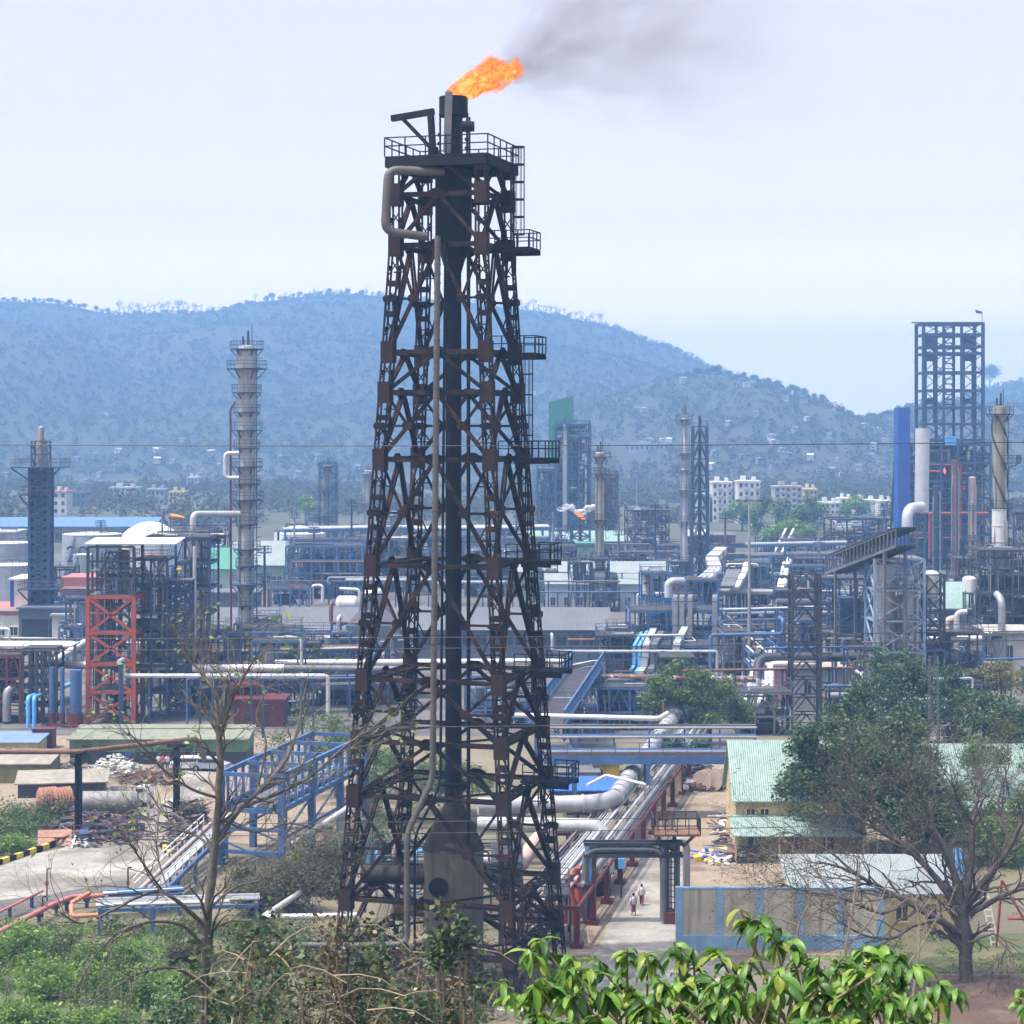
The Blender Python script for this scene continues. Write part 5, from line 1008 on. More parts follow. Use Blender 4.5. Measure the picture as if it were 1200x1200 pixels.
for k in range(4): duct(('dull blue slanting duct, first left of the silver slanting one', 'dull blue slanting duct, second left of the silver slanting one', 'dull blue slanting duct, third left of the silver slanting one', 'dull blue slanting duct, fourth left of the silver slanting one')[k], [W(858 - 4 * k, 688, 340), W(866 - 4 * k, 668, 346)], .6, m_mid)
pipe('white_header', 'white pipe elbow standing at the left top of the blue structure', [W(783, 700, 330), W(783, 684, 330), W(788, 681, 330), W(800, 681, 332)], .62, m_silver)
# pipes running away on the right
def zpt(px, py, z): return WZ(px, py, z)
pipe('white_transfer_pipe', 'large white pipe running away from the big silver elbow, right of the pair', [zpt(890, 836, 2.5), zpt(906, 760, 4.), zpt(909, 731, 5.), zpt(925, 655, 8.)], .62, m_white, sup=14, supm=m_blue); pipe('white_transfer_pipe', 'slimmer white pipe running away, left of the pair', [zpt(873, 828, 2.5), zpt(895, 735, 5.), zpt(912, 690, 6.5), zpt(919, 660, 8.)], .42, m_white, sup=14, supm=m_blue)
pipe('dark_main', 'thick dark pipe crossing right and turning down at the white pipes', [WZ(1024, 770, 7.), WZ(889, 770, 7.), G(884, 838)], .62, m_dark, bend=1.6); pipe('silver_elbow', 'big silver elbow pipe at the foot of the dark pipe', [WZ(888, 800, 4.2) + Vector((0, 1, 0)), WZ(880, 832, 1.4), WZ(850, 828, 1.4)], .6, m_galv); pipe('white_riser', 'white pipe standing right of the dark pipe bend', [G(905, 838), WZ(904, 790, 5.), WZ(902, 778, 6.2), WZ(960, 778, 6.2)], .4, m_white)
pipe('white_drop', 'white double bend pipe dropping near the pink wall', [WZ(898, 800, 4.5), G(908, 836) + Vector((0, 0, .6)), WZ(932, 833, .8)], .36, m_white); pipe('rusty_main', 'rust patched white pipe crossing above the bushy tree', [WZ(692, 793, 6.), WZ(886, 796, 6.)], .42, mat('rust_patched_white_pipe', (.55, .54, .52), .6, rust=.8, scale=.35), flange=7, sup=11, supm=m_blue)
pipe('grey_crossing', 'grey pipe crossing left of the light mast at mid height', [W(842, 693, 345), W(905, 694, 345)], .5, m_galv, sup=10); pipe('grey_crossing', 'long thin pipe crossing behind the light mast', [W(846, 718, 330), W(985, 716, 330)], .3, m_white, sup=12)
rack('pipe_rack', 'pipe rack crossing behind the light mast', G0(845, 790), G0(960, 786), 8, 4, [m_galv, m_mid, m_white], 101, 2, m_blue, bay=9); rack('pipe_rack', 'dense pipe rack right of the blue duct structure', G0(850, 760), G0(900, 815), 4, 5, [m_mid, m_rust, m_white], 102, 2, m_blue, bay=8); rack('pipe_rack', 'far pipe rack right of the lattice mast', G0(840, 688), G0(985, 684), 7, 6, [m_galv, m_mid, m_silver], 103, 2, m_blue, bay=14, rr=(.2, .4), t=.4, zgap=2.6)
unit('pump_bay', 'low pump bay with red rails left of the white pipes', 848, 884, 742, 806, 8, 3, 2, 104, m_mid, vessels=4, pipes=26, pm=[m_dred, m_white, m_galv, m_rust]); unit('pump_bay', 'distant pump bay between light mast and lattice mast', 850, 905, 660, 700, 8, 4, 2, 105, m_blue, vessels=4, pipes=24); unit('pump_bay', 'distant pump bay right of the white pipes', 930, 985, 655, 705, 8, 4, 3, 106, m_blued, vessels=4, pipes=26)
for px, dx in ((905, 0), (914, 3)): pipe('slanting_line', ('pale slanting pipe near the dark green tree, left of two', 'pale slanting pipe near the dark green tree, right of two')[dx > 0], [W(px, 652, 520), W(px + 12 , 628, 560), W(px + 16, 620, 570)], .35, m_white)
building('pink_building', 'pale grey building with faded pink wall ends behind the trestle', 904, 1032, 834, 784, 9, 'flat', None, m_palewall, m_conc, [(.3, .36, .4, .7), (.5, .56, .4, .7), (.7, .76, .4, .7)], band=None, door=(0.0, .16, .95, mat('pink_wall', (.55, .28, .25), .85)), Y=285); building('red_kiosk', 'small red and yellow kiosk beside the white pipes', 912, 926, 770, 738, 4, 'flat', None, m_dred, m_mid, [(.2, .6, .5, .8)])
# trestle, lattice tower with vessels, gallery
Y = gY(858); s = Y / F; tr = thing('pipe_trestle', 'dark steel trestle tower with short cross arms on both sides', 'trestle', ((945 - 600) * s, Y + 1.5, 0)); b = MB(); hh = ZE + (HY - 673) * s; b.lattice(34 * s, 32 * s, hh, 9, .32, tb=.16, d0=3, d1=3, x='k'); mk('lattice', b, m_dark, tr)
for k, row in enumerate((694, 714, 742, 766, 800, 836)):
    z = ZE + (HY - row) * s; q = MB()
    for sg in (-1, 1): q.bar((sg * 1.7, -1.5, z), (sg * 3.2, -1.5, z), .2); q.bar((sg * 1.7, -1.5, z - 1.2), (sg * 3.1, -1.5, z), .14)
    mk('cross_arm', q, m_dark, tr)
q = MB(); q.ladder((1.2, -1.6, 0), hh, .5, .07); mk('ladder', q, m_dark, tr)
Y = gY(838); s = Y / F; sl_ = thing('vessel_tower', 'silver blue lattice tower enclosing white upright vessels', 'process tower', ((1055 - 600) * s, Y + 4, 0)); hh = ZE + (HY - 656) * s; b = MB(); b.lattice(58 * s, 58 * s, hh, 5, .36, tb=.2, d0=7, d1=7); mk('lattice', b, mat('silver_blue_steel', (.22, .30, .40), .5, rust=.1), sl_)
for z in (hh * .2, hh * .4, hh * .6, hh * .8, hh): q = MB(); q.box(-3.2, 3.2, -3.4, 3.4, z, z + .14); d = mk('deck', q, m_mid, sl_); q = MB(); q.rail([(-3.2, -3.4, z + .14), (3.2, -3.4, z + .14)], 1.1, .08, 1.5); mk('handrail', q, m_mid, d)
for x, y, r, a, c in ((-1.2, .5, 1.25, .42, .98), (1.3, 1, 1., .2, .75), (1.6, -1, .8, .5, .9)): q = MB(); vvessel(q, x, y, hh * a, hh * c, r, 20); mk('vessel', q, m_silver, sl_, True)
q = MB(); opipes(q, -3, 3, -3.3, 3, .5, hh, 16, random.Random(4), .08, .2); mk('pipework', q, m_silver, sl_, True)
Y = gY(832); s = Y / F; st_ = thing('stair_tower', 'thin dark stair tower with white drum top right of the vessel tower', 'stair tower', ((1097 - 600) * s, Y + 2, 0)); hh = ZE + (HY - 674) * s; b = MB(); b.lattice(22 * s, 22 * s, hh, 7, .3, tb=.16, x=False); mk('lattice', b, m_dark, st_); q = MB()
for k in range(7): q.bar((-1.1 if k % 2 else 1.1, -1.1, hh * k / 7), (1.1 if k % 2 else -1.1, -1.1, hh * (k + 1) / 7), .5, .12)
mk('stair_flight', q, m_mid, st_); q = MB(); vvessel(q, -.3, 0, hh - 3.4, hh + .5, 1.1, 16); mk('drum', q, m_white, st_, True)
def gallery(name, label, a, b_, w, h, m, cat='conveyor', cover=True):
    a = Vector(a); b_ = Vector(b_); d = b_ - a; L = d.length; r = thing(name, label, cat, a, atan2(d.y, d.x)); sl = sqrt(d.x ** 2 + d.y ** 2); dz = d.z / sl; f = MB(); n = max(4, int(L / 1.1))
    P = lambda x, y, z: (x, y, z + x * dz)
    for y in (-w / 2, w / 2):
        f.bar(P(0, y, 0), P(sl, y, 0), .25, .35); f.bar(P(0, y, h), P(sl, y, h), .2, .25)
        for i in range(n + 1): f.bar(P(sl * i / n, y, 0), P(sl * i / n, y, h), .16)
    mk('side_truss', f, m, r); q = MB(); q.slab(P(0, -w / 2, .1), P(sl, -w / 2, .1), P(sl, w / 2, .1), P(0, w / 2, .1), .12); mk('floor', q, m_grate, r); q = MB()
    if cover: q.slab(P(0, -w / 2 - .2, h + .3), P(sl, -w / 2 - .2, h + .3), P(sl, w / 2 + .2, h + .3), P(0, w / 2 + .2, h + .3), .08); 
    if cover: mk('cover', q, m_greyroof, r)
    q = MB()
    for k in (.15, .85):
        x = sl * k
        for y in (-w / 2, w / 2): q.bar((x, y, x * dz), (x, y, -a.z), .35)
    mk('leg', q, m, r); return r
gallery('conveyor_gallery', 'inclined ribbed conveyor gallery rising to the vessel tower', W(979, 672, 285), W(1062, 640, 265), 3, 2.2, m_mid)
for px0, px1, yt, yb, lab, sd in ((984, 1006, 700, 812, 'solid dark blue shaft between trestle and vessel tower', 1), (1064, 1072, 700, 800, 'narrow blue shaft behind the vessel tower', 2)):
    Yb = gY(yb); s = Yb / F; r = thing('lift_shaft', lab, 'shaft', (((px0 + px1) / 2 - 600) * s, Yb, 0)); q = MB(); w = (px1 - px0) * s; q.box(-w / 2, w / 2, -w / 2, w / 2, -.1, (yb - yt) * s); mk('casing', q, m_blued, r); q = MB(); q.lattice(w + .3, w + .3, (yb - yt) * s, 8, .2, tb=.14); mk('corner_lattice', q, m_blued, r)
unit('machine_house', 'dark machine house with round end drums under the far villas', 974, 1048, 608, 672, 12, 4, 3, 111, m_dark, vessels=6, pipes=24, t=.4, rr=(.15, .4)); unit('beam_structure', 'rust coloured beam frame between the trestle and the vessel tower', 962, 1090, 678, 806, 6, 6, 3, 112, m_blued, vessels=3, pipes=24, Y=300)
for k, (ya, za, m, lab) in enumerate(((770 - 20, 7.5, m_white, 'white horizontal pipe low behind the vessel tower'), (762, 6, m_pale, 'pale brown horizontal pipe behind the vessel tower'), (790, 4, m_white, 'nearest white pipe at the foot of the vessel tower'), (815, 3, m_galv, 'grey pipe crossing right of the trestle foot'))): pipe('cross_pipe', lab, [WZ(1010 - 40 * (k == 3), ya, za), WZ(1150 - 60 * (k == 3), ya - 2, za)], .4, m, sup=9)
unit('exchanger_bank', 'white and rusty exchanger bank behind the vessel tower', 1060, 1150, 738, 806, 8, 5, 2, 113, m_mid, vessels=8, pipes=34, pm=[m_white, m_rust, m_silver, m_orange]); unit('exchanger_bank', 'bank of pale pipes beneath the conveyor gallery', 1000, 1060, 720, 800, 8, 4, 3, 114, m_blued, vessels=4, pipes=26, Y=310)
# derrick, columns and plant at the right edge
Y = 560.; s = Y / F; de = thing('coke_derrick', 'tall open steel derrick tower topping the right hand plant', 'derrick', ((1112.5 - 600) * s, Y, 0)); z0 = ZE - 130 * s; z1 = ZE + 121 * s; w = 69 * s; d_ = 10; fr = MB(); X = [-w / 2, -w / 2 + w * .34, w / 2 - w * .36, w / 2]
for x in X:
    for y in (-d_ / 2, d_ / 2): fr.bar((x, y, 0), (x, y, z1), .85 if x in (X[0], X[3]) else .7)
rows = [380, 393, 407, 415, 437, 458, 478, 497, 516]
for r_ in rows:
    z = ZE + (HY - r_) * s
    for y in (-d_ / 2, d_ / 2): fr.bar((X[0], y, z), (X[3], y, z), .6, .75)
    for x in X: fr.bar((x, -d_ / 2, z), (x, d_ / 2, z), .5)
mk('frame', fr, m_blued, de); br = MB()
for (a, c) in zip(rows, rows[1:]):
    for i in (0, 2): za, zb = ZE + (HY - a) * s, ZE + (HY - c) * s; br.bar((X[i], -d_ / 2, zb), (X[i + 1], -d_ / 2, za), .22); br.bar((X[i], -d_ / 2, za), (X[i + 1], -d_ / 2, zb), .22)
    za, zb = ZE + (HY - a) * s, ZE + (HY - c) * s; br.bar((X[1], d_ / 2, zb), (X[2], d_ / 2, za), .25)
mk('bracing', br, m_blued, de)
for i in (0, 2):
    q = MB()
    for k in (.3, .7): x = X[i] + (X[i + 1] - X[i]) * k; q.bar((x, 0, ZE), (x, 0, z1 - 3), .45)
    xm = (X[i] + X[i + 1]) / 2
    for r_ in (398, 404, 420, 470): q.cbox((xm, 0, ZE + (HY - r_) * s), (2.2, 2, 1.5))
    mk('drill_guide', q, m_blued, de)
q = MB(); k = 0
for a in range(384, 478, 6): za, zb = ZE + (HY - a) * s, ZE + (HY - a - 6) * s; k += 1; q.bar((X[1] + 1, 0, za), (X[2] - 1, 0, za), .3); q.bar((X[1] + (1 if k % 2 else 3), 0, za), (X[2] - (3 if k % 2 else 1), 0, zb), .25); q.bar((X[1] + 1, 0, za), (X[1] + 1, 0, zb), .2); q.bar((X[2] - 1, 0, za), (X[2] - 1, 0, zb), .2)
mk('stair', q, m_blued, de); q = MB(); q.box(-w / 2 - 2, w / 2 + 4, -d_ / 2 - 1.5, d_ / 2 + 1.5, ZE - 8.9, ZE - 8.3); po = mk('platform', q, m_blued, de); q = MB(); q.rail([(-w / 2 - 2, -d_ / 2 - 1.5, ZE - 8.3), (w / 2 + 4, -d_ / 2 - 1.5, ZE - 8.3)], 1.3, .14, 2); mk('handrail', q, m_blued, po)
q = MB(); q.bar((X[0] - 3, -4, z1), (X[0], -4, z1), .4); q.tube([(w / 2, -4, z1), (w / 2, -4, z1 + 3)], .1, 5); q.extr([(w / 2 + .1, z1 + 3), (w / 2 - 2, z1 + 3.6), (w / 2 - 1.6, z1 + 2.6), (w / 2, z1 + 2.4)], -4.05, -3.95); mk('beacon', q, m_blued, de)
unit('coker_structure', 'massive blue process structure crowded with rusty pipes below the derrick', 1064, 1161, 520, 668, 18, 5, 7, 121, m_blued, vessels=14, pipes=80, t=.6, rr=(.2, .7), pm=[m_galv, m_rust, m_dark, m_orange, m_blue], vm=[m_mid, m_pale, m_dark, m_rust], Y=545); b = MB(); b.cbox((0, 0, 0), (2.4, 2, 2)); b.cbox((0, 0, 1.15), (2.8, 2.4, .25)); b.cbox((1.25, 0, -.2), (.12, .8, 1.6)); tag(mk('blue_cabin', b, m_lblue), 'bright light blue cabin under the open derrick', 'cabin').location = W(1114, 517, 540)
for px, y0, y1, m, lab in ((1120, 540, 650, m_rust, 'wide rusty brown upright drum in the middle of the coker plant'), (1098, 570, 650, m_dark, 'dark upright drum left of the rusty brown drum'), (1140, 560, 650, m_pale, 'pale brown upright drum right of the rusty brown drum')): column('coke_drum', lab, px, y0, 668, 9, [], m, m_blued, ladder=False, Y=541)
pipe('white_stack_duct', 'tall white upright duct beside the blue slab', [W(1080, 600, 500), W(1081, 502, 500)], 1.75, m_silver); pipe('white_goose_neck', 'big white goose neck pipe at the foot of the blue slab', [W(1063, 625, 490), W(1063, 596, 490), W(1080, 594, 495)], 1.3, m_silver, bend=3.4); b = thing('signal_flame', 'small orange flame burning inside the coker plant', 'flame', W(1107, 552, 536))
fb = MB(); fb.blob((0, 0, 0), (.3, .3, .8), RN, 10, .25); mf, t, bb, L = nodes('small_fire'); t.nodes.remove(bb); em = nd(t, 'ShaderNodeEmission', Strength=.8); em.inputs[0].default_value = (1, .25, .05, 1); L(em.outputs[0], t.nodes['Material Output'].inputs[0]); mk('fire', fb, mf, b, True)
column('straked_stack', 'yellowed chimney with helical strakes on a white shaft, right edge', 1173, 476, 700, 13, [(486, 1.2), (596, 1.1), (640, 1.2)], m_yelc, m_dark, strakes=True, segs=[(700, 15), (598, 15), (580, 14), (576, 16), (490, 16), (477, 16), (476, 10)], Y=345); q = MB(); column('lower_shaft', 'white painted lower shaft sleeve of the straked chimney', 1173, 597, 668, 17, [], m_white, m_dark, ladder=False, top=False, Y=343.5)
b = thing('side_landing', 'small railed landing halfway up the straked chimney', 'landing', W(1183, 543, 344)); q = MB(); q.box(-1.4, 1.6, -1.4, 1.2, 0, .15); q.bar((-1.2, -1.2, -1.2), (1.2, -1.2, 0), .14); mk('deck', q, m_dark, b); q = MB(); q.rail([(-1.4, -1.4, .15), (1.6, -1.4, .15), (1.6, 1.2, .15)], 1.2, .09, .7); mk('handrail', q, m_dark, b)
unit('heater_unit', 'dark smoke stained heater unit beneath the straked chimney', 1148, 1225, 645, 772, 12, 4, 5, 131, m_dark, vessels=9, pipes=44, pm=[m_dark, m_galv, m_mid, m_white], vm=[m_dark, m_mid, m_galv], Y=336); building('heater_plinth', 'grey concrete base block under the dark heater unit', 1144, 1230, 790, 742, 10, 'flat', None, m_conc, m_conc, [(.1, .2, .3, .7), (.4, .5, .3, .7)]); pipe('grey_downcomer', 'thick grey upright pipe before the dark heater unit', [G(1174, 800), W(1174, 704, gY(800)), W(1168, 696, 306)], .55, m_galv, flange=3)
pipe('white_knee', 'white pipe with double knee left of the dark heater unit', [W(1110, 800, 300), W(1110, 727, 300), W(1121, 725, 300)], .6, m_pale); pipe('white_knee', 'second white knee pipe nearer the dark heater unit', [W(1121, 800, 298), W(1121, 718, 298), W(1133, 717, 298)], .42, m_silver); building('mint_shed', 'mint roofed shed between stair tower and dark heater unit', 1106, 1146, 762, 712, 16, 'gable', 682, m_greywall, m_mint, [(.2, .4, .3, .6)]); wdr = thing('white_drum', 'white round drum on legs beside the mint roofed shed', 'drum', G(1136, 770)); q = MB(); vvessel(q, 0, 0, 10.3, 13.4, 1.15, 18); mk('shell', q, m_white, wdr, True)
for x, y in ((-.8, -.8), (.8, -.8), (.8, .8), (-.8, .8)): q = MB(); q.bar((x, y, -.1), (x, y, 11), .2); mk('leg', q, m_mid, wdr)
unit('edge_unit', 'tall thin frame with pipes at the far right edge', 1188, 1215, 600, 700, 8, 2, 5, 132, m_blued, vessels=3, pipes=16, Y=420); unit('edge_unit', 'low dark unit left of the straked chimney foot', 1120, 1150, 655, 700, 8, 2, 2, 133, m_dark, vessels=3, pipes=14, Y=390)

SKZ = [('small pump and pipe skid among the racks left of the flare tower', 200, 470, 790, 845, 13), ('small pipe skid behind the white pipe left of the grey column', 60, 230, 700, 790, 7), ('small valve skid in front of the pale halls right of the flare tower', 640, 735, 690, 718, 7), ('small pipe skid left of the chimney and its pale halls', 610, 700, 628, 660, 6), ('small process skid behind the light mast', 850, 985, 700, 800, 18), ('small process skid around the vessel tower feet', 985, 1150, 745, 840, 18), ('small rusty skid behind the warehouse, seen through the flare tower', 430, 640, 650, 700, 10), ('small process skid by the lattice mast and capped stack', 740, 850, 655, 715, 14), ('small dim process unit below the hazy far villas', 900, 1060, 640, 690, 8), ('small blue skid between duct structure and bushy tree', 700, 860, 836, 852, 4), ('small process skid in front of the long blue roofed warehouse', 200, 480, 632, 665, 8)]
rng = random.Random(99); PAL = [[m_galv, m_rust, m_mid], [m_white, m_dark, m_galv], [m_silver, m_dred, m_blue], [m_rust, m_white, m_mid]]
for zi, (lab, xa, xb, ya, yb, n) in enumerate(SKZ):
    for k in range(int(n * 1.7)):
        px, py = rng.uniform(xa, xb), rng.uniform(ya, yb); Yk = gY(py); w = rng.uniform(3, 9) * F / Yk; hpx = rng.uniform(3, 10) * F / Yk
        unit('process_skid', lab, px - w / 2, px + w / 2, py - hpx, py, rng.uniform(3, 6), rng.choice((1, 2, 3)), rng.choice((1, 2, 2)), 700 + zi * 20 + k, rng.choice((m_blued, m_blue, m_dark, m_mid)), 'process skid', lab.replace('small', 'small units:'), t=.16 + .00025 * Yk, vessels=rng.choice((1, 2, 2)), pipes=rng.randint(8, 14), rails=rng.random() < .5, pm=rng.choice(PAL), rr=(.06 + .0001 * Yk, .16 + .0002 * Yk))

for k, (px, yt, yb, lab) in enumerate(((345, 600, 690, 'thin vent pipe on a frame right of the grey column'), (368, 618, 700, 'thin vent pipe above the warehouse roof, left of the pale arch'), (412, 585, 690, 'thin tall vent pipe just left of the flare tower'), (452, 612, 690, 'thin vent pipe between the left legs of the flare tower'), (648, 600, 690, 'thin vent pipe left of the tiny flame mast'), (725, 585, 690, 'thin vent pipe right of the banded chimney'), (768, 590, 690, 'thin vent pipe left of the capped stack'), (850, 600, 700, 'thin vent pipe right of the lattice mast'), (960, 606, 690, 'thin vent pipe left of the machine house'), (1036, 590, 700, 'thin vent pipe left of the blue slab'), (1098, 610, 720, 'thin vent pipe above the stair tower'), (1140, 590, 700, 'thin vent pipe left of the straked chimney'), (190, 596, 690, 'thin vent pipe by the windsock'), (118, 610, 690, 'thin vent pipe above the number 29 tank'), (310, 640, 740, 'thin vent pipe close to the grey column'), (510, 600, 690, 'thin vent pipe behind the flare pipe'), (575, 598, 690, 'thin vent pipe framed by the right legs'), (605, 575, 690, 'thin tall vent pipe just right of the flare tower'))):
    Yk = gY(yb); s = Yk / F; h = ZE + (HY - yt) * s; r = thing('vent_pipe', lab, 'vent pipe', G(px, yb)); b = MB(); b.tube([(0, 0, -.1), (0, 0, h)], [.35, .2], 8); mk('stack', b, (m_galv, m_mid, m_dark, m_rust)[k % 4], r, True); b = MB(); q = .9
    for z in (h * .6, h * .92): b.lathe([(.3, z), (1.3, z), (1.3, z + .15), (.3, z + .15)], n=10)
    mk('platform', b, m_blued, r); b = MB()
    for z in (h * .6, h * .92): b.rail([(1.25 * cos(a * pi / 3), 1.25 * sin(a * pi / 3), z + .15) for a in range(6)], 1.1, .09, 2, True)
    mk('handrail', b, m_blued, r)

PRZ = [('pale process pipe running among the racks left of the flare tower', 205, 440, 715, 800, 10), ('pale process pipe in the haze behind the grey warehouse', 330, 640, 635, 700, 14), ('pale process pipe around the chimney and mint halls', 620, 800, 620, 715, 12), ('pale process pipe among the ducts and the light mast', 735, 985, 650, 820, 18), ('pale process pipe around the vessel tower and conveyor', 985, 1170, 690, 835, 14), ('pale process pipe low on the massive coker plant', 1050, 1200, 600, 690, 10), ('pale process pipe at the orange frame side of the plant', 60, 250, 690, 760, 4)]
rng = random.Random(321)
for lab, xa, xb, ya, yb, n in PRZ:
    for k in range(n):
        px, py = rng.uniform(xa, xb), rng.uniform(ya, yb); z = rng.uniform(2, 8.5); p = WZ(px, py, z); L = rng.uniform(6, 26); dr = Vector((rng.choice((-1, 1)), rng.choice((0, 0, .15)), 0)); q = p + dr * L; pts = [Vector((p.x, p.y, .1)), p, q]
        if rng.random() < .6: pts += [q + Vector((0, 0, rng.choice((-1.5, 2., 3.))))]; pts.append(pts[-1] + Vector((0, rng.choice((-3, 4)), 0)))
        pipe('process_pipe', lab, pts, rng.uniform(.12, .3) * (1 + p.y / 900) * .7, rng.choice((m_mid, m_silver, m_clad, m_galv, m_blue, m_rust)), lab.replace('pale process pipe', 'pipes'), n=8, sup=7)
# ------------------------------------------------------------------ left yard
building('workshop_shed', 'long low workshop with faded green fascia and open dark front', 82, 288, 896, 866, 7, 'shed', 850, m_dark, mat('pale_green_roof', (.20, .22, .16), .7, rust=.3, rustcol=(.2, .16, .11), corr=1.), [(.07, .12, 0, .7), (.17, .22, 0, .7), (.5, .62, 0, .55), (.64, .74, 0, .55)], 'shed', door=(.3, .35, .8, m_cobalt), band=(.5, 1.0, m_olive)); building('tin_shed', 'small shed with a pale blue tin roof at the left edge', -30, 43, 886, 870, 6, 'shed', 858, m_cream, mat('pale_blue_tin', (.16, .24, .36), .6, rust=.12, corr=1.2), [(.5, .6, .2, .6)], 'shed')  # workshop's dark window panels stand in for the shade inside its open bays
building('tin_shed', 'olive shed with a weathered patchwork tin roof', -40, 56, 918, 895, 6, 'shed', 879, mat('olive_wall', (.22, .21, .09), .85, streak=.5), m_oldroof, [(.72, .8, .2, .7)], 'shed'); building('tin_shed', 'dark open shed with a rusty grey roof behind the brown drums', 18, 118, 934, 917, 4.5, 'shed', 903, m_dark, m_oldroof, [(.5, .75, .1, .6)], 'shed', rz=.16)
b = MB(); b.box(-1.2, 1.2, -1, 1, 0, 2.2); b.box(-1.3, 1.3, -1.1, 1.1, 2.2, 2.35); tag(mk('red_kiosk', b, m_dred), 'small red and white box beside the pale blue tin roof', 'kiosk').location = G(52, 876)
for px, y0, y1, lab in ((92, 882, 982, 'black steel post carrying the brown pipe, the one in the scrap heap'), (207, 874, 962, 'black steel post carrying the brown pipe, the one by the road')):
    Yp = gY(y1); t_ = thing('pipe_post', lab, 'post', G(px, y1)); b = MB(); z = ZE + (HY - y0) * Yp / F; [b.bar((x, 0, -.1), (x, 0, z), .2, .5) for x in (-.2, .2)]; b.box(-.2, .2, -.05, .05, 0, z); mk('shaft', b, m_black, t_); b = MB(); b.bar((-.9, 0, z), (.9, 0, z), .3); mk('bracket', b, m_black, t_)
pipe('brown_pipe', 'long thin brown pipe on black posts crossing the left yard', [wp(-60, 8.0, 189), wp(92, 8.0, 189), wp(232, 8.0, 197), wp(240, 5.9, 197)], .24, m_rust, bend=.6)
# junk: rubble and scrap heaps nobody could count
def heap(name, label, px0, px1, y0, y1, n, sz, mats, seed, cat='scrap heap', hgt=1., bars=.4):
    rng = random.Random(seed); mbs = [MB() for _ in mats]
    for i in range(n):
        u = rng.gauss(.5, .22); v_ = rng.random(); p = G(px0 + (px1 - px0) * min(max(u, 0), 1), y0 + (y1 - y0) * v_); k = rng.randrange(len(mats)); z = hgt * rng.random() * (1 - abs(2 * u - 1)); s_ = sz * rng.uniform(.4, 1.4)
        if rng.random() < bars: a = rng.uniform(0, pi); d = Vector((cos(a), sin(a), rng.uniform(-.2, .3))) * s_ * 2.2; mbs[k].bar(p + Vector((0, 0, z + .15)) - d, p + Vector((0, 0, z + .2)) + d, .12 + .1 * rng.random(), .1)
        else: mbs[k].cbox(p + Vector((0, 0, z + s_ * .2)), (s_, s_ * rng.uniform(.4, 1), s_ * rng.uniform(.1, .6)), rng.uniform(0, pi), rng.uniform(-.5, .5))
    o = mk2(name, list(zip(mbs, mats))); return struct(tag(o, label, cat), 'stuff')
heap('rubble_heap', 'heap of pale broken rubble before the green workshop', 100, 168, 890, 913, 420, .45, [m_stone, m_stone, m_conc, m_white], 1, 'rubble', 1.3, .02); heap('scrap_heap', 'heap of dark scrap steel and beams round the lying tank', 38, 176, 945, 990, 300, .9, [m_dark, m_rust, m_mid, m_dred, m_blued], 2, 'scrap heap', 1.1, .6); heap('rubble_heap', 'low heap of grey rubble beside the kerb end', 72, 118, 975, 994, 160, .4, [m_stone, m_mid, m_conc], 3, 'rubble', .5, .1); heap('scrap_heap', 'dark heap of cable and scrap right of the road', 196, 245, 950, 1000, 260, .6, [m_dark, m_black, m_rust, m_mid], 4, 'scrap heap', 1.4, .5)
heap('scrap_heap', 'grey and brown rubbish heap under the black post', 60, 110, 900, 925, 140, .6, [m_rust, m_mid, m_dark], 5, 'scrap heap', .8, .4); heap('scrap_heap', 'long rusty beams and plates stacked behind the small truck', 138, 210, 908, 920, 60, 1.1, [m_rust, m_rust, m_mid], 6, 'scrap heap', .4, .9)
dt = thing('scrap_tank', 'long stained grey tank lying on the scrap heap', 'tank', WZ(126, 940, 1.6), .08); b = MB(); b.lathe([(.3, -3.), (1.0, -2.8), (1.08, -2.5), (1.08, 2.6), (.9, 2.9), (.3, 3.)], n=22, axis='z'); b.v = [(z, x, y) for x, y, z in b.v]; mk('shell', b, mat('stained_tank_steel', (.24, .23, .22), .6, streak=.4, rust=.35, scale=.8), dt, True); b = MB(); [b.lathe([(1.1, z), (1.13, z), (1.13, z + .1), (1.1, z + .1)], n=22) for z in (-2.4, 0, 2.4)]; b.v = [(z, x, y) for x, y, z in b.v]; mk('band', b, m_mid, dt)
for px, lab in ((56, 'copper coloured ribbed drum lying at the left, the farther left of two'), (73, 'copper coloured ribbed drum lying against the grey tank')):
    ct = thing('ribbed_drum', lab, 'drum', WZ(px, 936, 1.2), .5); b = MB(); prof = [(.3, -.95)]
    for k in range(6): prof += [(1.0, -.9 + k * .3), (1.2, -.75 + k * .3), (1.0, -.62 + k * .3)]
    b.lathe(prof + [(.3, .95)], n=20); b.v = [(z, x, y) for x, y, z in b.v]; mk('shell', b, m_copper, ct, True)
b = MB(); b.cbox((0, 0, .5), (3., .08, 2.4), .2, -1.0); tag(mk('rusty_plate', b, m_copper), 'rust orange steel plate leaning by the striped kerb', 'steel plate').location = G(64, 990)
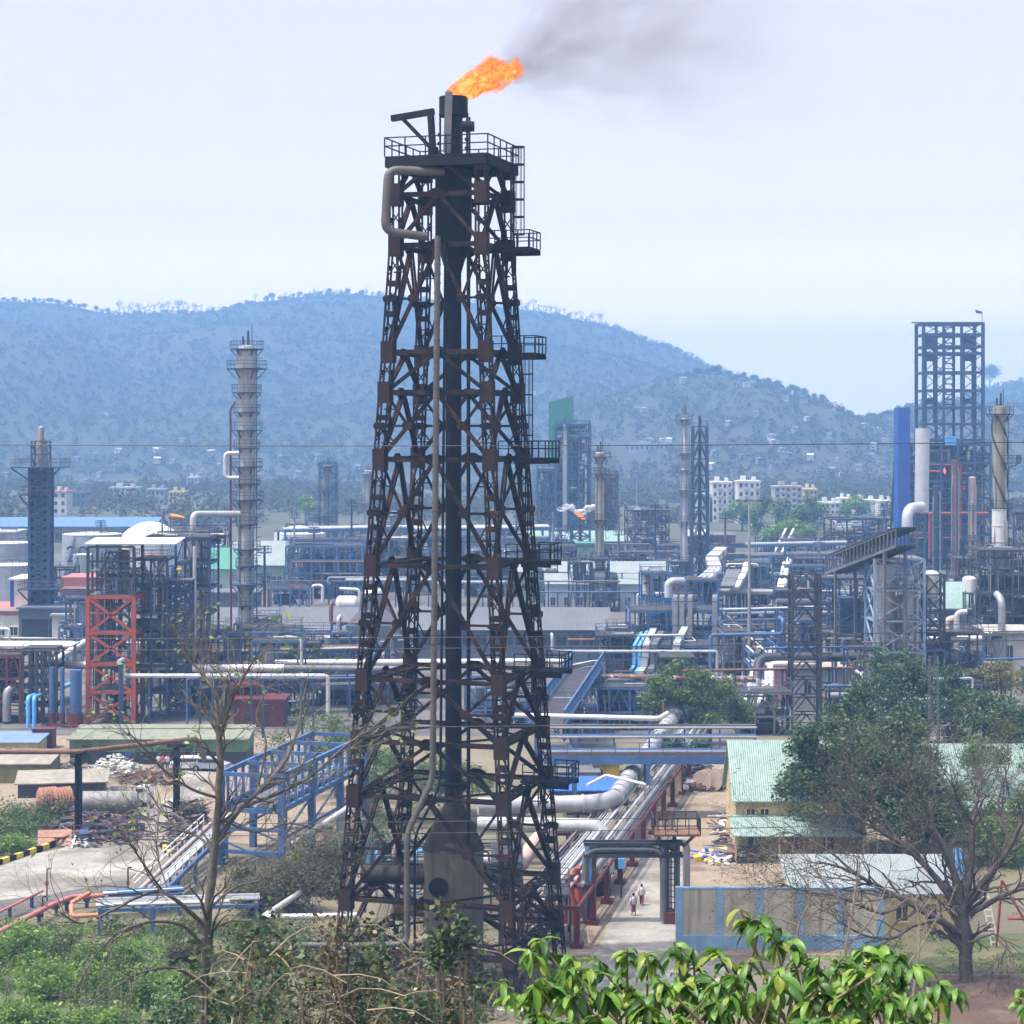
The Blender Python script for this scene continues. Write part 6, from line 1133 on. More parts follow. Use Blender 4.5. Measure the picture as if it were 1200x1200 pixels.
def vehicle(name, label, loc, rz, paint, kind, group=None):
    r = thing(name, label, kind, loc, rz, group); b = MB(); tk = kind == 'truck'
    if tk:
        b.extr([(-2.3, .5), (-.9, .5), (-.9, 1.95), (-1.25, 2.0), (-1.9, 1.95), (-2.25, 1.25)], -.8, .8); mk('cab', b, paint, r); q = MB(); q.box(-.75, 2.5, -.85, .85, .75, .9); mk('bed', q, m_mid, r); q = MB(); [q.bar((x, y, .9), (x, y, 1.6), .07) for x in (-.7, .1, .9, 1.7, 2.4) for y in (-.82, .82)]; [q.bar((-.7, y, 1.6), (2.4, y, 1.6), .07) for y in (-.82, .82)]; mk('side_rail', q, m_mid, r)
        g_ = MB(); g_.add([(-2.22, -.7, 1.3), (-2.22, .7, 1.3), (-1.93, .7, 1.88), (-1.93, -.7, 1.88)], [(0, 1, 2, 3)]); [g_.box(-1.8, -1.05, s_ * .81 - .01, s_ * .81 + .01, 1.3, 1.8) for s_ in (-1, 1)]; mk('window', g_, m_glass, r); ax = (-1.6, 1.7)
    else:
        b.extr([(-2.1, .35), (2.1, .35), (2.15, .85), (1.5, .95), (.9, 1.45), (-.9, 1.48), (-1.5, .95), (-2.1, .85)], -.82, .82); mk('body', b, paint, r); g_ = MB(); g_.box(-1.1, 1.0, -.84, .84, 1.0, 1.36); mk('window', g_, m_glass, r); ax = (-1.3, 1.3)
    for x in ax:
        for y in (-.8, .8): q = MB(); q.cyl((x, y - .12, .33), (x, y + .12, .33), .34, n=14); w_ = mk('wheel', q, m_black, r, True); q = MB(); q.cyl((x, y - .14, .33), (x, y + .14, .33), .17, n=10); mk('rim', q, m_galv, w_)
vehicle('small_truck', 'small white open truck parked behind the scrap tank', G(152, 943), pi - .25, m_white, 'truck'); vehicle('parked_car', 'white car parked before the green workshop', G(222, 902), .1, m_white, 'car'); vehicle('parked_car', 'grey car parked right of the white one near the workshop', G(246, 903), -.2, m_palewall, 'car')
for px, top, bot, lab in ((186, m_cloth1, m_cloth3, 'person in a pale shirt standing before the workshop, leftmost of three'), (190.5, m_cloth4, m_cloth3, 'person in a red shirt standing between two others'), (196, m_cloth1, m_cloth3, 'person in white and dark trousers, rightmost of three by the workshop')): person(lab, G(px, 902), RN.uniform(-.5, .5), 1.7, top, bot, .08)
def kerb(label, pts, seed):
    r = thing('striped_kerb', label, 'kerb', (0, 0, 0)); o = Vector(pts[0]); r.location = o; a = MB(); c = MB(); k = 0; d = Vector(pts[1]) - o; n = int(d.length / 1.0)
    for i in range(n): (a if i % 2 else c).bar(d * (i / n) + Vector((0, 0, .2)), d * ((i + .995) / n) + Vector((0, 0, .2)), .35, .55)
    mk('yellow_stripe', a, m_yellow, r); mk('black_stripe', c, m_black, r)
kerb('yellow and black striped kerb along the left road edge', [G(-40, 1027), G(71, 989)], 1); kerb('short yellow and black kerb beside the dark scrap right of the road', [G(190, 993), G(205, 1010)], 2)
# fire main
zf = .9; pipe('fire_main', 'thick faded pink fire main running to the bottom left', [WZ(-30, 1107, zf), WZ(60, 1061, zf), WZ(84, 1051, zf), WZ(155, 1048, zf)], .2, m_pink, sup=5); pipe('fire_main', 'thin faded pink pipe along the left road edge', [WZ(-30, 1083, zf), WZ(50, 1044, zf)], .1, m_pink, sup=4); pipe('fire_main', 'orange pink pipe loop beside the blue pipe bridge foot', [WZ(118, 1072, .5), WZ(84, 1074, .5), WZ(84, 1058, 1.2), WZ(105, 1046, 1.4)], .17, mat('orange_pink_paint', (.62, .22, .12), .6, rust=.1))
for px, yb, h, lab in ((55, 1056, 2.6, 'thin red standpipe with a bent top near the pink pipes'), (50, 1075, 1.6, 'short black bollard post beside the pink pipe'), (150, 1056, 2.7, 'dark slim post with a valve near the blue bridge')):
    r = thing('hydrant_post', lab, 'post', G(px, yb)); b = MB(); b.pipe([(0, 0, -.1), (0, 0, h), (.3, 0, h)], .06, 6); mk('post', b, m_dred if 'red stand' in lab else m_black, r); b = MB(); b.cbox((0, 0, h * .55), (.22, .22, .3)); mk('valve', b, m_rust, r)
# blue pipe bridge
br_ = thing('pipe_bridge', 'steel blue truss pipe bridge on tall blue columns behind the bare tree', 'pipe bridge', (-22.6, 177, 0), atan2(21, 5.1)); L_ = 24.; hw = 2.8; z0, z1 = 4.9, 7.9
for sg in (-1, 1):
    b = MB(); y = sg * hw; b.bar((0, y, z0), (L_, y, z0), .3, .45); b.bar((0, y, z1), (L_, y, z1), .3, .4); n = 13
    for i in range(n + 1): b.bar((L_ * i / n, y, z0), (L_ * i / n, y, z1), .2)
    for i in range(n): b.bar((L_ * i / n, y, z0), (L_ * (i + 1) / n, y, z1), .12)
    mk('side_truss', b, m_blue, br_); b = MB()
    for x in (.2, 8, 16, 23.8): b.bar((x, y, -.1), (x, y, z1), .55)
    for x in (.2, 8, 16): b.bar((x, y, 2.4), (x + 8, y, 2.4), .2); b.bar((x, y, 2.4), (x + 8, y, z0), .14)
    mk('column', b, m_blue, br_)
b = MB()
for i in range(17): b.bar((L_ * i / 16, -hw, z0 - .1), (L_ * i / 16, hw, z0 - .1), .25, .35)
for i in range(0, 17, 4): b.bar((L_ * i / 16, -hw, z1), (L_ * i / 16, hw, z1), .25, .35)
mk('cross_beam', b, m_blue, br_); b = MB(); b.box(0, L_, .6, 1.6, z0 + .1, z0 + .18); mk('walkway', b, m_mid, br_)
for k, (y, r, m) in enumerate(((-2, .18, m_galv), (-1.4, .25, m_mid), (-.6, .15, m_silver), (2.1, .2, m_blue))): b = MB(); b.cyl((-.5, y, z0 + .3 + r), (L_ + .5, y, z0 + .3 + r), r, n=8); mk('pipe', b, m, br_, True)
for z in (1.2, 3.2): b = MB(); [b.bar((0, -hw, z), (0, hw, z), .3) for _ in (0,)]; b.bar((0, -hw, z - 1), (0, hw, z + 1), .14); mk('end_brace', b, m_blue, br_)
lo = thing('low_pipe_rack', 'low blue rack with a white handrail sloping to the bottom left', 'pipe rack', (-28.6, 160.5, 0), atan2(20, 2.4)); b = MB()
for y in (-1.1, 1.1):
    b.bar((0, y, 1.3), (20.5, y, 2.4), .25, .4)
    for x in (0, 5, 10, 15, 20): b.bar((x, y, -.1), (x, y, 1.3 + x * .054), .25)
for x in range(0, 21, 2): b.bar((x, -1.1, 1.3 + x * .054), (x, 1.1, 1.3 + x * .054), .16)
mk('frame', b, m_blue, lo); b = MB(); b.rail([(0, -1.1, 1.5), (20.5, -1.1, 2.6)], 1.1, .09, 2); b.rail([(0, 1.1, 1.5), (20.5, 1.1, 2.6)], 1.1, .09, 2); mk('handrail', b, m_white, lo)
for y, r, m in ((-.6, .2, m_silver), (0, .14, m_galv), (.55, .18, m_pale)): b = MB(); b.cyl((-.3, y, 1.55 + r), (20.8, y, 2.68 + r), r, n=8); mk('pipe', b, m, lo, True)
rack('low_pipe_rack', 'dark blue cross rack at the foot of the bare tree', G(118, 1092), G(300, 1086), 1.9, 2.4, [m_white, m_blue, m_galv], 141, 1, m_blue, bay=4, np_=4); rack('low_pipe_rack', 'small blue frame holding thin pipes left of the bare tree', G(125, 1075), G(210, 1070), 1.6, 1.6, [m_white, m_blue], 142, 1, m_blue, bay=3.5, np_=3)
pipe('slanting_pipe', 'thick pale slanting pipe rising towards the flare tower base', [WZ(343, 990, .8), WZ(412, 945, 4.4)], .32, m_silver); pipe('elbow_pipe', 'pale pipe with a sharp bend at the tower foot left side', [WZ(352, 1046, 1.6), WZ(308, 1075, 1.2), WZ(420, 1073, 1.2)], .24, m_silver, bend=.4)
for px, yb, lab in ((385, 1002, 'pale concrete pedestal behind the flare tower left leg, nearer one'), (402, 990, 'pale concrete pedestal behind the flare tower left leg, farther one')): r = thing('pedestal', lab, 'pedestal', G(px, yb)); b = MB(); b.prism([(-.4, -.4), (.4, -.4), (.4, .4), (-.4, .4)], -.1, 2.6); mk('shaft', b, m_conc, r); b = MB(); b.box(-.55, .55, -.55, .55, 2.603, 2.85); mk('cap', b, m_conc, r)

# ------------------------------------------------------------------ pipe corridor right of the tower
zb_ = 4.; pipe('silver_main', 'very large silver pipe coming from the far bridge and bending left', [WZ(790, 838, zb_), WZ(716, 941, zb_), WZ(560, 945, zb_)], .78, m_clad, flange=2.6, sup=9, supm=m_dred, bend=3.4); pipe('silver_main', 'second large silver pipe ending in a downturned elbow', [WZ(560, 966, 3.4), WZ(700, 968, 3.4), WZ(712, 985, 2.2)], .66, m_clad, flange=2.6, sup=9, supm=m_dred, bend=1.4); pipe('brown_header', 'pale brown fat pipe slanting up behind the tower right legs', [WZ(590, 1045, 1.2), WZ(628, 985, 3.6), WZ(640, 975, 3.9)], .62, m_pale, bend=2); pipe('brown_header', 'dark fat pipe crossing behind the drum cone', [WZ(545, 965, 3.2), WZ(630, 962, 3.2)], .55, m_cone); pipe('silver_stub', 'short silver pipe length right of the drum', [WZ(565, 1008, 2.2), WZ(602, 1008, 2.2)], .55, m_silver)
a0 = Vector((2.2, 150, 0)); a1 = Vector((20.6, 240, 0)); dd = (a1 - a0).normalized(); nn = Vector((dd.y, -dd.x, 0)); pr = thing('pipe_corridor', 'long bundle of thin parallel pipes on red columns beside the dirt road', 'pipe rack', a0, atan2(dd.y, dd.x)); L_ = (a1 - a0).length; b = MB(); c = MB()
for i in range(14):
    x = L_ * i / 13
    for y in (-2.6, 2.3): c = MB(); c.bar((x, y, -.1), (x, y, 2.75), .42); c.box(x - .45, x + .45, y - .45, y + .45, -.1, .35); mk('column', c, m_dred, pr)
    b.bar((x, -2.8, 2.85), (x, 2.5, 2.85), .25, .3)
for y in (-2.6, 2.3): b.bar((0, y, 2.8), (L_, y, 2.8), .18, .3)
mk('cross_beam', b, m_dred, pr); rng = random.Random(9); y = -2.4
while y < 2.2:
    r = rng.choice((.05, .07, .09, .12, .06, .15)); m = rng.choice((m_galv, m_mid, m_rust, m_white, m_mid, m_dark, m_silver, m_pale)); e = rng.choice((0, 0, 6, 12)); b = MB(); b.cyl((e, y + r, 3.02 + r), (L_, y + r, 3.02 + r), r, n=8); mk('pipe', b, m, pr, True); y += 2 * r + rng.uniform(.05, .2)
b = MB(); b.rail([(8, -2.8, 3.), (L_ * .7, -2.8, 3.)], 1.1, .06, 2.5); mk('handrail', b, m_mid, pr)
rack('pipe_sleeper', 'group of white pipes slanting down behind the tower right leg', Vector((.6, 150, 0)), Vector((7.5, 176, 0)), 2.6, 3., [m_white, m_silver, m_galv], 151, 1, m_dark, bay=5, np_=7, rr=(.08, .18)); pipe('goal_pipe', 'white goal shaped pipe standing over the large silver pipe', [WZ(688, 920, 6.) , WZ(712, 915, 6.) + Vector((0, 3, 0)), WZ(756, 919, 6.), WZ(756, 936, 4.)], .13, m_white, bend=.4)
# portal with platform
po = thing('pipe_portal', 'tall portal frame carrying grey pipes over the concrete road', 'pipe portal', ((738 - 600) * 157 / F, 157, 0)); q = lambda px, z: ((px - 738) * 157 / F, 0, z); b = MB(); zt = 6.1
b.bar(q(689, -.1), q(689, zt), .5); mk('column', b, m_lblue, po); b = MB(); b.bar(q(696, -.1), q(696, zt), .35); mk('column', b, m_rust, po)
for px in (781, 794): b = MB(); b.bar(q(px, -.1), q(px, zt), .35); mk('column', b, m_mid, po)
b = MB()
for y in (-.5, .5):
    for z in (zt, zt - .9): b.bar((q(684, z)[0], y, z), (q(800, z)[0], y, z), .2, .25)
    for k in range(12): x = q(692 + 9 * k, 0)[0]; b.bar((x, y, zt - .9), (x, y, zt), .1)
mk('truss_beam', b, m_dark, po)
for k, (y, r, m, z) in enumerate(((-.35, .26, m_mid, zt - .4), (.1, .2, m_silver, zt - .5), (.45, .2, m_galv, zt - .3))): b = MB(); b.pipe([(q(686 + k, 0)[0], y, .2), (q(686 + k, 0)[0], y, z), (q(777 + 8 * k, 0)[0], y, z), (q(777 + 8 * k, 0)[0], y, .2)], r, 10, 1.1); mk('pipe', b, m, po, True)
b = MB(); b.ladder((q(787, 0)[0], -.3, 0), 7.2, .6, .07); mk('ladder', b, m_dark, po); b = MB(); b.box(q(765, 0)[0], q(819, 0)[0], -1.4, 1.6, zt + .75, zt + .9); [b.bar(q(px, zt), (q(px, 0)[0], 0, zt + .75), .25) for px in (772, 790)]; b.bar(q(800, zt - .3), (q(817, 0)[0], 0, zt + .75), .2); d = mk('platform', b, m_rust, po)
b = MB(); x0_, x1_ = q(765, 0)[0], q(819, 0)[0]; b.rail([(x0_, -1.4, zt + .9), (x1_, -1.4, zt + .9), (x1_, 1.6, zt + .9), (x0_, 1.6, zt + .9)], 1.2, .07, .8, True); mk('handrail', b, m_dark, d); b = MB(); [b.tube([(x0_ + .4 + .55 * k, .2, zt + .9), (x0_ + .4 + .55 * k, .2, zt + 2.4)], .08, 6) for k in range(3)]; mk('vent_pipe', b, m_rust, d); b = MB(); b.box(q(778, 0)[0], q(800, 0)[0], -.7, .8, -.1, .9); mk('footing', b, m_dred, po)
for px, lab in ((806, 'shiny grey upright pipe with a bent top right of the portal, outer one'), (803, 'grey upright pipe with a bent top right of the portal, inner one')): pipe('drop_pipe', lab, [W(px - 20, 984, 160.5), W(px, 984, 160.5), G(px, 1068)], .19, m_galv, bend=.8)
for px, yb, h, lab in ((728, 1052, 3.2, 'dark lamp post with a light blue box beside the road'), (726, 1030, 2.4, 'short dark post behind the blue box post')): r = thing('lamp_post', lab, 'post', G(px, yb)); b = MB(); b.bar((0, 0, -.1), (0, 0, h), .14); mk('shaft', b, m_dark, r); b = MB(); b.cbox((0, -.1, h - .4), (.5, .3, .8)); mk('switch_box', b, m_lblue if 'blue box beside' in lab else m_mid, r)
building('lean_to', 'small lean-to with a pale tin roof beside the pipe corridor', 692, 716, 1050, 1022, 4, 'shed', 1004, m_dark, m_paleroof, [(.2, .5, .2, .6)], 'shed')
for px, yb, lab in ((669, 1082, 'bright red fire monitor standing at the tower right leg, left one'), (677, 1074, 'bright red fire monitor standing at the tower right leg, right one')): r = thing('fire_monitor', lab, 'fire monitor', G(px, yb)); b = MB(); b.lathe([(.5, 0), (.5, 1.6), (.3, 1.9), (.22, 3.6), (.3, 3.6), (.3, 3.8), (.1, 3.9)], n=14); mk('body', b, m_orange, r, True); b = MB(); b.pipe([(0, 0, 3.5), (0, -.5, 3.7), (.3, -1.2, 4.0)], .1, 8, .3); mk('nozzle', b, m_dred, r)
person('person in pale purple shirt and dark red wrap walking, nearer of two', G(742.5, 1073), pi + .1, 1.72, m_cloth1, m_cloth2, .3, skirt=True); person('person in white shirt walking ahead, farther of two', G(752, 1061), pi - .2, 1.66, m_wwall, m_cloth2, .25); person('person in dark clothes standing by the pink wall, left of two', G(918.5, 829), 0, 1.7, m_cloth3, m_cloth3, .1); person('person in dark blue clothes by the pink wall, right of two', G(924, 829), .4, 1.68, m_cloth3, m_hair, .1)
# blue pipe bridge across, gallery with stairs, sheds
bb = thing('beam_bridge', 'long blue beam bridge with many rails crossing above the silver pipe', 'pipe bridge', ((762 - 600) * 200 / F, 200, 0)); w = 125 * 200 / F; b = MB(); za = 5.7
for y in (-1.5, 1.5): b.bar((-w, y, za), (w, y, za), .3, .8)
for k in range(16): b.bar((-w + 2 * w * k / 15, -1.5, za), (-w + 2 * w * k / 15, 1.5, za), .2, .3)
mk('girder', b, m_blue, bb); b = MB(); b.box(-w, w, -1.4, 1.4, za + .42, za + .5); mk('deck', b, m_rust, bb)
for k, (y, z, r, m) in enumerate(((-1.2, .75, .12, m_galv), (-.7, .8, .18, m_blue), (-.1, .8, .14, m_mid), (.5, 1.9, .14, m_galv), (1., 2., .16, m_blue), (0., 2.9, .12, m_galv), (.9, 3.0, .12, m_mid))): q_ = MB(); q_.cyl((-w, y, za + z), (w, y, za + z), r, n=8); mk('pipe', q_, m, bb, True)
b = MB(); b.rail([(-w, -1.5, za + .45), (w, -1.5, za + .45)], 1.2, .07, 2.4); mk('handrail', b, m_blue, bb); [mk('upright', MB().bar((-w + 2 * w * k / 6, 1.5, za), (-w + 2 * w * k / 6, 1.5, za + 3.1), .16), m_blue, bb) for k in range(7)]
for px in (673, 758, 868): b = MB(); [b.bar(((px - 762) * 200 / F, y, -.1), ((px - 762) * 200 / F, y, za - .3), .4) for y in (-1.5, 1.5)]; mk('column', b, m_blue, bb)
pipe('white_header', 'long white pipe crossing from the flare tower to the big silver pipe', [WZ(600, 838, 7.6), WZ(772, 842, 7.6), WZ(782, 836, 7.2)], .26, m_white, bend=.6)
gallery('pipe_gallery', 'blue pipe gallery with handrails climbing right of the flare tower', WZ(640, 850, 5.2), WZ(690, 778, 7.2), 4, 1.6, m_blue, 'pipe gallery', False)
for k in range(4): pipe('arched_pipe', ('outermost grey pipe arching over the gallery end', 'second grey pipe arching over the gallery end', 'third grey pipe arching over the gallery end', 'innermost grey pipe arching over the gallery end')[k], [W(660 + 5 * k, 782 + 2 * k, 262), W(708 - 4 * k, 772 + 3 * k, 262), W(708 - 4 * k, 832, 262)], .16, (m_galv, m_mid)[k % 2], bend=1.6)
unit('valve_platform', 'blue valve platform below the climbing pipe gallery', 642, 700, 826, 868, 6, 3, 2, 161, m_blue, vessels=2, pipes=24, Y=238, t=.22, pm=[m_blue, m_galv, m_white]); unit('low_piping', 'low blue pipe tiers left of the bushy tree', 690, 762, 806, 862, 7, 3, 2, 162, m_blue, vessels=2, pipes=26, Y=256, t=.24, pm=[m_blue, m_rust, m_galv]); unit('low_piping', 'low pipe tiers below the dark pipe right of the tree', 862, 930, 812, 866, 6, 3, 2, 163, m_mid, vessels=2, pipes=20, Y=252, t=.2); unit('low_piping', 'low pipe tiers seen through the flare tower waist', 545, 640, 800, 862, 7, 4, 2, 164, m_blue, vessels=3, pipes=30, Y=258, t=.24); unit('low_piping', 'blue structure glimpsed at the right foot of the warehouse', 700, 745, 745, 800, 7, 3, 2, 165, m_blued, vessels=2, pipes=16, Y=312, t=.24)
unit('stair_structure', 'dark blue stair frame at the warehouse gable end', 712, 736, 738, 790, 5, 2, 2, 166, m_blued, vessels=0, pipes=8, Y=318); building('gable_annexe', 'blue grey flat annexe at the right end of the grey warehouse', 716, 742, 780, 746, 8, 'flat', None, m_greywall, m_greyroof, [(.3, .6, .3, .6)])
building('blue_roof_shed', 'low shed with a bright blue roof left of the big silver pipe', 646, 724, 938, 926, 5, 'shed', 911, m_greywall, m_blueroof, [(.1, .2, .2, .6), (.5, .6, .2, .6)], 'shed'); building('yellow_hut', 'yellow sided hut under the blue beam bridge', 698, 726, 910, 896, 4, 'flat', None, m_yellow, m_mid, [(.1, .3, .2, .6)], 'hut'); building('grey_hut', 'grey roofed hut behind the bright blue roof', 655, 700, 915, 905, 4, 'shed', 898, m_conc, m_greyroof, [(.2, .4, .2, .6)], 'hut'); building('cream_hut', 'cream walled block beneath the beam bridge near the flare tower', 640, 668, 905, 885, 5, 'flat', None, m_cream, m_conc, [(.3, .5, .3, .7)], 'hut')
heap('scrap_heap', 'heap of scrap drums and sheets by the dark bush under the bridge', 795, 850, 908, 928, 150, .8, [m_mid, m_rust, m_dark, m_stone], 7, 'scrap heap', 1.0, .35)
for px, lab in ((826, 'brown cable reel in the scrap heap under the bridge, left one'), (838, 'brown cable reel in the scrap heap under the bridge, right one')): r = thing('cable_reel', lab, 'cable reel', WZ(px, 914, 1.1), 1.0); b = MB(); [b.lathe([(.1, z), (1.1, z), (1.1, z + .12), (.1, z + .12)], n=20) for z in (-.6, .5)]; b.v = [(z, x, y) for x, y, z in b.v]; mk('flange_disc', b, m_pale, r); b = MB(); b.cyl((-.5, 0, 0), (.5, 0, 0), .6, n=16); mk('core', b, m_rust, r, True)
b = MB(); b.prism([(-.7, -.7), (.7, -.7), (.7, .7), (-.7, .7)], -.1, 3.2); b.box(-.85, .85, -.85, .85, 3.203, 3.4); tag(mk('gate_pillar', b, m_cream), 'cream pillar beside the pipe corridor under the bridge', 'pillar').location = G(790, 930)

# ------------------------------------------------------------------ buildings and wall at the right
building('mint_roof_house', 'yellow house with a steep mint sheet roof', 862, 1010, 1004, 934, 8, 'gable', 868, m_cream, m_mint, [(.09, .15, .62, .8), (.2, .26, .62, .8), (.1, .2, .12, .45), (.42, .5, .12, .45), (.7, .78, .12, .45)], 'house'); r = thing('porch_roof', 'lower mint porch roof along the front of the yellow house', 'porch roof', W(934, 975, 180)); b = MB(); wv = 78 * 180 / F; b.slab((-wv, -1.8, 0), (wv, -1.8, 0), (wv, .9, 1.35), (-wv, .9, 1.35), .08); mk('sheet', b, m_mint, r); b = MB(); [b.bar((x, -1.6, 0), (x, -1.6, -2.6), .14) for x in (-wv + .3, -wv * .3, wv * .4, wv - .3)]; mk('post', b, m_cream, r)
building('mint_roof_house', 'second mint roofed house half hidden by the right trees', 1085, 1215, 985, 945, 8, 'gable', 872, m_cream, m_mint, [(.1, .2, .2, .6), (.5, .6, .2, .6)], 'house'); building('pale_shed', 'long shed with a pale white-blue sheet roof behind the dark tree', 930, 1118, 1090, 1046, 6, 'shed', 1004, m_cream, m_paleroof, [(.1 + .18 * i, .17 + .18 * i, .25, .7) for i in range(5)], 'shed'); b = thing('blue_leaning_pipe', 'pair of light blue pipes leaning on the pale shed end', 'pipe', G(1130, 1075)); [mk('pipe', MB().tube([(x, 0, 0), (x - .6, .6, 5.2)], .12, 8), m_lblue, b, True) for x in (0, .4)]
wl = thing('compound_wall', 'stained concrete compound wall with light blue pillars and blue base band', 'wall', G(796, 1112)); s = gY(1112) / F; Wd = 236 * s; hh = 70 * s; b = MB(); b.box(0, Wd, 0, .3, -.2, hh); mk('wall_panel', b, mat('stained_wall_concrete', (.52, .48, .39), .9, streak=.6, scale=.6), wl); m_wb = mat('faded_light_blue_paint', (.24, .42, .62), .7, streak=.3)
for k in range(6): b = MB(); x = Wd * k / 5.; b.box(x - .25, x + .25, -.12, .42, -.2, hh + .15); mk('pillar', b, m_wb, wl)
b = MB(); b.box(-.2, Wd, -.18, -.003, -.2, 1.0); mk('base_band', b, m_wb, wl); b = MB(); b.box(0, Wd, -.05, .35, hh + .003, hh + .12); mk('coping', b, m_wb, wl)
b = thing('water_box', 'black square box sitting just behind the compound wall', 'box', W(846, 1062, 154)); q_ = MB(); q_.cbox((0, 0, .5), (1.1, 1., 1.5)); mk('tank', q_, m_black, b); [mk('leg', MB().bar((x, 0, -.3), (x, 0, -3.9), .12), m_dark, b) for x in (-.4, .4)]
heap('rubbish_heap', 'litter of white blue and yellow sheets by the yellow house', 815, 860, 1000, 1016, 60, .7, [m_white, m_blueroof, m_yellow, m_stone], 8, 'rubbish', .3, .1); heap('lumber_stack', 'stack of dark timber and pipes against the yellow house', 848, 900, 975, 1012, 130, .9, [m_dark, m_rust, m_mid, m_conc], 9, 'timber stack', .9, .8); mb_ = MB(); mb_.blob((0, 0, 0), (2.6, 1.8, 1.5), RN, 16, .12); tag(mk('earth_mound', mb_, m_yard, None, True), 'brown earth mound behind the compound wall', 'mound').location = G(862, 1050)
heap('rubbish_heap', 'scattered boards and waste along the dirt road edge', 838, 860, 955, 985, 60, .6, [m_stone, m_rust, m_white], 10, 'rubbish', .3, .4)
pipe('red_white_pipe', 'thin white and red barrier pole behind the wall', [W(845, 1052, 160), W(915, 1045, 160)], .1, m_white); b = MB(); b.cyl((-.5, 0, 0), (.5, 0, 0), .25, n=10); b.cyl((-.9, 0, 0), (-.5, 0, 0), .12, n=8); b.cyl((.5, 0, 0), (.6, 0, 0), .18, n=10); tag(mk('red_cylinder', b, m_dred), 'dark red cylinder lying at the end of the barrier pole', 'cylinder').location = W(912, 1047, 159)
rf = thing('red_fence', 'bright red pipe frame behind the tree at the right edge', 'frame', G(1200, 1112)); b = MB(); [b.tube(p, .1, 6) for p in ([(-1.6, 0, 5), (1.2, 0, 0)], [(-1.2, 0, 2.2), (1.6, 0, 2.2)], [(-1.6, 0, 5), (-1.9, .5, 0)])]; mk('bars', b, m_orange, rf); rf = thing('white_ladder', 'white leaning ladder left of the red pipe frame', 'ladder', G(1166, 1108)); b = MB(); b.ladder((0, 0, 0), 4.2, .5, .08); b.v = [(x - z * .15, y + z * .25, z) for x, y, z in b.v]; mk('rails', b, m_white, rf)
rd = thing('red_handrail_deck', 'dark red railed deck on a round concrete tank at the right edge', 'deck', G(1195, 892)); b = MB(); b.lathe([(4.2, -.1), (4.2, 2.6), (4.4, 2.6), (4.4, 2.9)], n=28); mk('tank_wall', b, m_conc, rd, True); b = MB(); b.rail([(4.1 * cos(a * pi / 6), 4.1 * sin(a * pi / 6), 2.9) for a in range(12)], 2.2, .14, 1.2, True); mk('handrail', b, m_dred, rd)
ml = thing('slim_mast', 'slim pale lattice mast standing in the green trees', 'lattice mast', G(1094, 955)); b = MB(); b.lattice(.95, .8, 15.5, 16, .06, tb=.03, x=False); mk('lattice', b, m_mid, ml); b = MB(); b.box(-.6, .6, -.6, .6, -.1, .3); mk('footing', b, m_conc, ml)

# ------------------------------------------------------------------ trees and bushes
tree('bushy_tree', 'bushy round green tree in front of the blue ducts', G(815, 878), 10.5, 1, m_lf_mid, m_bark, 12000, .36, .22, .85, 4, .3, rad=1.5, up=.02); tree('bushy_tree', 'dark bush tree under the blue beam bridge', G(805, 914), 5.2, 2, m_lf_dark, m_bark, 4500, .3, .2, .8, 4, .15, rad=.8)
tree('dense_tree', 'dense dark green tree beside the mint roof', G(1008, 1010), 11.2, 3, m_lf_dark, m_bark, 26000, .34, .2, .75, 5, .4, rad=1.25); tree('dense_tree', 'dark green tree right of the dense one, behind the dull tree', G(1052, 1008), 11.6, 4, m_lf_dark, m_bark, 26000, .34, .2, .85, 4, .35, rad=1.9); tree('dense_tree', 'broad mid green tree below the yellowish crown', G(1138, 925), 11.5, 5, m_lf_dark, m_bark, 26000, .34, .2, .85, 4, .35, rad=1.6); tree('dense_tree', 'upright green tree in front of the vessel tower', G(1072, 905), 13, 6, m_lf_dark, m_bark, 17000, .34, .25, .6, 4, .28, rad=1.5)
tree('yellowish_tree', 'flat topped yellowish tree at the right edge', G(1185, 900), 13.5, 7, m_lf_yel, m_barkd, 11000, .3, .35, .95, 4, .3, rad=1.3, up=-.05, flat=.4); tree('bright_tree', 'bright green tree at the right edge above the mint roof', G(1190, 985), 10.5, 8, m_lf_mid, m_bark, 9000, .28, .25, .8, 4, .25, rad=1.1); tree('bright_tree', 'light green tree beneath the slim mast', G(1010, 920), 7.5, 9, m_lf_mid, m_bark, 7000, .3, .2, .8, 4, .2, rad=1.1)
tree('leafy_tree', 'light green leafy tree behind the flare tower left leg', G(392, 935), 8.5, 10, m_lf_mid, m_barkp, 8000, .28, .2, .7, 4, .2, rad=1.2); tree('leafy_tree', 'leafy tree directly behind the lower flare tower', G(478, 958), 7.0, 11, m_lf_mid, m_barkp, 6500, .28, .2, .8, 4, .18, rad=1.1); tree('leafy_tree', 'small leafy tree behind the flare stack cone', G(545, 955), 5., 12, m_lf_mid, m_barkp, 4000, .28, .2, .8, 4, .18, rad=1.)
